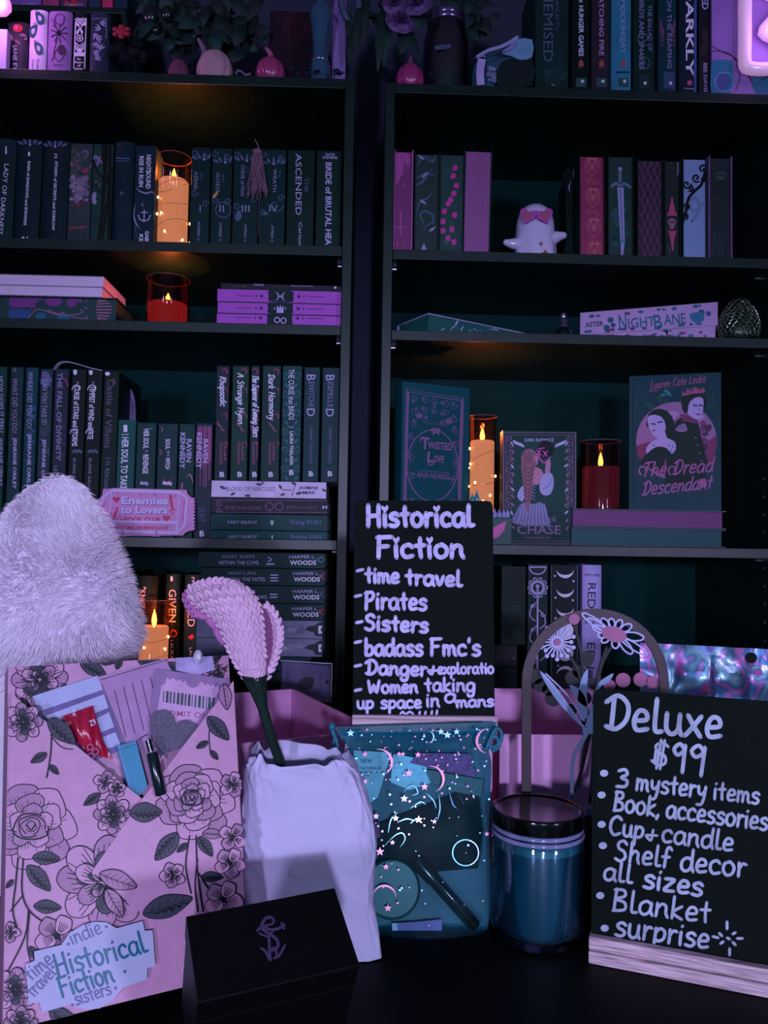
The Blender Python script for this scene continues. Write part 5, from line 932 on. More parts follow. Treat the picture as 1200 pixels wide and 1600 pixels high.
# ================================================================ things on the shelves
# tassel bookmark
t = thing('tassel_bookmark', 'dusty brown tassel hanging over the scrollwork series books', 'bookmark', P(402, 240, 1.39)); TM = mat((126, 92, 110), .8, var=.3, scale=300, name='tassel_silk')
mb = MB(); g = random.Random(1)
for k in range(70):
    x0 = 402+g.uniform(-9, 9); d0 = g.uniform(0, .006); xe = 402+g.uniform(-17, 18)+(x0-402)*.3
    mb.tube([P(402+(x0-402)*.3, 235, 1.393-d0*.3), P(x0, 245, 1.392-d0), P((x0+xe)/2, 275, 1.392-d0*1.2), P(xe, g.uniform(292, 312), 1.393-d0)], .0006, TM, 4)
mb.build('fringe', t); mb = MB(); mb.ball(P(402, 237, 1.39), (.009, .005, .006), TM, 12, 8); mb.build('knot', t, smooth=80)
mb = MB(); mb.tube([P(406, 236, 1.392), P(402, 224, 1.393), P(398, 218, 1.393)], .0007, mat((150, 140, 170), .6, name='cord'), 6); mb.tube([P(404, 236, 1.394), P(405, 310, 1.394), P(404, 368, 1.396)], .0005, TM, 6); mb.build('cord', t)
# ghost figurine
zg = ZR[1]; Yg = 1.435; A = P(836, 395, Yg); cx = A.x; s = 1/FPX*Yg; GW = mat((206, 196, 232), .16, var=.04, spec=.6, coat=.6, name='white_glaze'); zz_ = lambda y: P(836, y, Yg).z
t = thing('ghost_figurine', 'white ceramic ghost wearing heart-shaped sunglasses on the upper right shelf', 'figurine', (cx, Yg, zg))
mb = MB(); prof = [(34, zg+.0003)]+[(r, zz_(y)) for r, y in ((33, 385), (31.5, 370), (30.5, 355), (29, 345), (26, 335), (21, 328), (14, 322.5), (7, 320.5), (0, 320))]
n = 48; vs = []
for i, (r, z) in enumerate(prof):
    for j in range(n):
        a = 2*pi*j/n; k = max(0, 1-(z-zg)/.05); rr = r*s*(1+.07*k*cos(7*a)); vs.append((cx+rr*cos(a), Yg+rr*.8*sin(a), z))
mb.add(vs, [(i*n+j, i*n+(j+1) % n, (i+1)*n+(j+1) % n, (i+1)*n+j) for i in range(len(prof)-1) for j in range(n)]+[tuple(range(n))[::-1]], GW); mb.build('body', t, smooth=60)
for q, r in (([(812, 381), (800, 381), (791, 379)], (.012, .0095, .006)), ([(858, 376), (870, 370), (880, 368)], (.013, .0105, .0065))):
    mb = MB(); pp = [P(x, y, Yg-.008) for x, y in q]; mb.tube(pp, list(r), GW, 14); mb.ball(pp[-1], r[2], GW, 14, 8); mb.build('arm', t, smooth=70)
SG = mat((200, 80, 190), .25, var=.05, coat=.4, name='pink_frames'); LN = mat((190, 120, 130), .12, .3, .1, name='rose_lenses')
mb = MB(); 
def heart(x, y, r, rot=0):
    o = []
    for k in range(24):
        a = 2*pi*k/24; u = 16*sin(a)**3/17; v = -(13*cos(a)-5*cos(2*a)-2*cos(3*a)-cos(4*a))/17; o.append((x+r*(u*cos(rot)-v*sin(rot)), y+r*(u*sin(rot)+v*cos(rot))))
    return o
for x, rot in ((824, .35), (851, -.3)):
    pl = Pl(P(x, 338, Yg-.0285), (.35*(x-837)/14, -1, .25)); mb.fill(pl, heart(x, 338, 13.5, rot), SG, th=.003)
mb.line(Pl(P(837, 333, Yg-.0265), (0, -1, .2)), [(830, 333), (837, 331.5), (845, 333)], 3, SG, th=.002); gl = mb.build('sunglasses', t, smooth=40)
for x, rot in ((824, .35), (851, -.3)):
    m2 = MB(); pl = Pl(P(x, 338, Yg-.0285), (.35*(x-837)/14, -1, .25)); m2.fill(pl, heart(x, 338, 9, rot), LN, th=.0006, o0=.0031); ORG[gl.name] = ORG[t.name]; m2.build('lens', gl)
mb = MB(); pl = Pl(P(838, 349, Yg-.0262), (0, -1, .25)); OR = mat((150, 76, 50), .4, name='gold_paint'); mb.fill(pl, [(833, 348), (838, 347), (843, 347.5), (842, 350.5), (837, 351), (834, 350)], OR, 2, th=.001)
for x, y, r in ((845, 381, 5), (852, 395, 6)): pl = Pl(P(x, y, Yg-.0293), ((x-836)/40, -1, .05)); star(mb, pl, x, y, r, OR, 4, .35, th=.0008)
mb.build('painted_mouth_and_stars', t)
# dark feather ornament
t = thing('feather_ornament', 'dark drooping feather ornament with a pale oval tag beside the ghost', 'ornament', P(892, 398, 1.44)); mb = MB(); fm = mat((26, 40, 48), .7, var=.4, scale=120, name='dark_feather'); g = random.Random(8)
for k in range(60):
    u = k/60; x = 890+6*sin(u*3)-2; y = 262+u*132
    for sgn in (-1, 1): mb.tube([P(x, y, 1.44), P(x+sgn*g.uniform(4, 8), y+6, 1.436), P(x+sgn*g.uniform(5, 10), min(396, y+g.uniform(12, 22)), 1.434)], [.0012, .0009, .0003], fm, 4)
mb.tube([P(897, 256, 1.438), P(890, 290, 1.44), P(892, 340, 1.44), P(890, 396.5, 1.44)], .0015, fm, 6); mb.build('plume', t)
mb = MB(); pl = PY(1.43); mb.circ(pl, 900, 271, 4.5, mat((150, 150, 196), .5, name='pale_tag'), 15, th=.0015); mb.line(pl, [(899, 262), (901, 268), (899, 276), (902, 280)], 1.2, I('d'), o0=.0015); mb.line(pl, [(891, 302), (889, 292), (892, 284)], 2.5, I('g'), taper=True); mb.build('tag', t)
# little ornate bottle
t = thing('perfume_bottle', 'tiny dark ornate glass bottle on the second right shelf', 'bottle', P(880, 522, 1.43)*1); A = P(880, 515, 1.43); s = 1.43/FPX; bm_ = mat((22, 30, 42), .12, .2, 0, coat=.8, name='dark_glass')
zb = ZR[2]+.0003; zq_ = lambda y: P(880, y, 1.43).z
mb = MB(); mb.lathe([(0, zb), (14*s, zb), (15*s, zb+.006), (12*s, zq_(518)), (6*s, zq_(513)), (5*s, zq_(511))], (A.x, 1.43, 0), bm_, 20); mb.build('flask', t, smooth=50)
mb = MB(); mb.lathe([(5*s, zq_(511)), (6.5*s, zq_(508)), (4*s, zq_(504)), (6*s, zq_(501)), (4*s, zq_(498)), (5.5*s, zq_(494)), (4.5*s, zq_(490)), (0, zq_(489))], (A.x, 1.43, 0), mat((140, 130, 160), .2, .8, 0, name='silver_cap'), 20); mb.build('stopper', t, smooth=50)
# dragon egg
Ye = 1.402; A = P(1154, 500, Ye); s = Ye/FPX; zb = ZR[2]; zt = P(1154, 462, Ye).z; H = zt-zb
t = thing('scaled_egg', 'dark dragon egg covered in overlapping silver-edged scales', 'egg', (A.x, Ye, zb)); mb = MB()
er = lambda u: 30*s*(sin(pi*(.30+.70*u)) if u > .29 else sin(pi*(.30+.70*u)))**.8   # u 0 base .. 1 tip
em = mat((20, 46, 30), .3, .4, .3, name='egg_scale', spec=.6); ee = mat((188, 200, 176), .25, .9, .1, name='silver_edge')
mb.lathe([(er(k/16)*.93, zb+.0003+H*.985*k/16) for k in range(17)], (A.x, Ye, 0), em, 32); mb.build('shell', t, smooth=60)
m1, m2 = MB(), MB(); rows = 11
for i in range(rows):
    u = .075+.87*i/rows; nn = max(6, int(22*er(u)/(30*s)))
    for j in range(nn):
        a = 2*pi*(j+(i % 2)*.5)/nn; r0 = er(u); dr = (er(min(1, u+.05))-er(u))/.05; wq = 2*pi*r0/nn*.56; hq = H*.15
        pt = lambda du, dv, ou: Vector((A.x+(er(min(.99, u+du))+ou)*cos(a+dv/r0), Ye+(er(min(.99, u+du))+ou)*sin(a+dv/r0), zb+H*(u+du)))
        q = [pt(.13, 0, -.0002), pt(.07, -wq, .0006), pt(0, -wq*.75, .0016), pt(-.045, 0, .0024), pt(0, wq*.75, .0016), pt(.07, wq, .0006), pt(.05, 0, .0014)]
        m1.add(q, [(6, k, (k+1) % 6) for k in range(6)], em); m2.tube([q[1], q[2], q[3], q[4], q[5]], [.0003, .0007, .0009, .0007, .0003], ee, 4)
m1.build('scales', t); m2.build('scale_rims', t, smooth=60)
# small things before the tall candle
t = thing('trinket_box', 'small dark box printed with a magenta shape, right of the chalkboard', 'box', P(785, 849, 1.385)); pl = PY(1.383); A = P(745, 830, 1.383); B = P(799.5, 830, 1.383); zt = P(780, 809, 1.383).z
mb = MB(); mb.box((A.x, 1.383, ZR[3]+.0002), (B.x, 1.391, zt), mat((36, 78, 92), .5, name='box_card')); mb.build('box_body', t, bevel=.0006)
mb = MB(); mb.fill(pl, [(768, 826), (776, 822), (791, 814), (788, 828), (780, 838), (770, 842), (766, 838), (772, 830)], mat((210, 60, 160), .4, name='magenta_print')); mb.build('print', t)
t = thing('crystal_cluster', 'pale crystal cluster with teal points on the small dark box', 'ornament', P(770, 808, 1.388)); mb = MB(); cm = mat((150, 150, 200), .2, var=.2, coat=.5, name='pale_crystal'); g = random.Random(3); pz = P(780, 809, 1.387).z
for x in (766, 773, 780, 787, 793):
    q = P(x, 808, 1.387); mb.lathe([(0, 0), (.0035, .0002), (.0045, .006), (.002, g.uniform(.008, .014)), (0, .016)], (q.x, 1.387, pz+.0003), cm, 6, mx=None)
mb.build('pale_points', t); mb = MB(); tm = mat((40, 140, 150), .2, var=.2, coat=.5, name='teal_crystal')
for x, y in ((738, 770), (745, 765), (741, 776)):
    q = P(x, y, 1.387); b = P(x, 808, 1.387); bz = pz+.0003
    mb.lathe([(0, bz), (.004, bz), (.0042, bz+(q.z-bz)*.7), (0, q.z)], (q.x, 1.387, 0), tm, 6)
mb.build('teal_points', t)
# Enemies to Lovers ticket plaque on an acrylic easel
t = thing('ticket_plaque', 'pink ticket-shaped book club plaque on the shelf edge', 'plaque', P(230, 843, 1.386)); pl = Pl(P(230, 838, 1.384), (0, -1, .10)); PKm = mat((206, 138, 196), .5, var=.05, name='pink_acrylic'); WHm = mat((206, 190, 236), .45, var=.03, name='white_acrylic')
out = [(162, 765), (180, 763), (292, 766), (294, 773), (300, 778), (306, 779)]
for k in range(9): out += [(303, 782+k*5.2), (306, 784.5+k*5.2)]
out += [(303, 829), (296, 830), (290, 833), (287, 837), (176, 838), (172, 833), (166, 828), (160, 826), (158, 824)]
for k in range(6): out += [(156, 818-k*5), (153, 815-k*5)]
out += [(152, 781), (157, 779), (161, 773)]
mb = MB(); mb.fill(pl, out, PKm, th=.0035); mb.build('base', t)
mb = MB(); q = 3e-3+.0006
mb.line(pl, [(176, 767), (281, 770), (278, 817), (171, 815)], 4, WHm, 0, True, th=.0012, o0=.0035); mb.line(pl, [(281, 770), (293, 779), (289, 822), (278, 833), (172, 830), (171, 815)], 3.2, WHm, 0, th=.0012, o0=.0035); mb.line(pl, [(278, 817), (276, 832)], 3, WHm, 0, th=.0012, o0=.0035); mb.line(pl, [(176, 767), (163, 778), (160, 790)], 3, WHm, 0, th=.0012, o0=.0035); mb.build('raised_border', t)
mb = MB(); rd = mat((190, 40, 96), .45, name='red_paint'); dkp = mat((120, 70, 150), .5, name='violet_outline')
for s_, x, x1, y in (('Enemies', 191, 264, 788), ('to Lovers', 190, 263, 802)):
    mb.txt(pl, s_, (x+.6, y+.8), (x1+.6, y+1.4), 11.5, dkp, .05, o0=.0035); mb.txt(pl, s_, (x, y), (x1, y+.6), 11.5, WHm, .04, o0=.0045)
mb.txt(pl, 'BOOK CLUB', (195, 816), (251, 817), 8.5, rd, .03, o0=.0035); mb.txt(pl, 'LIFETIME MEMBERSHIP', (178, 827), (265, 828), 5.5, rd, .02, o0=.0035); mb.txt(pl, '00310457', (287, 782), (284, 817), 6, rd, 0, o0=.0035); mb.txt(pl, 'ENEMIES', (163, 813), (165, 783), 6, rd, 0, o0=.0035)
mb.fill(pl, heart(183, 781, 6), rd, o0=.0035); mb.fill(pl, heart(261, 810, 6.5), rd, o0=.0035); mb.fill(pl, [(265, 773), (269, 774), (272, 796), (270, 799), (267, 790)], rd, o0=.0035); mb.line(pl, [(266, 799), (274, 797)], 1.6, rd, 0, o0=.0035); mb.circ(pl, 270, 803, 1.8, rd, o0=.0035); mb.fill(pl, [(184, 791), (186, 795), (181, 810), (176, 815), (178, 806)], rd, o0=.0035)
for x, y in ((178, 794), (188, 806), (184, 811), (221, 773), (242, 773), (185, 772), (274, 776), (191, 812), (175, 803)): star(mb, pl, x, y, 2.4, rd, 4, .35, o0=.0035)
mb.build('lettering', t)
mb = MB(); ac = mat((200, 190, 230), .1, var=0, coat=.6, name='clear_acrylic', spec=.6)
for x in (190, 243): mb.tube([P(x, 829, 1.376), P(x, 835, 1.376), P(x, 836, 1.384)], .0016, ac, 8); mb.tube([P(x-4, 837.2, 1.388), P(x+8, 837.2, 1.388)], .0016, ac, 8)
mb.build('easel', t, smooth=60)
# ================================================================ things on the case tops
def pumpkin(label, x0, x1, yt, Y, zb, col, ribs=8, stem_px=(), sc=(0, 0), rough=.25, ky=1.0, coat=.5):
    A = P((x0+x1)/2, 110, Y); r = (P(x1, 110, Y).x-P(x0, 110, Y).x)/2; zt = P((x0+x1)/2, yt, Y).z; h = zt-zb; t = thing('pumpkin_figurine', label, 'pumpkin', (A.x, Y, zb)); mb = MB(); n = 64; k = 16; vs = []
    for i in range(k+1):
        u = i/k; rr = r*(sin(pi*(.16+.80*u)))**.6*(1 if u < .96 else .8)
        for j in range(n): a = 2*pi*j/n; q = 1-.09*(1-abs(sin(ribs*a/2)))**1.5; vs.append((A.x+rr*q*cos(a), Y+rr*q*ky*sin(a), zb+.0003+h*u-(.0 if u < 1 else .002)))
    mb.add(vs, [(i*n+j, i*n+(j+1) % n, (i+1)*n+(j+1) % n, (i+1)*n+j) for i in range(k) for j in range(n)]+[tuple(range(n))[::-1], tuple(k*n+j for j in range(n))], mat(col, rough, var=.1, scale=40, coat=coat)); mb.build('body', t, smooth=70)
    mb = MB(); pp = [P(x, y, Y) for x, y in stem_px]; mb.tube(cr([tuple(p) for p in pp], 4), [r*.22*(1-.55*i/(4*(len(pp)-1))) for i in range(4*(len(pp)-1)+1)], mat(sc, .35, var=.15, coat=.3), 10); mb.build('stem', t, smooth=60); return t
pumpkin('glossy pink ceramic pumpkin atop left bookcase', 399, 446, 91, 1.41, ZL[0], (176, 64, 116), 9, [(424, 96), (423, 86), (419, 79), (415, 75)], (170, 100, 130))
pumpkin('pink ceramic pumpkin beside the mason jar atop right bookcase', 618.5, 663, 101, 1.41, ZR[0], (168, 48, 116), 8, [(641, 108), (641, 98), (642, 88)], (120, 60, 100))
t = pumpkin('pale dried gourd pumpkin with a curling stalk atop left bookcase', 307, 364, 80, 1.415, ZL[0], (196, 150, 166), 9, [(318, 92), (320, 84), (317, 74), (310, 61)], (130, 100, 126), .7, .8, 0)
pumpkin('small dusky seed pod in the dark leaves atop left bookcase', 262, 296, 93, 1.43, ZL[0], (120, 62, 92), 6, [(276, 97), (272, 88)], (60, 60, 70), .7, .8, 0)
LF = [mat(c, .6, var=.3, scale=60, name='dried_leaf') for c in ((22, 46, 54), (18, 38, 46), (30, 60, 68), (26, 36, 50))]
def leaf3(mb, base, tip, w, mt, bend=.15, nrm=(0, -1, .2)):
    b, t_ = Vector(base), Vector(tip); d = t_-b; n = Vector(nrm).normalized(); sd = d.cross(n).normalized(); vs = []
    for i in range(7):
        u = i/6; c = b+d*u+n*(bend*d.length*sin(pi*u)); q = w*sin(pi*min(.97, .06+u*.94))**.8
        vs += [c-sd*q, c+n*q*.35, c+sd*q]
    nv = len(vs); vs += [Vector(v)-n*.0006 for v in vs]
    f = [(3*i+k, 3*i+k+1, 3*i+k+4, 3*i+k+3) for i in range(6) for k in (0, 1)]; mb.add(vs, f+[tuple(nv+q for q in p[::-1]) for p in f], mt)
def leafcluster(mb, pts, Y, g, spread, size, n):
    for x, y in pts:
        for k in range(n):
            a = g.uniform(0, 2*pi); L = g.uniform(.5, 1)*size; Yk = Y+g.uniform(-spread, spread); b = P(x+g.uniform(-8, 8), y+g.uniform(-8, 8), Yk); q = P(x+L*cos(a), min(116, y+L*sin(a)), Yk-.02*g.random()); leaf3(mb, b, q, size*.22/FPX*Yk, g.choice(LF), nrm=(g.uniform(-.5, .5), -1, g.uniform(-.2, .6)))
# dark bouquet on the left
t = thing('dried_bouquet', 'dark bouquet of dried leaves and pods atop left bookcase', 'flowers', P(300, 118, 1.50)); g = random.Random(12)
mb = MB(); leafcluster(mb, [(250, 14), (262, 48), (290, 10), (310, 40), (330, 14), (336, 58), (356, 30), (300, 70), (246, 32), (384, 32), (390, 56), (370, 60), (340, 90), (280, 62)], 1.50, g, .03, 46, 6); mb.build('leaves', t, smooth=60)
mb = MB()
for x0, y0, x1, y1 in ((290, 116, 260, 10), (300, 116, 296, 0), (310, 116, 330, 0), (322, 116, 360, 20), (300, 116, 246, 40), (330, 116, 392, 40)): mb.tube([P(x0, y0, 1.51), P((x0+x1)/2+4, (y0+y1)/2, 1.50), P(x1, y1, 1.50)], .0016, LF[1], 6)
mb.build('stems', t)
mb = MB(); q = P(240, 24, 1.46)
for x, y, r in ((236, 26, .017), (243, 46, .012), (262, 22, .013)): mb.ball(P(x, y, 1.47), (r, r, r*1.3), mat((26, 30, 44), .25, var=.2, coat=.5, name='dark_pod'), 12, 8)
mb.build('pods', t, smooth=80)
# dark dried thistle cluster with a red bud
t = thing('dried_flowers', 'bristly dried flower heads with a red bud beside the cloth classics', 'flowers', P(200, 116, 1.43)); mb = MB(); g = random.Random(4); bm2 = mat((58, 46, 60), .8, var=.4, scale=200, name='dried_bristle')
for cx_, cy_, rr in ((200, 72, 26), (182, 92, 20), (214, 94, 20)):
    for k in range(170):
        a, b = g.uniform(0, 2*pi), g.uniform(-.3, 1); d = Vector((cos(a)*sqrt(max(0, 1-b*b)), -abs(sin(a))*sqrt(max(0, 1-b*b)), b)); c = P(cx_, cy_, 1.43); e = c+d*rr*g.uniform(.6, 1)*1.43/FPX
        if e.z > ZL[0]+.001: mb.tube([c+d*.004, e], [.0009, .0003], bm2, 3)
mb.build('bristles', t); mb = MB()
for k in range(12): a = 2*pi*k/12; mb.ball(P(190+7*cos(a)*(k % 2+.5), 50+5*sin(a)*(k % 2+.5), 1.40), (.006, .004, .0045), mat((170, 40, 66), .6, var=.2, name='red_petal'), 8, 6)
mb.build('red_bud', t, smooth=80)
# crumbs: small curled dry pod, maroon book, pale board
mb = MB(); mb.tube([P(x, y, 1.405) for x, y in cr([(369, 117), (371, 111), (377, 112), (384, 117), (392, 115)], 4)], .0022, mat((120, 110, 140), .4, name='dry_husk'), 8); tag(mb.build('dry_husk', smooth=60), 'small curled dry husk left of the glossy pink pumpkin', 'husk')
R = Row(ZL[0], '', None, 1.50)
ubook(R, 421, 496, -30, 60, (58, 26, 54), 'x', [('DARK', 452, 20, 452, 80, 18, (90, 30, 60))], style='hard', h=.2, d=.05, label='wide maroon hardback behind the teal glass vase', art=lambda m, p: blot(m, p, 430, 20, 490, 70, [(84, 30, 60), (70, 24, 50)], 9, 10, 3))
ubook(R, 519, 540.5, -40, 60, (150, 122, 190), 'x', [], style='hard', h=.24, d=.03, Y=1.46, label='pale lilac slim upright book right of the teal glass vase')
# teal glass vase on a crumpled leaf base
t = thing('glass_vase', 'slim teal glass vase with a rounded shoulder atop left bookcase', 'vase', P(501, 117, 1.43)); A = P(501, 60, 1.43); s = 1.43/FPX; zv = lambda y: P(501, y, 1.43).z; vg = mat((50, 92, 116), .12, var=.15, scale=30, coat=.7, name='teal_glass')
mb = MB(); mb.lathe([(0, ZL[0]+.0004), (17*s, ZL[0]+.0004), (16*s, zv(104)), (13.5*s, zv(98)), (12*s, zv(94)), (12.5*s, zv(70)), (15*s, zv(46)), (18.5*s, zv(28)), (17.5*s, zv(18)), (12*s, zv(12)), (9*s, zv(6)), (11*s, zv(0)), (13*s, zv(-14)), (11*s, zv(-14)), (7*s, zv(4))], (A.x, 1.43, 0), vg, 28); mb.build('body', t, smooth=60)
mb = MB(); mb.lathe([(12.6*s, zv(95.5)), (14.4*s, zv(97)), (14.4*s, zv(98.5)), (13*s, zv(100))], (A.x, 1.43, 0), mat((150, 150, 190), .2, .6, 0, name='silver_band'), 28, cap=False); mb.build('band', t, smooth=60)
t = thing('leaf_garland', 'crumpled grey-blue leaves around the foot of the teal vase', 'leaves', P(495, 117.5, 1.40))
for x0, x1, yy in ((462, 488, 108), (470, 456, 108), (516, 536, 114), (512, 528, 108), (476, 500, 110)): mb = MB(); leaf3(mb, P((x0+x1)/2+3, 117.5, 1.405), P(x1, yy, 1.395), .008, mat((60, 82, 112), .5, var=.3, name='grey_leaf'), .2, (0, -.5, 1)); mb.build('leaf', t, smooth=60)
# ribbed feathery garland hanging at the corner
t = thing('ribbed_garland', 'ribbed grey-blue garland loop with dark drooping leaves above the gap', 'garland', P(550, 40, 1.44)); pth = cr([P(x, y, 1.44) for x, y in ((531, -20), (533, 6), (540, 26), (550, 38), (558, 34), (562, 18), (560, -4), (566, -26))], 6); rr = [(.0062+.0012*sin(i*2.2)) for i in range(len(pth))]
mb = MB(); mb.tube([tuple(p) for p in pth], rr, mat((74, 92, 118), .5, var=.3, scale=150, name='ribbed_cord'), 12); mb.build('loop', t, smooth=60); mb = MB(); g = random.Random(6)
for x0, y0, x1, y1 in ((552, 36, 545, 100), (556, 30, 560, 76), (566, 0, 552, 84), (568, 4, 572, 60), (545, 20, 546, 66), (575, -10, 566, 64)): leaf3(mb, P(x0, y0, 1.445), P(x1, y1, 1.435), .008, LF[1], .1)
mb.build('drooping_leaves', t, smooth=60)
# mason jar with dark roses
t = thing('mason_jar', 'clear mason jar with a silver ring atop right bookcase', 'jar', P(697, 131, 1.46)); Yj = 1.46; s = Yj/FPX; A = P(697, 80, Yj); zj = lambda y: P(697, y, Yj).z; zb = ZR[0]+.0004
mb = MB(); mb.lathe([(0, zb), (35*s, zb), (36.5*s, zb+.004), (36.5*s, zj(72)), (35*s, zj(60)), (30*s, zj(48)), (28.5*s, zj(42)), (28.5*s, zj(30)), (27*s, zj(30)), (27*s, zj(44)), (33.5*s, zj(60)), (35*s, zj(74)), (35*s, zb+.006), (0, zb+.003)], (A.x, Yj, 0), clear('jar_glass', (120, 140, 160), .3, .06, .2), 40); mb.build('glass_body', t, smooth=60)
mb = MB(); mb.lathe([(29*s, zj(43)), (30.5*s, zj(42)), (30.5*s, zj(36)), (29.6*s, zj(35)), (30.5*s, zj(34)), (30.3*s, zj(28)), (28*s, zj(26)), (26*s, zj(26.5)), (26*s, zj(30))], (A.x, Yj, 0), mat((150, 130, 180), .2, .9, 0, name='zinc_ring'), 40, cap=False); mb.build('lid_ring', t, smooth=60)
mb = MB(); q = P(690, 100, Yj-.035); mb.fill(Pl(P(688, 100, Yj-.0430), (0, -1, 0)), [(680, 72), (703, 70), (703, 76), (681, 78)], mat((80, 90, 120), .4, name='embossing'), 2, th=.001); mb.build('embossed_mark', t)
t = thing('dark_roses', 'bouquet of dusky purple roses with dark leaves in the mason jar', 'flowers', (A.x, Yj, zb+.01)); mb = MB()
for x, y in ((612, 10), (650, 6), (690, 0), (720, -10), (640, 20)): mb.tube([(A.x+(x-690)*.00004, Yj, zb+.012), P(690+(x-690)*.2, 40, Yj), P(x, y, Yj-.01)], .0018, LF[0], 6)
mb.build('stems', t); RM = [mat(c, .7, var=.2, scale=80, name='rose_petal') for c in ((104, 70, 128), (86, 60, 112), (120, 84, 144))]
def rose3(c, r, g):
    mb = MB(); c = Vector(c); ax = Vector((g.uniform(-.3, .3), -1, g.uniform(0, .4))).normalized(); u0 = ax.orthogonal().normalized(); v0 = ax.cross(u0)
    for L in range(5):
        n = (3, 4, 5, 6, 7)[L]; rad = r*(.16+.21*L)
        for k in range(n):
            a0 = 2*pi*k/n+L*.7; wd = 2*pi/n*.72
            def fn(u, v, a0=a0, wd=wd, rad=rad, L=L):
                a = a0+(u-.5)*2*wd; q = rad*(.45+.55*v**.7)*(1+.06*L*v*v); h = r*(.75-.16*L)*v+r*.05*sin(3*u*pi)*v-(.25*r*v**3 if L > 2 else 0)
                return c+(u0*cos(a)+v0*sin(a))*q+ax*h
            mb.grid(fn, 6, 5, RM[(L+k) % 3])
    return mb
for x, y, r in ((626, 32, 25), (616, 4, 20), (652, 4, 24)): rose3(P(x, y, 1.42), r*.8*1.42/FPX, g).build('rose', t, smooth=80)
mb = MB(); leafcluster(mb, [(664, 30), (740, 12), (752, 40), (716, 6), (590, 22)], 1.45, g, .02, 36, 6)
for x0, y0, x1, y1, w in ((600, 10, 590, 112, .010), (606, 30, 600, 104, .009), (640, 44, 626, 84, .016), (612, 40, 586, 76, .012), (730, 40, 755, 20, .02), (735, 30, 768, 52, .016), (726, 44, 748, 64, .010), (640, 50, 655, 100, .006), (700, -20, 712, 24, .02)): leaf3(mb, P(x0, y0, 1.45), P(x1, y1, 1.43), w, LF[(x0+y1) % 4], .12)
mb.build('leaves', t, smooth=60)
def curve2_(pts):
    c = cr(pts, 8); n = len(c)-1
    def f(v): x = max(0, min(.9999, v))*n; i = int(x); k = x-i; return tuple(c[i][q]*(1-k)+c[min(i+1, n)][q]*k for q in range(2))
    return f
# crumpled foil bag
t = thing('foil_bag', 'crumpled shiny teal bag with a white rim and dark opening atop right bookcase', 'bag', P(784, 134, 1.42)); pl = PY(1.42); FO = mat((58, 104, 128), .35, .1, .35, 30, bump=.3, bscale=60, name='teal_foil'); FO2 = mat((120, 170, 206), .25, 0, .2, 30, bump=.2, bscale=60, name='pale_foil', coat=.3)
outer = [(738, 135), (738, 118), (743, 98), (755, 84), (772, 78), (790, 68), (806, 57.5), (820, 61), (832, 62), (832, 135)]
mb = MB(); oc = curve2_(outer[:-1]); 
def shell(u, v):
    a = oc(u); c = (800, 134); x, y = a[0]*(1-v)+c[0]*v, a[1]*(1-v)+c[1]*v; return P(x, min(y, 134.5), 1.425-.03*sin(pi*min(1, v*1.1))+.05*max(0, v-.5))
mb.grid(shell, 40, 14, FO); inner = [(757, 136), (757, 118), (758, 100), (766, 90), (776, 88), (790, 84), (802, 92), (816, 92), (831, 84)]
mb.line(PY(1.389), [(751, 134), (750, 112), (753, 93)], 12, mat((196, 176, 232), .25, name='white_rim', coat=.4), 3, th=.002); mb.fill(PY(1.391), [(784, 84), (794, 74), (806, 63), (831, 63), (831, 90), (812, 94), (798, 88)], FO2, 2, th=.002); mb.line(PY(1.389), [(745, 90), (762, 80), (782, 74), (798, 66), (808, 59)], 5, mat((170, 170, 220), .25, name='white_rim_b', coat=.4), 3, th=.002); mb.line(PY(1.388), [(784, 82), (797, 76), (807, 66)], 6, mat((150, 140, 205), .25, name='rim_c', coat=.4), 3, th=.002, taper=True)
mb.fill(PY(1.392), [(778, 134), (776, 112), (786, 96), (800, 92), (831, 92), (831, 134)], mat((10, 30, 38), .5, name='painted_hollow'), 2, th=.001); blot(mb, PY(1.391), 758, 98, 776, 134, [(110, 120, 160), (70, 90, 120), (140, 140, 180)], 14, 5, 4)  # flat dark patch paints the shade of the bag's hollow
mb.build('crumpled_shell', t, smooth=60)
# ================================================================ table
TZ = 0.845
t = thing('table', 'black table top in the foreground under the boxes and jar', 'table', (0, .72, 0)); tm_ = mat((3, 9, 10), .6, var=.2, scale=20, name='black_table_top', spec=.12)
mb = MB(); mb.box((-1.0, .26, TZ-.03), (1.0, 1.22, TZ), tm_); mb.build('table_top', t, bevel=.002)
for x in (-.95, .95):
    for y in (.31, 1.17): mb = MB(); mb.box((x-.025, y-.025, 0), (x+.025, y+.025, TZ-.0302), tm_); mb.build('leg', t)
# ================================================================ floral book box
A = P(13, 1042, .64); B = Pz(357, 1024, A.z); U = (B-A).normalized(); back = Vector((-U.y, U.x, 0)); la = radians(15); V = (Vector((0, 0, 1))*cos(la)+back*sin(la)).normalized(); N = U.cross(V); Wd = -N
hF = (A.z-TZ-.0125)/V.z; O = A-V*hF; wF = (B-A).length; FP = Pl(O, N); FP.clip = (O, U, wF, V, hF)
FB = mat((202, 150, 184), .34, var=.06, scale=120, spec=.45, bump=.06, bscale=500, name='floral_paper'); FI = mat((34, 27, 48), .45, var=.1, name='floral_ink', spec=.25); FI2 = mat((84, 64, 98), .4, var=.1, name='floral_ink_soft'); FS = mat((172, 126, 160), .36, var=.1, name='floral_wash')
t = thing('keepsake_box', 'rose-printed pink envelope box holding cards, at the left front of the table', 'box', O+U*(wF/2))
FR = (O, U, V, Wd)
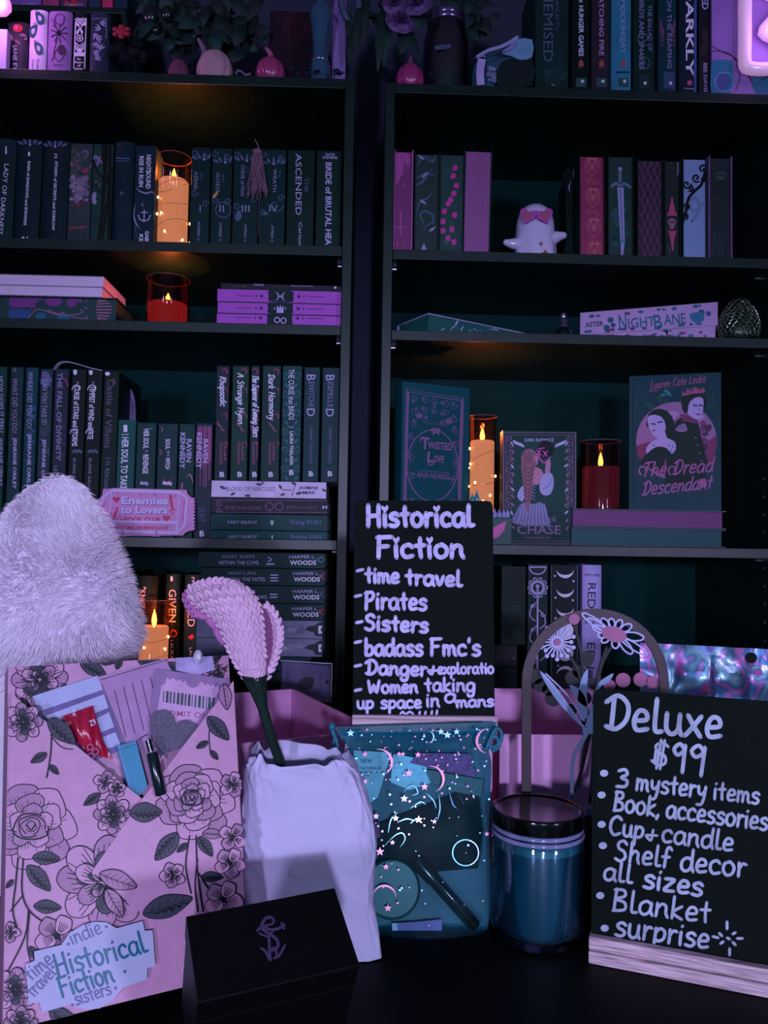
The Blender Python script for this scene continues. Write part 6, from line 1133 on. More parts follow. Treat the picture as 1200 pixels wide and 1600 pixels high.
def frose(m, x, y, r, o, g):
    # outer petals, shaded then outlined; then a spiral heart
    for L, (n, q) in enumerate(((7, 1.0), (6, .74), (5, .5))):
        for k in range(n):
            a = 2*pi*k/n+L*.5+g.uniform(-.1, .1); cx, cy = x+r*q*.62*cos(a), y+r*q*.62*sin(a); pr = r*q*.46
            pts = [(cx+pr*(1+.16*sin(3*b+k))*cos(b)*.95, cy+pr*(1+.12*cos(2*b+L))*sin(b)*.95) for b in [2*pi*i/12 for i in range(12)]]
            m.fill(FP, pts, FS if (k+L) % 2 else FB, 2, o0=o); m.line(FP, pts, 1.5, FI, 2, True, o0=o)
            for j in range(9): b = a+(j-4)*.13; l = g.uniform(.62, .86); m.line(FP, [(x+r*q*.40*cos(b), y+r*q*.40*sin(b)), (x+r*q*l*cos(b), y+r*q*l*sin(b))], 1.2, FI2, 0, o0=o)
            m.line(FP, [(x+r*q*.5*cos(a+t), y+r*q*.5*sin(a+t)) for t in (-.55, -.25, 0, .25, .55)], r*q*.075, FI, 2, taper=True, o0=o)
    m.circ(FP, x, y, r*.36, FS, o0=o)
    for k in range(4):
        q = r*(.40-.09*k); m.line(FP, [(x+q*(1+.13*sin(3*b+k*2))*cos(b), y+q*.86*(1+.13*cos(2*b+k))*sin(b)) for b in [k*1.1+2*pi*.86*i/10 for i in range(11)]], 2.4-.3*k, FI, 2, o0=o)
    m.line(FP, [(x-r*.1, y-r*.03), (x, y+r*.08), (x+r*.1, y-r*.05)], 2.4, FI, o0=o)
def fleaf(m, x, y, l, a, o, dark=True, wd=.5):
    ca, sa = cos(radians(a)), sin(radians(a)); f = lambda u, v: (x+ca*u*l-sa*v*l*wd*.5, y+sa*u*l+ca*v*l*wd*.5)
    q = [(0, 0), (.2, -.75), (.5, -1), (.82, -.55), (1, 0), (.82, .5), (.5, .95), (.2, .7)]
    m.fill(FP, [f(*p) for p in q], FI2 if dark else FS, 3, o0=o); m.line(FP, [f(*p) for p in q], 1.3, FI, 3, True, o0=o); m.line(FP, [f(0, 0), f(.5, .06), f(1, 0)], 1.4, FI, o0=o)
    for u in (.15, .3, .45, .6, .75):
        m.line(FP, [f(u, .02), f(u+.12, -.6*(1-abs(u-.45)))], 1.1 if dark else .7, FI, 0, o0=o); m.line(FP, [f(u, .02), f(u+.12, .6*(1-abs(u-.45)))], 1.1 if dark else .7, FI, 0, o0=o)
        if dark: m.fill(FP, [f(u, .08), f(u+.12, .62*(1-abs(u-.45))), f(u+.2, .25)], FI, o0=o)
def fflower(m, x, y, r, o, g, n=5, rot=0):
    for k in range(n):
        a = 2*pi*k/n+rot; cx, cy = x+r*.58*cos(a), y+r*.58*sin(a); pts = [(cx+r*.42*cos(b)*(1+.15*sin(2*b+k)), cy+r*.42*sin(b)*(1+.12*cos(3*b))) for b in [2*pi*i/10 for i in range(10)]]
        m.fill(FP, pts, FS if k % 2 else FB, 2, o0=o); m.line(FP, pts, 1.4, FI, 2, True, o0=o)
        for j in (-2, -1, 0, 1, 2): m.line(FP, [(x+r*.22*cos(a+j*.18), y+r*.22*sin(a+j*.18)), (x+r*.68*cos(a+j*.16), y+r*.68*sin(a+j*.16))], 1.1, FI, 0, o0=o)
    m.circ(FP, x, y, r*.17, FI, o0=o)
def fpeony(m, x, y, r, o, g):
    for L, (n, q) in enumerate(((8, 1.0), (6, .66), (4, .36))):
        for k in range(n):
            a = 2*pi*k/n+.4*L+g.uniform(-.15, .15); f = lambda u, v: (x+r*q*(u*cos(a)-v*sin(a)), y+r*q*(u*sin(a)+v*cos(a)))
            pts = [f(.15, 0), f(.35, -.24), f(.75, -.3), f(1, -.1), f(.95, .16), f(.7, .3), f(.35, .22)]
            m.fill(FP, pts, (FS, FB, FI2)[(k+L) % 3] if L else (FS, FB)[k % 2], 3, o0=o); m.line(FP, pts, 1.5, FI, 3, True, o0=o)
            m.fill(FP, [f(.16, -.06), f(.45, -.13), f(.62, 0), f(.45, .12), f(.16, .05)], FI2, 2, o0=o)
            for j in (-.16, -.08, 0, .08, .16): m.line(FP, [f(.2, j*.5), f(g.uniform(.6, .85), j*1.4)], 1.3, FI, 2, o0=o)
g = random.Random(21); stem = lambda m, q, w, o: m.line(FP, q, w, FI, 4, o0=o)
mb = MB(); mb.fbox(FR, (0, wF), (0, hF), (.0002, .045), FB)
fpeony(mb, 62, 1062, 44, 0, g)
for x, y, l, a in ((125, 1034, 46, 28), (150, 1030, 30, 10), (100, 1068, 32, 80), (182, 1046, 22, -70), (215, 1032, 44, 8), (260, 1036, 30, 30), (33, 1090, 24, 60), (36, 1075, 26, 30), (300, 1060, 40, -50), (318, 1038, 34, -30), (344, 1050, 30, 100)): fleaf(mb, x, y, l, a, 0)
for k in range(40): mb.line(FP, [(318+g.uniform(0, 34), 1040+g.uniform(-8, 22))]+[(322+g.uniform(0, 34), 1046+g.uniform(-8, 22))], 1.1, FI, 0)
mb.build('box_body', t, bevel=.003)
ol = .0132
mb = MB(); mb.fill(FP, [(16, 1086), (120, 1170), (216, 1247), (240, 1290), (360, 1420), (376, 1640), (2, 1640), (6, 1300)], FB, th=.002, o0=.011)
frose(mb, 46, 1290, 66, ol, g); fpeony(mb, 34, 1130, 30, ol, g)
stem(mb, [(78, 1140), (76, 1180), (70, 1215)], 2.2, ol); stem(mb, [(76, 1150), (92, 1168), (110, 1172)], 1.5, ol); fleaf(mb, 72, 1126, 56, 42, ol); fleaf(mb, 70, 1178, 28, 150, ol); fleaf(mb, 74, 1196, 20, 45, ol); fleaf(mb, 152, 1240, 30, 145, ol)
fflower(mb, 160, 1222, 18, ol, g, 4, .3); fflower(mb, 178, 1232, 14, ol, g, 5, 1); fpeony(mb, 172, 1272, 30, ol, g); stem(mb, [(150, 1240), (140, 1250), (126, 1258)], 1.4, ol)
for q, w in (([(26, 1338), (22, 1380), (18, 1420), (26, 1450)], 2.4), ([(34, 1340), (32, 1390), (44, 1420), (70, 1440)], 2.4), ([(34, 1395), (14, 1420)], 2), ([(42, 1418), (36, 1460), (10, 1512)], 2.2), ([(44, 1420), (40, 1470), (46, 1500)], 1.8)): stem(mb, q, w, ol)
fleaf(mb, 40, 1350, 52, 48, ol); fleaf(mb, 48, 1338, 42, 2, ol); fleaf(mb, 50, 1412, 42, 4, ol); fleaf(mb, 18, 1372, 16, 130, ol); fflower(mb, 86, 1458, 34, ol, g, 5, .2); fflower(mb, 14, 1452, 16, ol, g, 4); fleaf(mb, 44, 1474, 26, 60, ol); fpeony(mb, 22, 1540, 34, ol, g); fpeony(mb, 30, 1590, 26, ol, g); fleaf(mb, 74, 1568, 60, 40, ol)
fpeony(mb, 158, 1376, 72, ol, g)
mb.build('left_flap', t); mb = MB(); [mb.fbox(FR, (a, b), c, (-.0109, .0004), FB) for a, b, c in ((0, .0012, (.001, hF*.88)), (wF-.0012, wF, (.001, hF*.9)), (.0014, wF-.0014, (.0004, .0016)))]; mb.build('pocket_gusset', t)
orr = .0164
mb = MB(); mb.fill(FP, [(356, 1067), (300, 1140), (215, 1249), (139, 1358), (200, 1410), (300, 1500), (378, 1560), (372, 1380)], FB, th=.0018, o0=.0143)
frose(mb, 296, 1252, 58, orr, g); frose(mb, 292, 1246, 40, orr, g)
stem(mb, [(322, 1124), (318, 1150), (320, 1178)], 1.6, orr); fleaf(mb, 316, 1122, 48, 48, orr); fleaf(mb, 316, 1160, 20, 150, orr); fleaf(mb, 320, 1174, 18, 50, orr); fleaf(mb, 196, 1270, 50, -3, orr, True, .62)
for q in ([(288, 1304), (282, 1350), (290, 1392)], [(298, 1304), (300, 1360), (308, 1420)], [(300, 1340), (296, 1380), (300, 1420)], [(302, 1362), (316, 1384), (330, 1396)]): stem(mb, q, 2.2, orr)
fleaf(mb, 270, 1300, 54, 130, orr); fleaf(mb, 284, 1316, 20, 140, orr); fleaf(mb, 302, 1306, 36, 55, orr); fleaf(mb, 308, 1300, 32, 5, orr, False); fleaf(mb, 306, 1366, 32, 4, orr); fflower(mb, 262, 1364, 20, orr, g, 5, .5); fleaf(mb, 216, 1424, 80, -18, orr, True, .44); fflower(mb, 340, 1402, 30, orr, g, 5, .1); fflower(mb, 354, 1306, 22, orr, g, 4, .6); fflower(mb, 350, 1346, 24, orr, g, 5, .2); fleaf(mb, 340, 1072, 40, 82, orr, False); fflower(mb, 354, 1226, 20, orr, g, 5); fleaf(mb, 150, 1362, 60, 20, orr, False); fleaf(mb, 160, 1385, 50, 60, orr, False)
mb.build('right_flap', t)
# paper label stuck on the left flap
mb = MB(); lab = [(37, 1500), (51, 1494), (50, 1480), (92, 1470), (104, 1452), (124, 1440), (142, 1435), (160, 1436), (176, 1445), (216, 1434), (219, 1449), (231, 1448), (235, 1499), (234, 1503), (223, 1506), (222, 1523), (185, 1536), (172, 1552), (150, 1567), (128, 1569), (106, 1561), (62, 1573), (58, 1558), (42, 1559)]
LBm = mat((186, 190, 222), .5, var=.04, scale=100, name='label_paper'); mb.fill(FP, lab, LBm, th=.0004, o0=.0168); LK = mat((16, 112, 136), .35, name='teal_marker'); LG = mat((112, 112, 160), .4, name='faded_marker'); ob = .0174
mb.hand(FP, 'Historical', (86, 1518), (222, 1481), 33, 4, LK, o0=ob); mb.hand(FP, 'Fiction', (92, 1550), (172, 1526), 30, 4, LK, o0=ob)
mb.hand(FP, 'indie', (108, 1470), (154, 1452), 22, 2.2, LG, o0=ob); mb.hand(FP, 'sisters', (114, 1562), (168, 1545), 20, 2.6, LG, o0=ob); mb.hand(FP, 'time', (44, 1526), (80, 1496), 22, 2.6, LG, o0=ob); mb.hand(FP, 'travel', (48, 1551), (84, 1514), 20, 2.4, LG, o0=ob)
for x, y in ((102, 1469), (160, 1443), (188, 1511), (78, 1504), (174, 1536), (108, 1562)): mb.circ(FP, x, y, 2.4, LK if x == 188 else LG, o0=ob)
mb.build('label_sticker', t)
# ---- contents of the envelope box
t = thing('ledger_card', 'striped blue-grey tracker card in the envelope box, behind the red sachet', 'card', FP.px(120, 1150)); mb = MB()
mb.fill(FP, [(50, 1088), (152, 1055), (196, 1170), (90, 1210)], mat((112, 96, 150), .5, name='tracker_card'), th=.0005, o0=.0003); ST = mat((178, 186, 222), .5, var=.05, name='pale_stripe')
for q in ([(51, 1088), (152, 1056), (160, 1078), (60, 1112)], [(62, 1122), (162, 1085), (169, 1106), (70, 1144)], [(148, 1124), (170, 1113), (178, 1136), (152, 1147)], [(152, 1155), (180, 1144), (188, 1164), (158, 1172)], [(72, 1152), (96, 1144), (100, 1160), (80, 1168)]): mb.fill(FP, q, ST, o0=.0009)
mb.build('card_sheet', t)
t = thing('postcard', 'mauve lined postcard standing behind the ticket card in the envelope box', 'card', FP.px(210, 1100)); mb = MB(); PC = mat((176, 136, 180), .5, var=.08, scale=60, name='postcard_paper')
mb.fill(FP, [(152, 1058), (258, 1026), (272, 1060), (250, 1180), (200, 1172)], PC, th=.0005, o0=.0013)
for k in range(5): mb.line(FP, [(178+k*14, 1078-k*5), (196+k*14, 1152-k*5)], 1, FI, 0, o0=.0019)
mb.line(FP, [(156, 1063), (262, 1031)], 1, FI, 0, o0=.0019); mb.line(FP, [(158, 1068), (198, 1168)], 1, FI2, 0, o0=.0019)
for x, y in ((240, 1039), (247, 1036), (254, 1036), (258, 1042), (243, 1044)): curl(mb, FP, x, y, 4, 1, FI, 1.4)
mb.build('card_sheet', t)
t = thing('ticket_card', 'mauve admit-one ticket card with a barcode in the envelope box', 'card', FP.px(290, 1110)); mb = MB(); TKm = mat((150, 118, 162), .5, name='ticket_dark'); TKl = mat((206, 164, 204), .5, name='ticket_light'); BCm = mat((72, 82, 104), .5, name='barcode_ink')
mb.fill(FP, [(240, 1046), (354, 1062), (354, 1080), (300, 1160), (230, 1160)], TKm, th=.0008, o0=.0045)
tk = [(242, 1120), (250, 1072), (256, 1070)]+[(258+k*5, (1059, 1063)[k % 2]+k*.8) for k in range(7)]+[(288, 1068), (293, 1074), (300, 1076), (307, 1073), (311, 1066)]+[(314+k*4, (1067, 1071)[k % 2]+k*.8) for k in range(7)]+[(340, 1080), (306, 1130), (280, 1160), (236, 1160)]
mb.fill(FP, tk, TKl, o0=.0054); g2 = random.Random(3); x = 253
while x < 332: w = g2.choice((1.5, 2.5, 4)); mb.fill(FP, [(x, 1080+(x-253)*.14), (x+w, 1080+(x+w-253)*.14), (x+w-1, 1098+(x-253)*.16), (x-1, 1098+(x-253)*.16)], BCm, o0=.0054); x += w+g2.choice((2, 2.5, 3))
mb.txt(FP, 'ADMIT ONE', (252, 1118), (330, 1124), 9, mat((160, 90, 130), .5, name='ticket_print'), .01, o0=.0054); mb.build('card_sheet', t)
mb = MB(); GLm = mat((104, 100, 120), .5, var=.45, scale=900, bump=.5, bscale=1500, name='grey_glitter'); hp = [(p[0], p[1]) for p in heart(264, 1146, 42, .42)]
mb.fill(FP, hp, GLm, th=.002, o0=.0070); mb.line(FP, [(232, 1150), (240, 1166), (256, 1184)], 1.6, FI, 0, o0=.0091); tag(mb.build('glitter_heart'), 'grey glitter heart tucked in the envelope box before the ticket card', 'heart')
t = thing('candy_sachet', 'shiny red candy sachet in the envelope box', 'sachet', FP.px(125, 1155)); RD = mat((176, 26, 60), .22, var=.25, scale=50, bump=.4, bscale=60, coat=.5, name='red_foil')
mb = MB(); sh = lambda u, v: (95+u*48+v*(30+u*-16), 1122-u*18+v*(58+u*26))
mb.grid(lambda u, v: FP.px(*((96+48*u)+(v**1.1)*(26-8*u)+v*v*12, 1120-17*u+v*(56+28*u)), .0050+.004*sin(pi*u)*sin(pi*v)+.0008*sin(17*u+9*v)), 14, 14, RD); mb.build('sachet_body', t, smooth=70)
mb = MB(); mb.txt(FP, 'IMI', (116, 1120), (117, 1110), 6, I('w'), o0=.0100); mb.txt(FP, 'Z9', (139, 1136), (148, 1132), 9, I('w'), .01, o0=.0096); mb.line(FP, [(98, 1128), (143, 1112)], 1, I((120, 20, 40)), 0, o0=.0082)
for x, y in ((138, 1168), (146, 1175), (140, 1182)): mb.ring(FP, x, y, 4.5, 2.6, I((170, 90, 120)), o0=.0098)
mb.build('print', t)
t = thing('teal_box', 'small sky-blue carton slotted in the envelope box', 'box', FP.px(203, 1205)); TB = mat((58, 148, 176), .45, var=.05, name='teal_carton'); mb = MB()
mb.fill(FP, [(180, 1166), (209, 1158), (227, 1228), (212, 1246), (200, 1240)], TB, th=.006, o0=.0028); mb.fill(FP, [(180, 1166), (184, 1163), (206, 1240), (200, 1240)], mat((84, 150, 190), .45, var=.03, name='teal_carton_edge'), o0=.0088); mb.line(FP, [(183, 1172), (210, 1164)], .8, mat((40, 96, 130), .5, name='fold_line'), 0, o0=.0088); mb.build('carton', t)
t = thing('lip_tube', 'slim black lip tube lying against the glitter heart', 'tube', FP.px(235, 1200)); bk = mat((22, 30, 44), .2, var=.1, coat=.5, name='black_plastic'); q0, q1, q2, q3 = [FP.px(x, y, .0205) for x, y in ((223, 1158), (228, 1176), (229, 1177), (243, 1242))]
mb = MB(); mb.tube([q0, q1], .0024, bk, 14); mb.build('applicator_neck', t, smooth=50); mb = MB(); mb.tube([q2, q2+(q3-q2)*.03, q3-(q3-q2)*.03, q3], [.0040, .0046, .0046, .0040], bk, 18); mb.build('tube_body', t, smooth=40); mb = MB(); mb.tube([FP.px(212, 1158, .012), FP.px(218, 1152, .014), FP.px(224, 1150, .016)], .0004, I('k'), 6); mb.build('cord', t)
t = thing('ring_pouch', 'small lilac pouch with a sparkling gem at the top corner of the envelope box', 'pouch', FP.px(305, 1040)); mb = MB(); mb.fill(FP, [(273, 1028), (330, 1022), (334, 1046), (308, 1056), (274, 1048)], mat((176, 160, 206), .3, var=.3, scale=70, name='marbled_pouch'), th=.003, o0=.0003); mb.build('pouch_cloth', t)
mb = MB(); mb.lathe([(0, 0), (.0042, .006), (.0036, .010), (.0018, .013), (0, .0132)], FP.px(306, 1041, .006), mat((220, 220, 235), .05, .3, .1, name='gem', coat=.8), 8); mb.build('gem', t)
# ================================================================ white fluffy blanket
cx, cyY = P(82, 900, .87).x, .87; s = .87/FPX
prof = [(1405, 100), (1200, 110), (1100, 114), (1060, 116), (1020, 120), (985, 129), (935, 120), (885, 101), (845, 81), (800, 61), (780, 50), (762, 36), (750, 17), (747, 0)]
zf = lambda y: P(82, y, .87).z
pz_ = [(max(TZ+.0005, zf(y)), r*s) for y, r in prof]
def fur_pt(u, a):
    x = u*(len(pz_)-1); i = min(int(x), len(pz_)-2); f = x-i; z = pz_[i][0]*(1-f)+pz_[i+1][0]*f; r = pz_[i][1]*(1-f)+pz_[i+1][1]*f
    lump = 1+.05*noise.noise(Vector((cos(a)*2, sin(a)*2, z*9))); return Vector((cx+r*lump*cos(a), cyY+r*lump*.8*sin(a), z))
FU = mat((242, 230, 244), .7, var=.07, scale=30, spec=.25, name='white_fleece'); FUB = mat((238, 226, 242), .9, var=.05, name='fleece_base')
t = thing('fluffy_blanket', 'white fluffy blanket bundle standing at the left behind the envelope box', 'blanket', (cx, cyY, TZ))
mb = MB(); n, k = 48, 36; mb.add([fur_pt(i/k, 2*pi*j/n) for i in range(k+1) for j in range(n)], [(i*n+j, i*n+(j+1) % n, (i+1)*n+(j+1) % n, (i+1)*n+j) for i in range(k) for j in range(n)]+[tuple(range(n))[::-1]], FUB); mb.build('bundle', t, smooth=80)
mb = MB(); g = random.Random(2); vs, fs = [], []
for q in range(30000):
    u = g.uniform(.18, 1)**.85; a = g.uniform(pi*.92, 2.08*pi); p = fur_pt(u, a); e = .004
    nn = (fur_pt(min(1, u+.02), a)-fur_pt(u-.02, a)).cross(fur_pt(u, a+.05)-fur_pt(u, a-.05)); nn = nn.normalized()*-1 if nn.length > 1e-9 else Vector((0, 0, 1))
    if nn.dot(p-Vector((cx, cyY, p.z-.05))) < 0: nn = -nn
    nz = Vector((noise.noise(p*14), noise.noise(p*14+Vector((9, 3, 1))), noise.noise(p*14+Vector((2, 7, 5)))))
    d = (nn*.62+nz*1.1+Vector((0, 0, -.45))+Vector((g.uniform(-.3, .3), g.uniform(-.3, .3), g.uniform(-.3, .3)))).normalized(); L = g.uniform(.007, .0145); w = d.cross(Vector((0, 1, .2))).normalized()*g.uniform(.0003, .0006); d2 = (d*.7+nz*.8+Vector((0, 0, -.35))).normalized()
    b = len(vs); m_ = p+d*L*.55; e_ = m_+d2*L*.5; vs += [p-w, p+w, m_+w*.8, m_-w*.8, e_]; fs += [(b, b+1, b+2, b+3), (b+3, b+2, b+4)]
mb.add(vs, fs, FU); o = mb.build('fleece_pile', t, smooth=180)
# ================================================================ pink mailer boxes
PKB = mat((240, 176, 226), .55, var=.05, scale=30, spec=.3, name='pink_cardboard'); PKI = mat((234, 166, 220), .6, var=.06, scale=30, stretch=(1, 1, 3), name='pink_cardboard_inside')
zt = CZ-.196; C0 = Pz(456, 1077, zt)+Vector((0, 0, 0)); a_ = Vector((-.906, -.424, 0)).normalized(); b_ = Vector((.424, -.906, 0)).normalized(); th = .003
t = thing('mailer_box', 'open pink mailer box behind the white paper bag', 'box', C0+a_*.08+b_*.1-Vector((0, 0, zt-TZ)), 'open pink mailer boxes')
def wall(name, o, d, n, ln, z0, z1, tt, slant=0):
    mb = MB(); F = (Vector((o.x, o.y, z0)), d, Vector((0, 0, 1)), n)
    if slant: 
        O_ = F[0]; q = [O_, O_+d*(ln-slant), O_+d*ln+Vector((0, 0, z1-z0)), O_+Vector((0, 0, z1-z0))]; q2 = [p+n*th for p in q]; mb.add(q+q2, [(0, 1, 2, 3), (7, 6, 5, 4), (0, 4, 5, 1), (1, 5, 6, 2), (2, 6, 7, 3), (3, 7, 4, 0)], PKB)
    else: mb.fbox(F, (0, ln), (0, z1-z0), (0, th), PKI)
    return mb.build(name, tt)
LA, LB = .165, .19; z0 = TZ+.0035
wall('back_wall', C0, a_, b_*-1, LA, z0, zt, t); wall('side_wall', C0-a_*.0004, b_, a_*-1, LB, z0, zt, t); wall('side_wall', C0+a_*(LA+.0004), b_, a_, LB, z0, zt, t)
fo = C0+a_*LA+b_*(LB+.0004); wall('front_wall', fo, a_*-1, b_, LA-.012, z0, zt-.016, t, slant=.02)
mb = MB(); mb.fbox((Vector((C0.x, C0.y, TZ+.0002)), a_, Vector((0, 0, 1)), b_), (0, LA), (0, .003), (0, LB), PKB); mb.build('box_floor', t)
A = Pz(700, 1078, zt); XR = P(940, 1148, .86).x; zfw = P(850, 1148, .86).z; XL = P(781, 1148, .86).x
t = thing('mailer_box', 'open pink mailer box behind the jar and the floral arch', 'box', ((XL+XR)/2, .95, TZ), 'open pink mailer boxes')
for nm, a, b in (('front_wall', (XL, .86, z0), (XR+.06, .863, zfw)), ('back_wall', (XL, 1.06, z0), (XR+.06, 1.063, P(800, 1076, 1.06).z)), ('side_wall', (XL, .8634, z0), (XL+.003, 1.0596, zfw+.002)), ('side_wall', (XR+.057, .8634, z0), (XR+.06, 1.0596, zfw+.002)), ('box_floor', (XL, .86, TZ+.0002), (XR+.06, 1.063, TZ+.003))):
    mb = MB(); mb.box(a, b, PKI if nm == 'back_wall' else PKB); mb.build(nm, t)
# riser carton under the chalkboard (shows through the sheer bag)
zr = P(660, 1153, .82).z; x0, x1 = P(562, 1153, .82).x, P(768, 1153, .82).x
t = thing('mailer_box', 'closed pink mailer box standing under the tall chalkboard behind the sheer bag', 'box', ((x0+x1)/2, .86, TZ)); mb = MB(); mb.box((x0, .812, TZ+.0002), (x1, .90, zr-.0025), PKB); mb.build('box_body', t, bevel=.001); mb = MB(); mb.box((x0-.0005, .8115, zr-.0024), (x1+.0005, .9005, zr-.0003), PKB); mb.build('box_lid', t)
# ================================================================ chalkboards
CBm = mat((8, 17, 19), .75, var=.4, scale=900, spec=.15, bump=.1, bscale=900, name='chalkboard'); WDm = mat((198, 172, 180), .65, var=.5, scale=10, stretch=(1.2, 9, 60), bump=.2, bscale=20, name='washed_wood'); CH = mat((196, 190, 236), .5, var=.18, scale=90, name='chalk_marker')
zb_ = zr; t = thing('chalkboard_sign', 'tall chalkboard lettered Historical Fiction on a wooden foot, behind the sheer bag', 'sign', P(664, 1150, .83), 'lettered chalkboard signs'); n_ = Vector((0, -1, .083)).normalized()
HP = Pl(P(662, 1118, .826), n_); mb = MB()
mb.fill(HP, [(554, 790), (557, 784), (563, 782), (760, 782.5), (767, 784), (770, 791), (773, 1117), (773, 1126), (551, 1126), (551, 1117)], CBm, th=.004, o0=-.004)
for s_, A_, B_, h, w, dt in (('Historical', (573, 822), (738, 822), 32, 8.2, 'heart'), ('Fiction', (588, 871), (724, 871), 32, 8, 'heart'), ('time', (571, 910), (623, 911), 24, 6.4, 0), ('travel', (634, 913), (720, 916), 24, 6.6, 0), ('Pirates', (570, 951), (666, 953), 27, 6.4, 0), ('Sisters', (570, 984), (668, 988), 24, 6.6, 0), ('badass', (570, 1024), (660, 1024), 26, 6.4, 0), ("Fmc's", (672, 1024), (750, 1024), 26, 6.2, 0), ('Danger', (571, 1053), (666, 1056), 22, 6.0, 0), ('&', (668, 1053), (682, 1054), 20, 5, 0), ('exploratio', (684, 1053), (771, 1052), 17, 4.6, 0), ('Women', (575, 1083), (652, 1082), 20, 5.6, 0), ('taking', (664, 1080), (742, 1080), 21, 5.2, 0), ('up space', (558, 1107), (658, 1106), 19, 5.0, 0), ('in', (666, 1104), (686, 1104), 21, 5, 0), ('a', (694, 1097), (712, 1098), 22, 5, 0), ('mans', (713, 1105), (771, 1103), 17, 5, 0)):
    mb.hand(HP, s_, A_, B_, h, w*.88, CH, dots=dt)
mb.line(HP, [(625, 1117), (629, 1112), (634, 1116), (640, 1112), (646, 1116)], 3.4, CH); [mb.line(HP, [(x, 1117), (x+1, y)], 3.6, CH, 0) for x, y in ((655, 1112), (664, 1112), (674, 1111), (682, 1110))]
for x, y in ((558, 892), (555, 932), (557, 973), (555, 1004), (555, 1041), (555, 1079)): mb.line(HP, [(x, y), (x+9, y-2)], 5, CH, 0)
mb.build('board', t)
bx0, bx1 = P(550, 1135, .815).x, P(778, 1135, .815).x; ztp = P(664, 1119, .815).z; mb = MB(); mb.box((bx0, .815, zb_), (bx1, .8215, ztp), WDm); mb.box((bx0, .8215, zb_), (bx1, .8365, zb_+.010), WDm); mb.box((bx0, .8365, zb_), (bx1, .86, ztp-.003), WDm); mb.build('wooden_foot', t, bevel=.001)
A = Pz(919, 1506, TZ); B = Pz(1200, 1561, TZ); U = (B-A); U.z = 0; U.normalize(); Wb = Vector((-U.y, U.x, 0)); n0 = -Wb; hb = Pl(A, n0).px(919, 1466).z-TZ; Lw = .19
t = thing('chalkboard_sign', 'large chalkboard lettered Deluxe $99 on a wooden foot at the right front', 'sign', A+U*(Lw/2), 'lettered chalkboard signs'); F = (A+Vector((0, 0, .0003)), U, Vector((0, 0, 1)), Wb)
mb = MB(); mb.fbox(F, (0, Lw), (hb*.5, hb), (.002, .011), WDm); mb.fbox(F, (0, Lw), (0, hb*.5-.0004), (0, .034), WDm); mb.fbox(F, (0, Lw), (hb*.5, hb*.94), (.0165, .032), WDm); mb.build('wooden_foot', t, bevel=.0012)
nb_ = (n0+Vector((0, 0, .03))).normalized(); DP = Pl(A+Wb*.0122+Vector((0, 0, hb)), nb_); mb = MB()
bl = A+Wb*.0124+Vector((0, 0, hb*.5+.0005))+U*.001; Vb = U.cross(nb_)*-1; Vb = Vb if Vb.z > 0 else -Vb; tl = DP.px(929, 1076); hB = (tl-bl).dot(Vb); 
c_ = .006; q = [bl, bl+U*(Lw-.004), bl+U*(Lw-.004)+Vb*(hB-c_), bl+U*(Lw-.004-c_*.3)+Vb*(hB-c_*.3), bl+U*(Lw-.004-c_)+Vb*hB, bl+U*c_+Vb*hB, bl+U*c_*.3+Vb*(hB-c_*.3), bl+Vb*(hB-c_)]
nq = len(q); mb.add(q+[p+Wb*.0036 for p in q], [tuple(range(nq)), tuple(range(2*nq-1, nq-1, -1))]+[(i, nq+i, nq+(i+1) % nq, (i+1) % nq) for i in range(nq)], CBm); DP = Pl(bl, nb_)
CH2 = mat((172, 184, 206), .5, var=.25, scale=60, name='chalk_marker_soft')
for s_, A_, B_, h, w in (('Deluxe', (944, 1137), (1126, 1154), 52, 7.5), ('$', (1016, 1196), (1044, 1200), 40, 4.4), ('9', (1048, 1201), (1070, 1203), 40, 6.2), ('9', (1074, 1205), (1100, 1208), 42, 6.2), ('3', (962, 1229), (980, 1231), 28, 5.3), ('mystery', (993, 1234), (1102, 1247), 29, 4.8), ('items', (1114, 1248), (1185, 1256), 28, 4.6), ('Book,', (958, 1266), (1030, 1276), 30, 4.8), ('accessories', (1040, 1277), (1198, 1297), 30, 4.9), ('Cup', (951, 1303), (1004, 1310), 29, 4.9), ('&', (1008, 1312), (1026, 1314), 27, 4.0), ('candle', (1033, 1315), (1144, 1330), 31, 4.8), ('Shelf', (960, 1344), (1046, 1356), 32, 4.8), ('decor', (1062, 1360), (1164, 1370), 34, 5.1), ('all', (942, 1374), (986, 1380), 30, 4.8), ('sizes', (1004, 1386), (1096, 1400), 32, 5.6), ('Blanket', (956, 1422), (1108, 1442), 34, 4.8), ('surprise', (960, 1461), (1106, 1482), 34, 5.1)):
    mb.hand(DP, s_, A_, B_, h, w, CH2)
for x, y in ((944, 1208), (940, 1242), (940, 1288), (942, 1321), (938, 1399), (945, 1450)): mb.circ(DP, x, y, 6.5, CH2, 5.5)
for p_, q_ in (((1136, 1440), (1136, 1451)), ((1140, 1482), (1140, 1492)), ((1114, 1463), (1122, 1465)), ((1152, 1466), (1160, 1466)), ((1124, 1458), (1128, 1462)), ((1145, 1459), (1149, 1457)), ((1126, 1474), (1130, 1471)), ((1145, 1472), (1149, 1476)), ((1136, 1465), (1140, 1467))): mb.line(DP, [p_, q_], 4.4, CH2, 0)
mb.build('board', t)
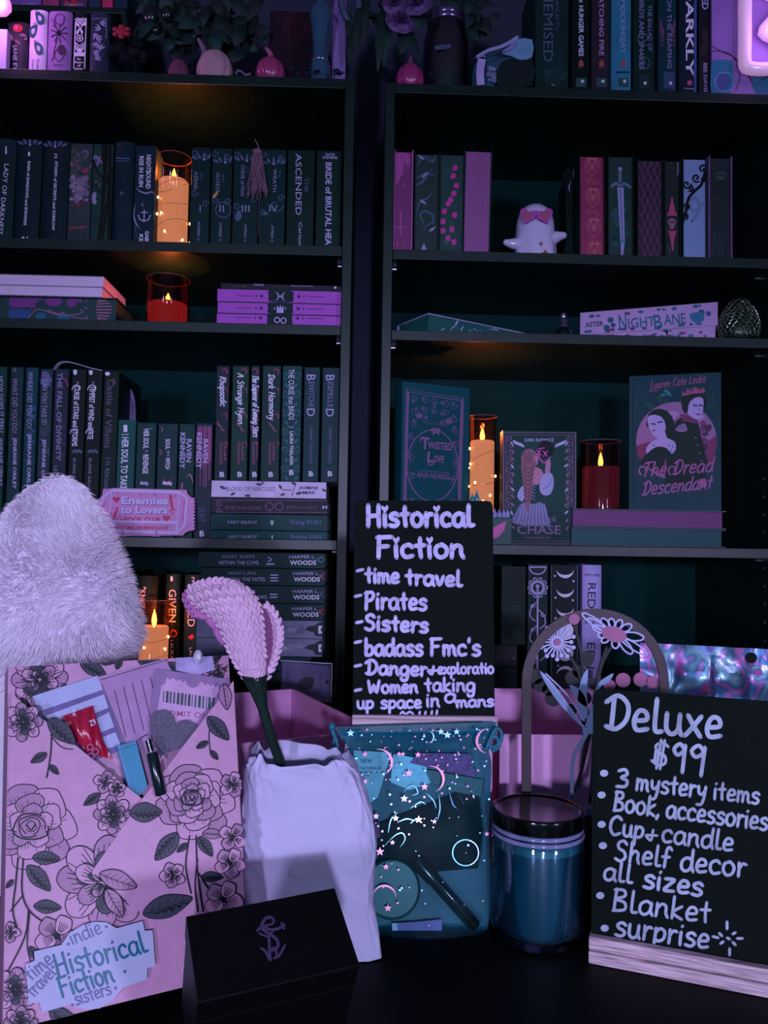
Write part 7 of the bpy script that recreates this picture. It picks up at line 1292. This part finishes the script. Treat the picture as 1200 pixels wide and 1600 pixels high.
# ================================================================ white paper bag with the crochet lily
lv = [(1525, 362, 597), (1490, 367, 594), (1450, 370, 588), (1400, 374, 579), (1350, 378, 581), (1310, 380, 583), (1270, 382, 579), (1235, 384, 570), (1208, 386, 558), (1190, 390, 548), (1178, 398, 538)]
t = thing('paper_bag', 'crumpled white paper bag holding the crochet lily', 'bag', P(478, 1500, .70)); ORG[t.name].z = TZ; t.location.z = TZ
PB = mat((200, 196, 226), .6, var=.05, scale=20, spec=.3, bump=.12, bscale=40, name='white_kraft')
def bag_pt(u, v, inset=0):
    x = v*(len(lv)-1); i = min(int(x), len(lv)-2); f = x-i; y, l, r = [lv[i][k]*(1-f)+lv[i+1][k]*f for k in range(3)]; Yc = .715+.014*v; a = 2*pi*u
    c, s_ = cos(a), sin(a); e = .38; X = abs(c)**e*(1 if c >= 0 else -1); D = abs(s_)**e*(1 if s_ >= 0 else -1)
    q0, q1 = P(l, y, Yc), P(r, y, Yc); hw = (q1.x-q0.x)/2-inset; dp = .024*(1-.12*v)-inset; z = max(TZ+.0004, q0.z*.5+q1.z*.5)
    p = Vector(((q0.x+q1.x)/2+X*hw, Yc+D*dp, z)); m = noise.noise(Vector((p.x*16, p.z*7, D*1.5+3))); q = Vector((p.x*34+p.z*22, p.z*15-p.x*12, D*2)); m2 = 1-min(1, abs(noise.noise(q))*3.2); m3 = 1-min(1, abs(noise.noise(q*1.9+Vector((5, 2, 1))))*3.4)
    am = .0018+.0055*max(0, v-.72)/.28+.002*max(0, abs(X)-.7); p += Vector((X*.5, D, 0)).normalized()*(m*.004+(m2**2)*am*.8+(m3**2)*am*.45)
    if v > .82: p.z += .005*((v-.82)/.18)*noise.noise(Vector((a*2.1, 7, 1)))*2; p.y += .006*((v-.82)/.18)*noise.noise(Vector((a*2.5, 1, 4)))
    if D < 0 and v > .9: p.z -= .006*(v-.9)/.1*math.exp(-((p.x-P(450, 1200, .7).x)/.02)**2)
    return p
mb = MB(); mb.grid(lambda u, v: bag_pt(u, v), 128, 80, PB); mb.grid(lambda u, v: bag_pt(u, 1-.45*v, .0012+.002*min(1, v*6)), 128, 30, PB, True); mb.grid(lambda u, v: bag_pt(u, 0)*(1-v)+Vector((P(478, 1500, .722).x, .722, TZ+.0004))*v, 128, 2, PB); o = mb.build('bag_paper', t, smooth=180)
mb = MB(); q = Vector((P(461, 1363, .698).x, 0, P(461, 1363, .698).z)); uu = min((bag_pt(k/400, .55) for k in range(400)), key=lambda p: abs(p.x-q.x)+(10 if p.y > .72 else 0)); mb.ball((q.x, uu.y-.0005, q.z), (.0058, .0012, .0045), PB, 18, 8); mb.build('glue_dab', t, smooth=80)
YL = mat((226, 186, 214), .85, var=.1, scale=200, bump=.3, bscale=900, name='pink_cotton_yarn'); YD = mat((190, 120, 178), .9, var=.1, scale=200, name='pink_yarn_shaded'); GY = mat((18, 44, 44), .7, var=.3, scale=200, bump=.4, bscale=900, name='dark_green_yarn')  # YD: darker copy of the yarn, shade painted into inner petal and funnel
t = thing('crochet_lily', 'pink crochet calla lily on a dark green wrapped stem, standing in the paper bag', 'flower', P(440, 1200, .70))
def curve2(pts):
    c = cr(pts, 8); n = len(c)-1
    def f(v): x = max(0, min(.9999, v))*n; i = int(x); k = x-i; return tuple(c[i][q]*(1-k)+c[min(i+1, n)][q]*k for q in range(2))
    return f
def stitches(mb, fn, rows, cols, mt, fat=1.0):
    for i in range(rows):
        for j in range(cols):
            u, v = (j+.5+(i % 2)*.0)/cols, (i+.5)/rows; p = fn(u, v); du = fn(min(1, u+.02), v)-fn(max(0, u-.02), v); dv = fn(u, min(1, v+.02))-fn(u, max(0, v-.02)); 
            if du.length < 1e-7 or dv.length < 1e-7: continue
            cu = du.normalized(); cv_ = dv.normalized(); nn = cu.cross(cv_).normalized(); 
            if nn.y > 0: nn = -nn
            wu = du.length/(min(1, u+.02)-max(0, u-.02))/cols; wv = dv.length/(min(1, v+.02)-max(0, v-.02))/rows; jz = random.uniform(-.12, .12)
            for sg in (-1, 1):
                d = (cv_*wv*.85+cu*sg*wu*.42).normalized(); e = nn.cross(d).normalized(); R_ = Matrix((e, nn, d)).transposed()
                mb.ball(p+cu*sg*wu*(.24+jz*.1), (min(wu*.30, wv*.42)*fat, min(wu*.34, wv*.4)*fat, wv*.66*fat), mt, 7, 6, R_)
def rim(mb, pts, mt, r=.0029):
    c = cr([tuple(q) for q in pts], 2); L = 0; last = None
    for i in range(1, len(c)-1):
        q = Vector(c[i])
        if last is not None and (q-last).length < r*1.55: continue
        last = q; d = (Vector(c[i+1])-Vector(c[i-1])).normalized(); nn = Vector((0, -1, 0)); e = nn.cross(d).normalized(); nn = d.cross(e)
        for sg in (-1, 1):
            d2 = (d+e*sg*.55).normalized(); e2 = nn.cross(d2).normalized(); mb.ball(q+e*sg*r*.5-Vector((0, .001, 0)), (r*.62, r*.7, r*1.25), mt, 8, 6, Matrix((e2, nn, d2)).transposed())
L1 = curve2([(385, 1060), (374, 1042), (360, 1015), (351, 990), (338, 966), (318, 950), (301, 936), (298, 919)]); R1 = curve2([(412, 1060), (414, 1040), (411, 1018), (409, 996), (408, 974), (404, 950), (393, 929), (372, 914)])
def lobe1(u, v):
    a, b = L1(v), R1(v); x = a[0]*(1-u)+b[0]*u; y = a[1]*(1-u)+b[1]*u-9*sin(pi*u)*max(0, v-.6)/.4; return P(x, y, .69-.016*sin(pi*u)**.8*(.5+.5*v)-.010*max(0, v-.8)/.2)
mb = MB(); stitches(mb, lobe1, 11, 7, YL, 1.2); mb.grid(lambda u, v: lobe1(u, v)+Vector((0, .003, 0)), 16, 24, YD); rim(mb, [lobe1(0, v/24) for v in range(25)]+[lobe1(u/12, 1) for u in range(1, 13)]+[lobe1(1, 1-v/24) for v in range(1, 20)], YL); mb.build('spathe_lobe', t, smooth=80)
for k in range(26): pass
L2 = curve2([(404, 1058), (412, 1036), (414, 1010), (412, 985), (409, 960), (406, 946)]); R2 = curve2([(416, 1060), (428, 1036), (437, 1005), (437, 978), (428, 956), (414, 944)])
def lobe2(u, v): a, b = L2(v), R2(v); return P(a[0]*(1-u)+b[0]*u, a[1]*(1-u)+b[1]*u, .708-.014*u+.006*(1-u))
mb = MB(); mb.grid(lobe2, 6, 16, YD); stitches(mb, lambda u, v: lobe2(.62+.38*u, v)-Vector((0, .002, 0)), 13, 2, YL, 1.1); stitches(mb, lambda u, v: lobe2(.6*u, v)-Vector((0, .0005, 0)), 15, 4, YD); rim(mb, [lobe2(1, v/16) for v in range(17)], YL); mb.build('spathe_lobe', t, smooth=80)
L0 = curve2([(345, 1004), (322, 968), (300, 962), (290, 948), (285, 932), (290, 922)]); R0 = curve2([(352, 1000), (340, 972), (328, 962), (316, 950), (306, 934), (302, 916)])
def lobe0(u, v): a, b = L0(v), R0(v); return P(a[0]*(1-u)+b[0]*u, a[1]*(1-u)+b[1]*u, .698-.006*sin(pi*u))
mb = MB(); stitches(mb, lobe0, 9, 3, YD); mb.grid(lambda u, v: lobe0(u, v)+Vector((0, .002, 0)), 4, 10, YD); mb.build('inner_petal', t, smooth=80)
sp = [P(x, y, Y) for x, y, Y in cr([(398, 1056, .692), (401, 1070, .693), (409, 1100, .695), (420, 1140, .70), (430, 1170, .712), (442, 1206, .724), (455, 1250, .728)], 8)]; rs = [.0117-.0001*i for i in range(9)]; N_ = len(sp); rad = [max(.0036, .0115*(1-i/N_*1.75) if i < N_*.38 else .0045-.0010*(i-N_*.38)/(N_*.62)) for i in range(N_)]
mb = MB(); mb.tube([tuple(p) for p in sp], rad, GY, 14)
hel = []
for i in range(N_*10): f = i/10; k = min(int(f), N_-2); q = f-k; p = sp[k]*(1-q)+sp[k+1]*q; r_ = rad[k]*(1-q)+rad[k+1]*q; a = i*.9; hel.append(p+Vector((cos(a)*r_, sin(a)*r_, 0)))
mb.tube(hel, .0009, GY, 4); mb.build('wrapped_stem', t, smooth=60)
# ================================================================ black perfume carton
TN = Vector((sin(radians(29))*sin(radians(15)), -sin(radians(29))*cos(radians(15)), cos(radians(29)))); TPl = Pl(P(291, 1435, .54), TN); cs = [TPl.px(x, y) for x, y in ((291, 1435), (521, 1386), (562, 1510), (312, 1562))]; ctr = sum(cs, Vector())/4
t = thing('perfume_box', 'black carton with an interlaced monogram at the front of the table', 'box', (ctr.x, ctr.y, TZ)); BXm = mat((6, 5, 9), .5, var=.25, scale=60, spec=.25, bump=.08, bscale=300, name='black_carton')
U_ = ((cs[1]-cs[0])+(cs[2]-cs[3])).normalized(); V_ = TN.cross(U_); w2 = ((cs[1]-cs[0]).length+(cs[2]-cs[3]).length)/4; d2 = ((cs[0]-cs[3]).dot(V_)+(cs[1]-cs[2]).dot(V_))/4
h = ((ctr-V_*d2-U_*w2).z-TZ-.0012)/TN.z; F = (ctr-U_*w2-V_*d2-TN*h, U_, V_, TN)
mb = MB(); mb.fbox(F, (0, 2*w2), (0, 2*d2), (0, h-.020), BXm); mb.build('carton_base', t, bevel=.0012); mb = MB(); mb.fbox(F, (-.0006, 2*w2+.0006), (-.0006, 2*d2+.0006), (h-.0197, h), BXm); mg = mat((92, 74, 112), .35, .3, .1, name='monogram_foil')
for q, w in (([(424, 1434), (416, 1435), (411, 1441), (409, 1450), (416, 1457), (424, 1462), (433, 1470), (434, 1480), (426, 1486)], 5), ([(424, 1434), (428, 1439), (424, 1445), (416, 1446)], 3.6), ([(402, 1455), (411, 1448), (421, 1453), (434, 1452), (444, 1446)], 4.6), ([(405, 1459), (418, 1464), (426, 1456)], 3.4), ([(440, 1443), (444, 1452)], 4), ([(408, 1482), (415, 1488), (421, 1500)], 4), ([(420, 1464), (421, 1484), (422, 1501)], 4.6), ([(421, 1486), (430, 1482), (434, 1496), (445, 1478)], 4), ([(428, 1498), (434, 1496)], 3.4)): mb.line(TPl, q, w, mg, 4, o0=.0003)
mb.build('carton_lid', t, bevel=.0008)
# ================================================================ sheer star bag and what is in it
bt = P(665, 1468, .752); bt.z = TZ; tp = P(650, 1132, .797); vv = (tp-bt); vv.x = 0; vv.normalize(); nS = Vector((0, -vv.z, vv.y)).normalized(); SP = Pl(bt, nS)
t = thing('sheer_bag', 'teal sheer drawstring bag printed with glitter moons and stars', 'bag', (bt.x, bt.y, TZ)); ORZ = sheer('teal_organza', (4, 104, 116), .07); ORB = sheer('teal_organza_back', (8, 84, 98), .9); ORH = sheer('teal_organza_hem', (16, 120, 146), .45)
Ls = curve2([(522, 1136), (530, 1150), (540, 1172), (536, 1200), (545, 1280), (556, 1380), (566, 1450), (580, 1482)]); Rs = curve2([(776, 1128), (770, 1150), (764, 1172), (768, 1200), (764, 1290), (766, 1380), (764, 1440), (752, 1480)])
def sheet(bulge):
    def f(u, v):
        a, b = Ls(v), Rs(v); x, y = a[0]*(1-u)+b[0]*u, a[1]*(1-u)+b[1]*u; p = SP.px(x, y, bulge*(sin(pi*u)**.5)*min(1, max(0, (v-.10)*4))*(1 if v < .93 else (1-v)/.07)+.0008*noise.noise(Vector((x*.06, y*.05, bulge*90)))+.001*sin(u*60)*max(0, 1-abs(v-.12)*9))
        p.z = max(p.z, TZ+.0004); return p
    return f
mb = MB(); mb.grid(sheet(-.006), 24, 40, ORB); mb.build('back_sheet', t, smooth=180); mb = MB(); mb.grid(sheet(.017), 32, 60, ORZ); mb.build('front_sheet', t, smooth=180)
mb = MB(); fs_ = sheet(.017); mb.grid(lambda u, v: fs_(u, .085+.055*v)-Vector((0, .0012, 0)), 40, 4, ORH); mb.grid(lambda u, v: fs_(u, v*.02)-Vector((0, .001, 0)), 30, 2, ORH); mb.build('drawstring_channel', t, smooth=180)
SGm = mat((206, 130, 158), .4, .35, .3, scale=900, name='rose_glitter', coat=.3); SGt = mat((120, 170, 200), .3, .5, .3, scale=900, name='teal_glitter'); mb = MB(); of = .0185
for x, y, r, a in ((593, 1190, 20, -20), (672, 1216, 20, -15), (667, 1152, 9, 0), (758, 1158, 19, 185), (600, 1394, 17, -80)): crescent(mb, SP, x, y, r, SGm if r > 10 else SGt, a, o0=of, k=.8)
for x, y, r in ((637, 1207, 6), (661, 1228, 6), (630, 1246, 6), (617, 1276, 5), (587, 1273, 5), (652, 1278, 6), (651, 1179, 5), (605, 1413, 6), (602, 1350, 5), (570, 1220, 5), (593, 1327, 7), (686, 1144, 5), (696, 1149, 6), (710, 1144, 5), (548, 1146, 6), (676, 1281, 4), (622, 1178, 4), (570, 1178, 5), (612, 1313, 4), (756, 1300, 4), (628, 1178, 4)): star(mb, SP, x, y, r, SGm if y > 1160 else SGt, o0=of)
g = random.Random(17)
for k in range(150): x, y = g.uniform(555, 760), g.uniform(1140, 1470)**1.0; y = min(y, 1140+330*g.random()**1.5); mb.circ(SP, x, y, g.uniform(.7, 1.9), SGm if g.random() < .6 else SGt, n=6, o0=of)
mb.build('glitter_print', t)
CDm = mat((24, 110, 130), .5, var=.2, scale=200, name='teal_cord')
mb = MB(); mb.tube([SP.px(x, y, .006) for x, y in cr([(519, 1131), (521, 1145), (526, 1158), (530, 1174), (548, 1174)], 5)], .0022, CDm, 8); mb.ball(SP.px(519, 1136, .006), (.0034, .0034, .0045), CDm, 10, 8); mb.tube([SP.px(x, y, .006) for x, y in cr([(524, 1150), (520, 1166), (524, 1182), (532, 1172)], 5)], .0014, CDm, 8); mb.build('cord', t, smooth=60)
mb = MB(); mb.tube([SP.px(x, y, .007) for x, y in cr([(758, 1170), (766, 1150), (774, 1138), (781, 1144), (780, 1158), (768, 1168), (762, 1160), (772, 1150), (778, 1166), (766, 1174)], 5)], .002, CDm, 8); mb.build('cord', t, smooth=60)
def inbag(name, label, cat, draw):
    t2 = thing(name, label, cat, SP.px(650, 1300)); mb = MB(); draw(mb); mb.build('body', t2, smooth=50); return t2
inbag('skincare_sachet', 'pale teal printed sachet at the upper left inside the sheer bag', 'sachet', lambda m: (m.fill(SP, [(552, 1172), (612, 1176), (590, 1246), (566, 1262), (556, 1240)], mat((176, 214, 222), .4, name='sachet_pale'), th=.002, o0=.001), m.txt(SP, 'NEW', (564, 1192), (582, 1192), 7, I('k'), o0=.0032), m.txt(SP, 'NATURAL BE', (564, 1202), (596, 1202), 4.4, I('k'), o0=.0032), m.txt(SP, 'PORE CLEAN', (564, 1208), (590, 1208), 3, I('k'), o0=.0032), m.txt(SP, 'MASK', (564, 1213), (578, 1213), 3, I('k'), o0=.0032)))
inbag('glitter_packet', 'purple glitter packet at the upper right inside the sheer bag', 'packet', lambda m: m.fill(SP, [(640, 1192), (652, 1176), (734, 1178), (742, 1214), (700, 1206)], mat((150, 60, 130), .5, var=.6, scale=400, name='purple_grit'), th=.003, o0=.001))
inbag('tea_sachet', 'long dark teal sachet below the purple glitter packet', 'sachet', lambda m: (m.fill(SP, [(664, 1202), (754, 1218), (750, 1244), (706, 1236), (672, 1222)], mat((22, 72, 84), .4, name='teal_sachet'), th=.002, o0=.0042), m.txt(SP, 'volupsum', (696, 1223), (733, 1231), 7, I('g'), o0=.0065)))
inbag('plastic_wrapper', 'clear crinkled wrapper around the middle of the sheer bag', 'wrapper', lambda m: (m.fill(SP, [(614, 1178), (660, 1186), (676, 1222), (640, 1234), (610, 1222)], mat((120, 190, 200), .3, var=.3, scale=60, name='pale_plastic'), th=.002, o0=.001), [m.line(SP, cr(q, 3), 1.8, mat((150, 170, 205), .15, name='plastic_glint'), 0, taper=True, o0=.010) for q in ([(684, 1240), (686, 1262), (682, 1280)], [(700, 1236), (706, 1256), (712, 1262)], [(716, 1242), (722, 1256)], [(730, 1236), (742, 1230)], [(640, 1262), (656, 1252), (664, 1256)], [(606, 1300), (610, 1280), (620, 1268)], [(600, 1320), (616, 1304), (628, 1300), (632, 1310), (624, 1322)], [(640, 1286), (646, 1280), (650, 1282)], [(664, 1238), (676, 1250), (680, 1262)], [(620, 1284), (634, 1278), (648, 1281)], [(630, 1236), (644, 1226), (652, 1238), (642, 1242)])]))  # thin pale strokes are highlights painted over the crinkled plastic
def pad(m):
    m.grid(lambda u, v: SP.px(584+160*u+8*sin(3*v), 1290-52*u*(1-v)+v*78-12*u, .0044+.005*sin(pi*u)*sin(pi*v)+.0006*noise.noise(Vector((u*9, v*9, 2)))), 20, 14, mat((2, 5, 6), .5, var=.2, spec=.2, name='black_foil'))
inbag('black_packet', 'black crinkled foil packet across the middle of the sheer bag', 'packet', pad)
def tin(m):
    c = SP.px(612, 1386, .002); z = nS; u0 = z.orthogonal().normalized(); R_ = Matrix((u0, z.cross(u0), z)).transposed(); s_ = .745/FPX
    m.lathe([(0, 0), (43*s_, 0), (44*s_, .001), (44*s_, .0085), (42.5*s_, .0098), (40.5*s_, .0095), (40*s_, .0085), (0, .0085)], c, mat((16, 66, 72), .35, .1, .1, name='teal_tin'), 48, mx=R_)
inbag('round_tin', 'round teal lidded tin at the lower left inside the sheer bag', 'tin', tin)
def tube_(m): a, b = SP.px(648, 1340, .009), SP.px(742, 1446, .007); m.tube([a, a+(b-a)*.02, a+(b-a)*.3], [.0066, .0072, .0072], mat((20, 30, 40), .2, coat=.5, name='tube_black'), 16); m.tube([a+(b-a)*.305, b-(b-a)*.02, b], [.0062, .0062, .005], mat((16, 26, 34), .15, coat=.6, name='tube_glass'), 16)
inbag('mascara_tube', 'black cylindrical make-up tube lying diagonally in the sheer bag', 'tube', tube_)
def hoop(m): m.ring(SP, 725, 1330, 20, 1.6, mat((110, 130, 140), .2, .8, name='hoop_metal'), th=.001, o0=.0105)
inbag('key_ring', 'thin metal hoop right of the round tin inside the sheer bag', 'ring', hoop)
inbag('pink_card', 'pink-lilac printed card at the bottom of the sheer bag', 'card', lambda m: (m.fill(SP, [(612, 1442), (650, 1440), (690, 1436), (690, 1458), (614, 1466)], mat((150, 110, 170), .5, name='lilac_card'), th=.001, o0=.0005), m.fill(SP, [(612, 1442), (620, 1442), (622, 1466), (614, 1466)], I('w'), o0=.0015)))
mb = MB(); a, b = SP.px(584, 1284, .004), SP.px(586, 1308, .004); mb.tube([a, b], .0055, mat((150, 90, 120), .6, var=.2, name='pink_stopper'), 12); tag(mb.build('stopper', smooth=50), 'pinkish stopper at the left edge inside the sheer bag', 'stopper')
# ================================================================ lidded jar
Yj = .745; A = P(839.5, 1390, Yj); s = Yj/FPX; r = 72*s; zl = P(839, 1261, Yj).z; z0 = TZ+.0004
t = thing('candle_jar', 'lidded glass jar with teal candle wax beside the Deluxe chalkboard', 'jar', (A.x, Yj, TZ)); c = (A.x, Yj, 0); JG = clear('thick_jar_glass', (200, 226, 236), .3, .04)
mb = MB(); mb.lathe([(0, z0), (r*.86, z0), (r*.97, z0+.004), (r, z0+.012), (r, zl-.032), (r*.985, zl-.026), (r*.945, zl-.0225), (r*.965, zl-.019), (r*.94, zl-.016), (r*.93, zl-.008), (r*.90, zl-.008), (r*.91, zl-.018), (r*.9, zl-.0225), (r*.94, zl-.030), (r*.955, zl-.036), (r*.955, z0+.014), (r*.9, z0+.008), (0, z0+.007)], c, JG, 64); mb.build('glass_body', t, smooth=50)
mb = MB(); WX = mat((48, 128, 134), .4, var=.35, scale=14, spec=.5, coat=.4, name='teal_wax', stretch=(1, 1, .5)); mb.lathe([(0, z0+.0075), (r*.88, z0+.0085), (r*.945, z0+.015), (r*.945, zl-.027), (r*.90, zl-.024), (0, zl-.025)], c, WX, 48); mb.build('wax_fill', t, smooth=50)
mb = MB(); LDm = mat((6, 6, 9), .14, var=.1, spec=.4, coat=0, name='black_enamel'); mb.lathe([(r*.98, zl-.0125), (r*1.0, zl-.0125), (r*1.005, zl-.004), (r*.99, zl-.001), (r*.95, zl), (r*.90, zl-.0002), (r*.86, zl-.0016), (r*.84, zl-.0018), (0, zl-.0018)], c, LDm, 64, cap=False); mb.lathe([(r*.94, zl-.0124), (r*.98, zl-.0125)], c, LDm, 64, cap=False); mb.build('screw_lid', t, smooth=40)
mb = MB(); NR = mat((128, 132, 170), .12, var=.2, scale=60, coat=.5, name='thread_highlight')  # solid lavender colour paints the bright highlight of the neck glass
for zz2, rr in ((zl-.0165, .965), (zl-.0215, .985)): mb.lathe([(r*rr-.0016, zz2-.0022), (r*rr, zz2-.0012), (r*rr+.0004, zz2), (r*rr, zz2+.0012), (r*rr-.0016, zz2+.0022)], c, NR, 64, cap=False)
mb.build('thread_rings', t, smooth=60)
# ================================================================ layered floral arch
AP = PY(.80); t = thing('floral_arch', 'dark layered cut-out arch with line-drawn flowers in a vase, behind the jar', 'decoration', P(930, 1400, .80)); t.location.z = TZ; ORG[t.name] = Vector(t.location)
FRm = mat((98, 58, 80), .5, var=.1, name='dark_plywood'); WHa = mat((190, 186, 232), .45, name='white_layer'); PKa = mat((170, 100, 140), .5, name='pink_layer'); DKa = mat((18, 24, 34), .5, name='black_layer'); BLa = mat((140, 170, 204), .45, name='pale_blue_layer')
mb = MB(); arc = [(822, 1418), (822, 1250), (822, 1100)]+[(929+107*cos(a), 1065-107*sin(a)) for a in [pi*(1-k/24) for k in range(25)]]+[(1036, 1100), (1036, 1250), (1034, 1418)]
mb.line(AP, arc, 14.5, FRm, 0, th=.003, cap=False); mb.build('arch_frame', t)
mb = MB(); mb.circ(AP, 895, 967, 8.5, PKa, th=.002, o0=.0032)
for x, y, q in ((974, 1063, 11.5), (1001, 1062, 11), (1020, 1066, 10), (953, 1071, 9)): mb.circ(AP, x, y, q, PKa, th=.002, o0=-.0024)
mb.build('berries', t)
mb = MB()
for k in range(20): a = 2*pi*k/20; q = (27 if k % 2 else 22); e = (870+q*cos(a), 1003+q*sin(a)); mb.line(AP, [(870+6*cos(a), 1003+6*sin(a)), e], 2.4, WHa, 0, th=.0015); mb.circ(AP, e[0], e[1], 3.2, WHa, th=.0016, n=12)
mb.build('burst_flower', t); mb = MB(); mb.circ(AP, 870, 1003, 5.5, PKa, th=.003); mb.build('burst_center', t)
mb = MB(); cx_, cy_ = 957, 990
for tipx, tipy, w in ((908, 958, 10), (916, 966, 9), (924, 978, 9), (938, 966, 9), (952, 966, 9), (968, 968, 9), (984, 976, 10), (1003, 996, 12), (1008, 1022, 10), (985, 1020, 11), (960, 1012, 10), (938, 1002, 8), (932, 992, 8)):
    dx, dy = tipx-cx_, tipy-cy_; l = sqrt(dx*dx+dy*dy); nx, ny = -dy/l, dx/l; b0 = (cx_+dx/l*min(14, l*.4), cy_+dy/l*min(12, l*.4)); f = lambda u, v: (b0[0]+(tipx-b0[0])*u+nx*v*w*.55, b0[1]+(tipy-b0[1])*u+ny*v*w*.55)
    mb.line(AP, [f(0, -.5), f(.5, -1), f(.9, -.6), f(1, 0), f(.9, .6), f(.5, 1), f(0, .5)], 2.6, WHa, 3, True, th=.0015, o0=.0032)
mb.build('daisy_petals', t); mb = MB(); mb.fill(AP, [(957+20*cos(a)*.96-12*sin(a)*.28, 990+12*sin(a)*.96+20*cos(a)*.28) for a in [2*pi*i/20 for i in range(20)]], PKa, th=.0022, o0=.0032); mb.build('daisy_center', t)
mb = MB()
for q in ([(898, 978), (908, 1020), (914, 1080), (922, 1140)], [(884, 1015), (904, 1050), (916, 1100), (924, 1140)], [(948, 1012), (936, 1050), (928, 1100), (926, 1140)], [(956, 1010), (940, 1040), (930, 1090)], [(920, 1140), (912, 1180), (905, 1230)], [(928, 1140), (926, 1200), (922, 1255)], [(924, 1140), (910, 1200), (898, 1236)]): mb.line(AP, q, 4.2, DKa, 4, th=.0022, o0=-.0024)
for x, y, q in ((838, 1058, 12), (846, 1072, 11), (858, 1078, 10), (866, 1092, 13), (896, 1060, 12), (906, 1050, 10), (916, 1092, 10), (894, 1110, 9), (930, 1070, 9), (918, 1030, 12)): mb.circ(AP, x, y, q, DKa, th=.002, o0=-.0048)
mb.build('stems_and_round_leaves', t)
mb = MB()
for q in ([(844, 1048), (866, 1070), (890, 1104), (912, 1136), (896, 1124), (868, 1092), (850, 1064)], [(912, 1136), (904, 1112), (902, 1090), (908, 1060), (918, 1046), (916, 1080), (918, 1110)], [(934, 1068), (946, 1058), (958, 1052), (950, 1066), (936, 1074), (926, 1090)], [(890, 1070), (904, 1076), (914, 1090), (916, 1104), (904, 1096), (894, 1082)], [(906, 1128), (918, 1120), (926, 1100), (926, 1136)]): mb.fill(AP, q, BLa, 3, th=.0015)
for q in ([(848, 1054), (880, 1092), (910, 1134)], [(852, 1052), (886, 1086), (912, 1126)]): mb.line(AP, q, 2.2, WHa, 3, th=.0008, o0=.0016)
mb.build('pale_leaves', t)
mb = MB(); mb.fill(AP, [(909, 1136), (928, 1135), (928, 1146), (911, 1147)], BLa, th=.002); mb.line(AP, [(916, 1146), (908, 1160), (898, 1176), (894, 1196), (893, 1230), (893, 1262)], 5, BLa, 4, th=.002); mb.line(AP, [(942, 1146), (950, 1160), (960, 1176), (964, 1196), (965, 1230), (965, 1262)], 5, BLa, 4, th=.002); mb.fill(AP, [(884, 1262), (975, 1262), (975, 1274), (884, 1274)], BLa, th=.002); mb.fill(AP, [(842, 1274), (1016, 1274), (1016, 1418), (842, 1418)], FRm, th=.0024, o0=-.0002); mb.build('vase_outline', t)
# ================================================================ holographic pouch
HPm = iridescent('holographic_film', [(28, 56, 96), (80, 124, 168), (44, 86, 126), (150, 84, 146), (36, 86, 116), (96, 132, 140), (60, 84, 140), (180, 76, 130), (40, 80, 120)], 9, .34, .6, (2.2, 1, 1.8))
t = thing('holographic_pouch', 'shiny holographic pouch with a punched hole behind the Deluxe chalkboard', 'pouch', P(1105, 1330, .80)); t.location.z = TZ; ORG[t.name] = Vector(t.location)
def hol(b):
    def f(u, v):
        p = P(1000+230*u, 1004+12*u+v*400, .905-.02*v+b*sin(pi*min(1, max(0, (v-.12)*1.4)))); p.y += .0022*sin(u*26+2*noise.noise(Vector((u*6, v*5, 1)))*2)*min(1, v*6)+.003*noise.noise(Vector((u*7, v*16, 3))); p.z = max(p.z, TZ+.0005); return p
    return f
mb = MB(); mb.grid(hol(-.018), 60, 50, HPm); mb.grid(hol(.018), 30, 30, HPm); mb.build('film_pouch', t, smooth=180); mb = MB(); q = hol(-.018)(.762, .055); mb.circ(Pl(q+Vector((0, -.0025, 0)), (0, -1, .1)), 1174, 1028, 8.5, mat((4, 8, 10), .9, var=0, name='punched_hole'), th=.0006); mb.build('punched_hole', t)
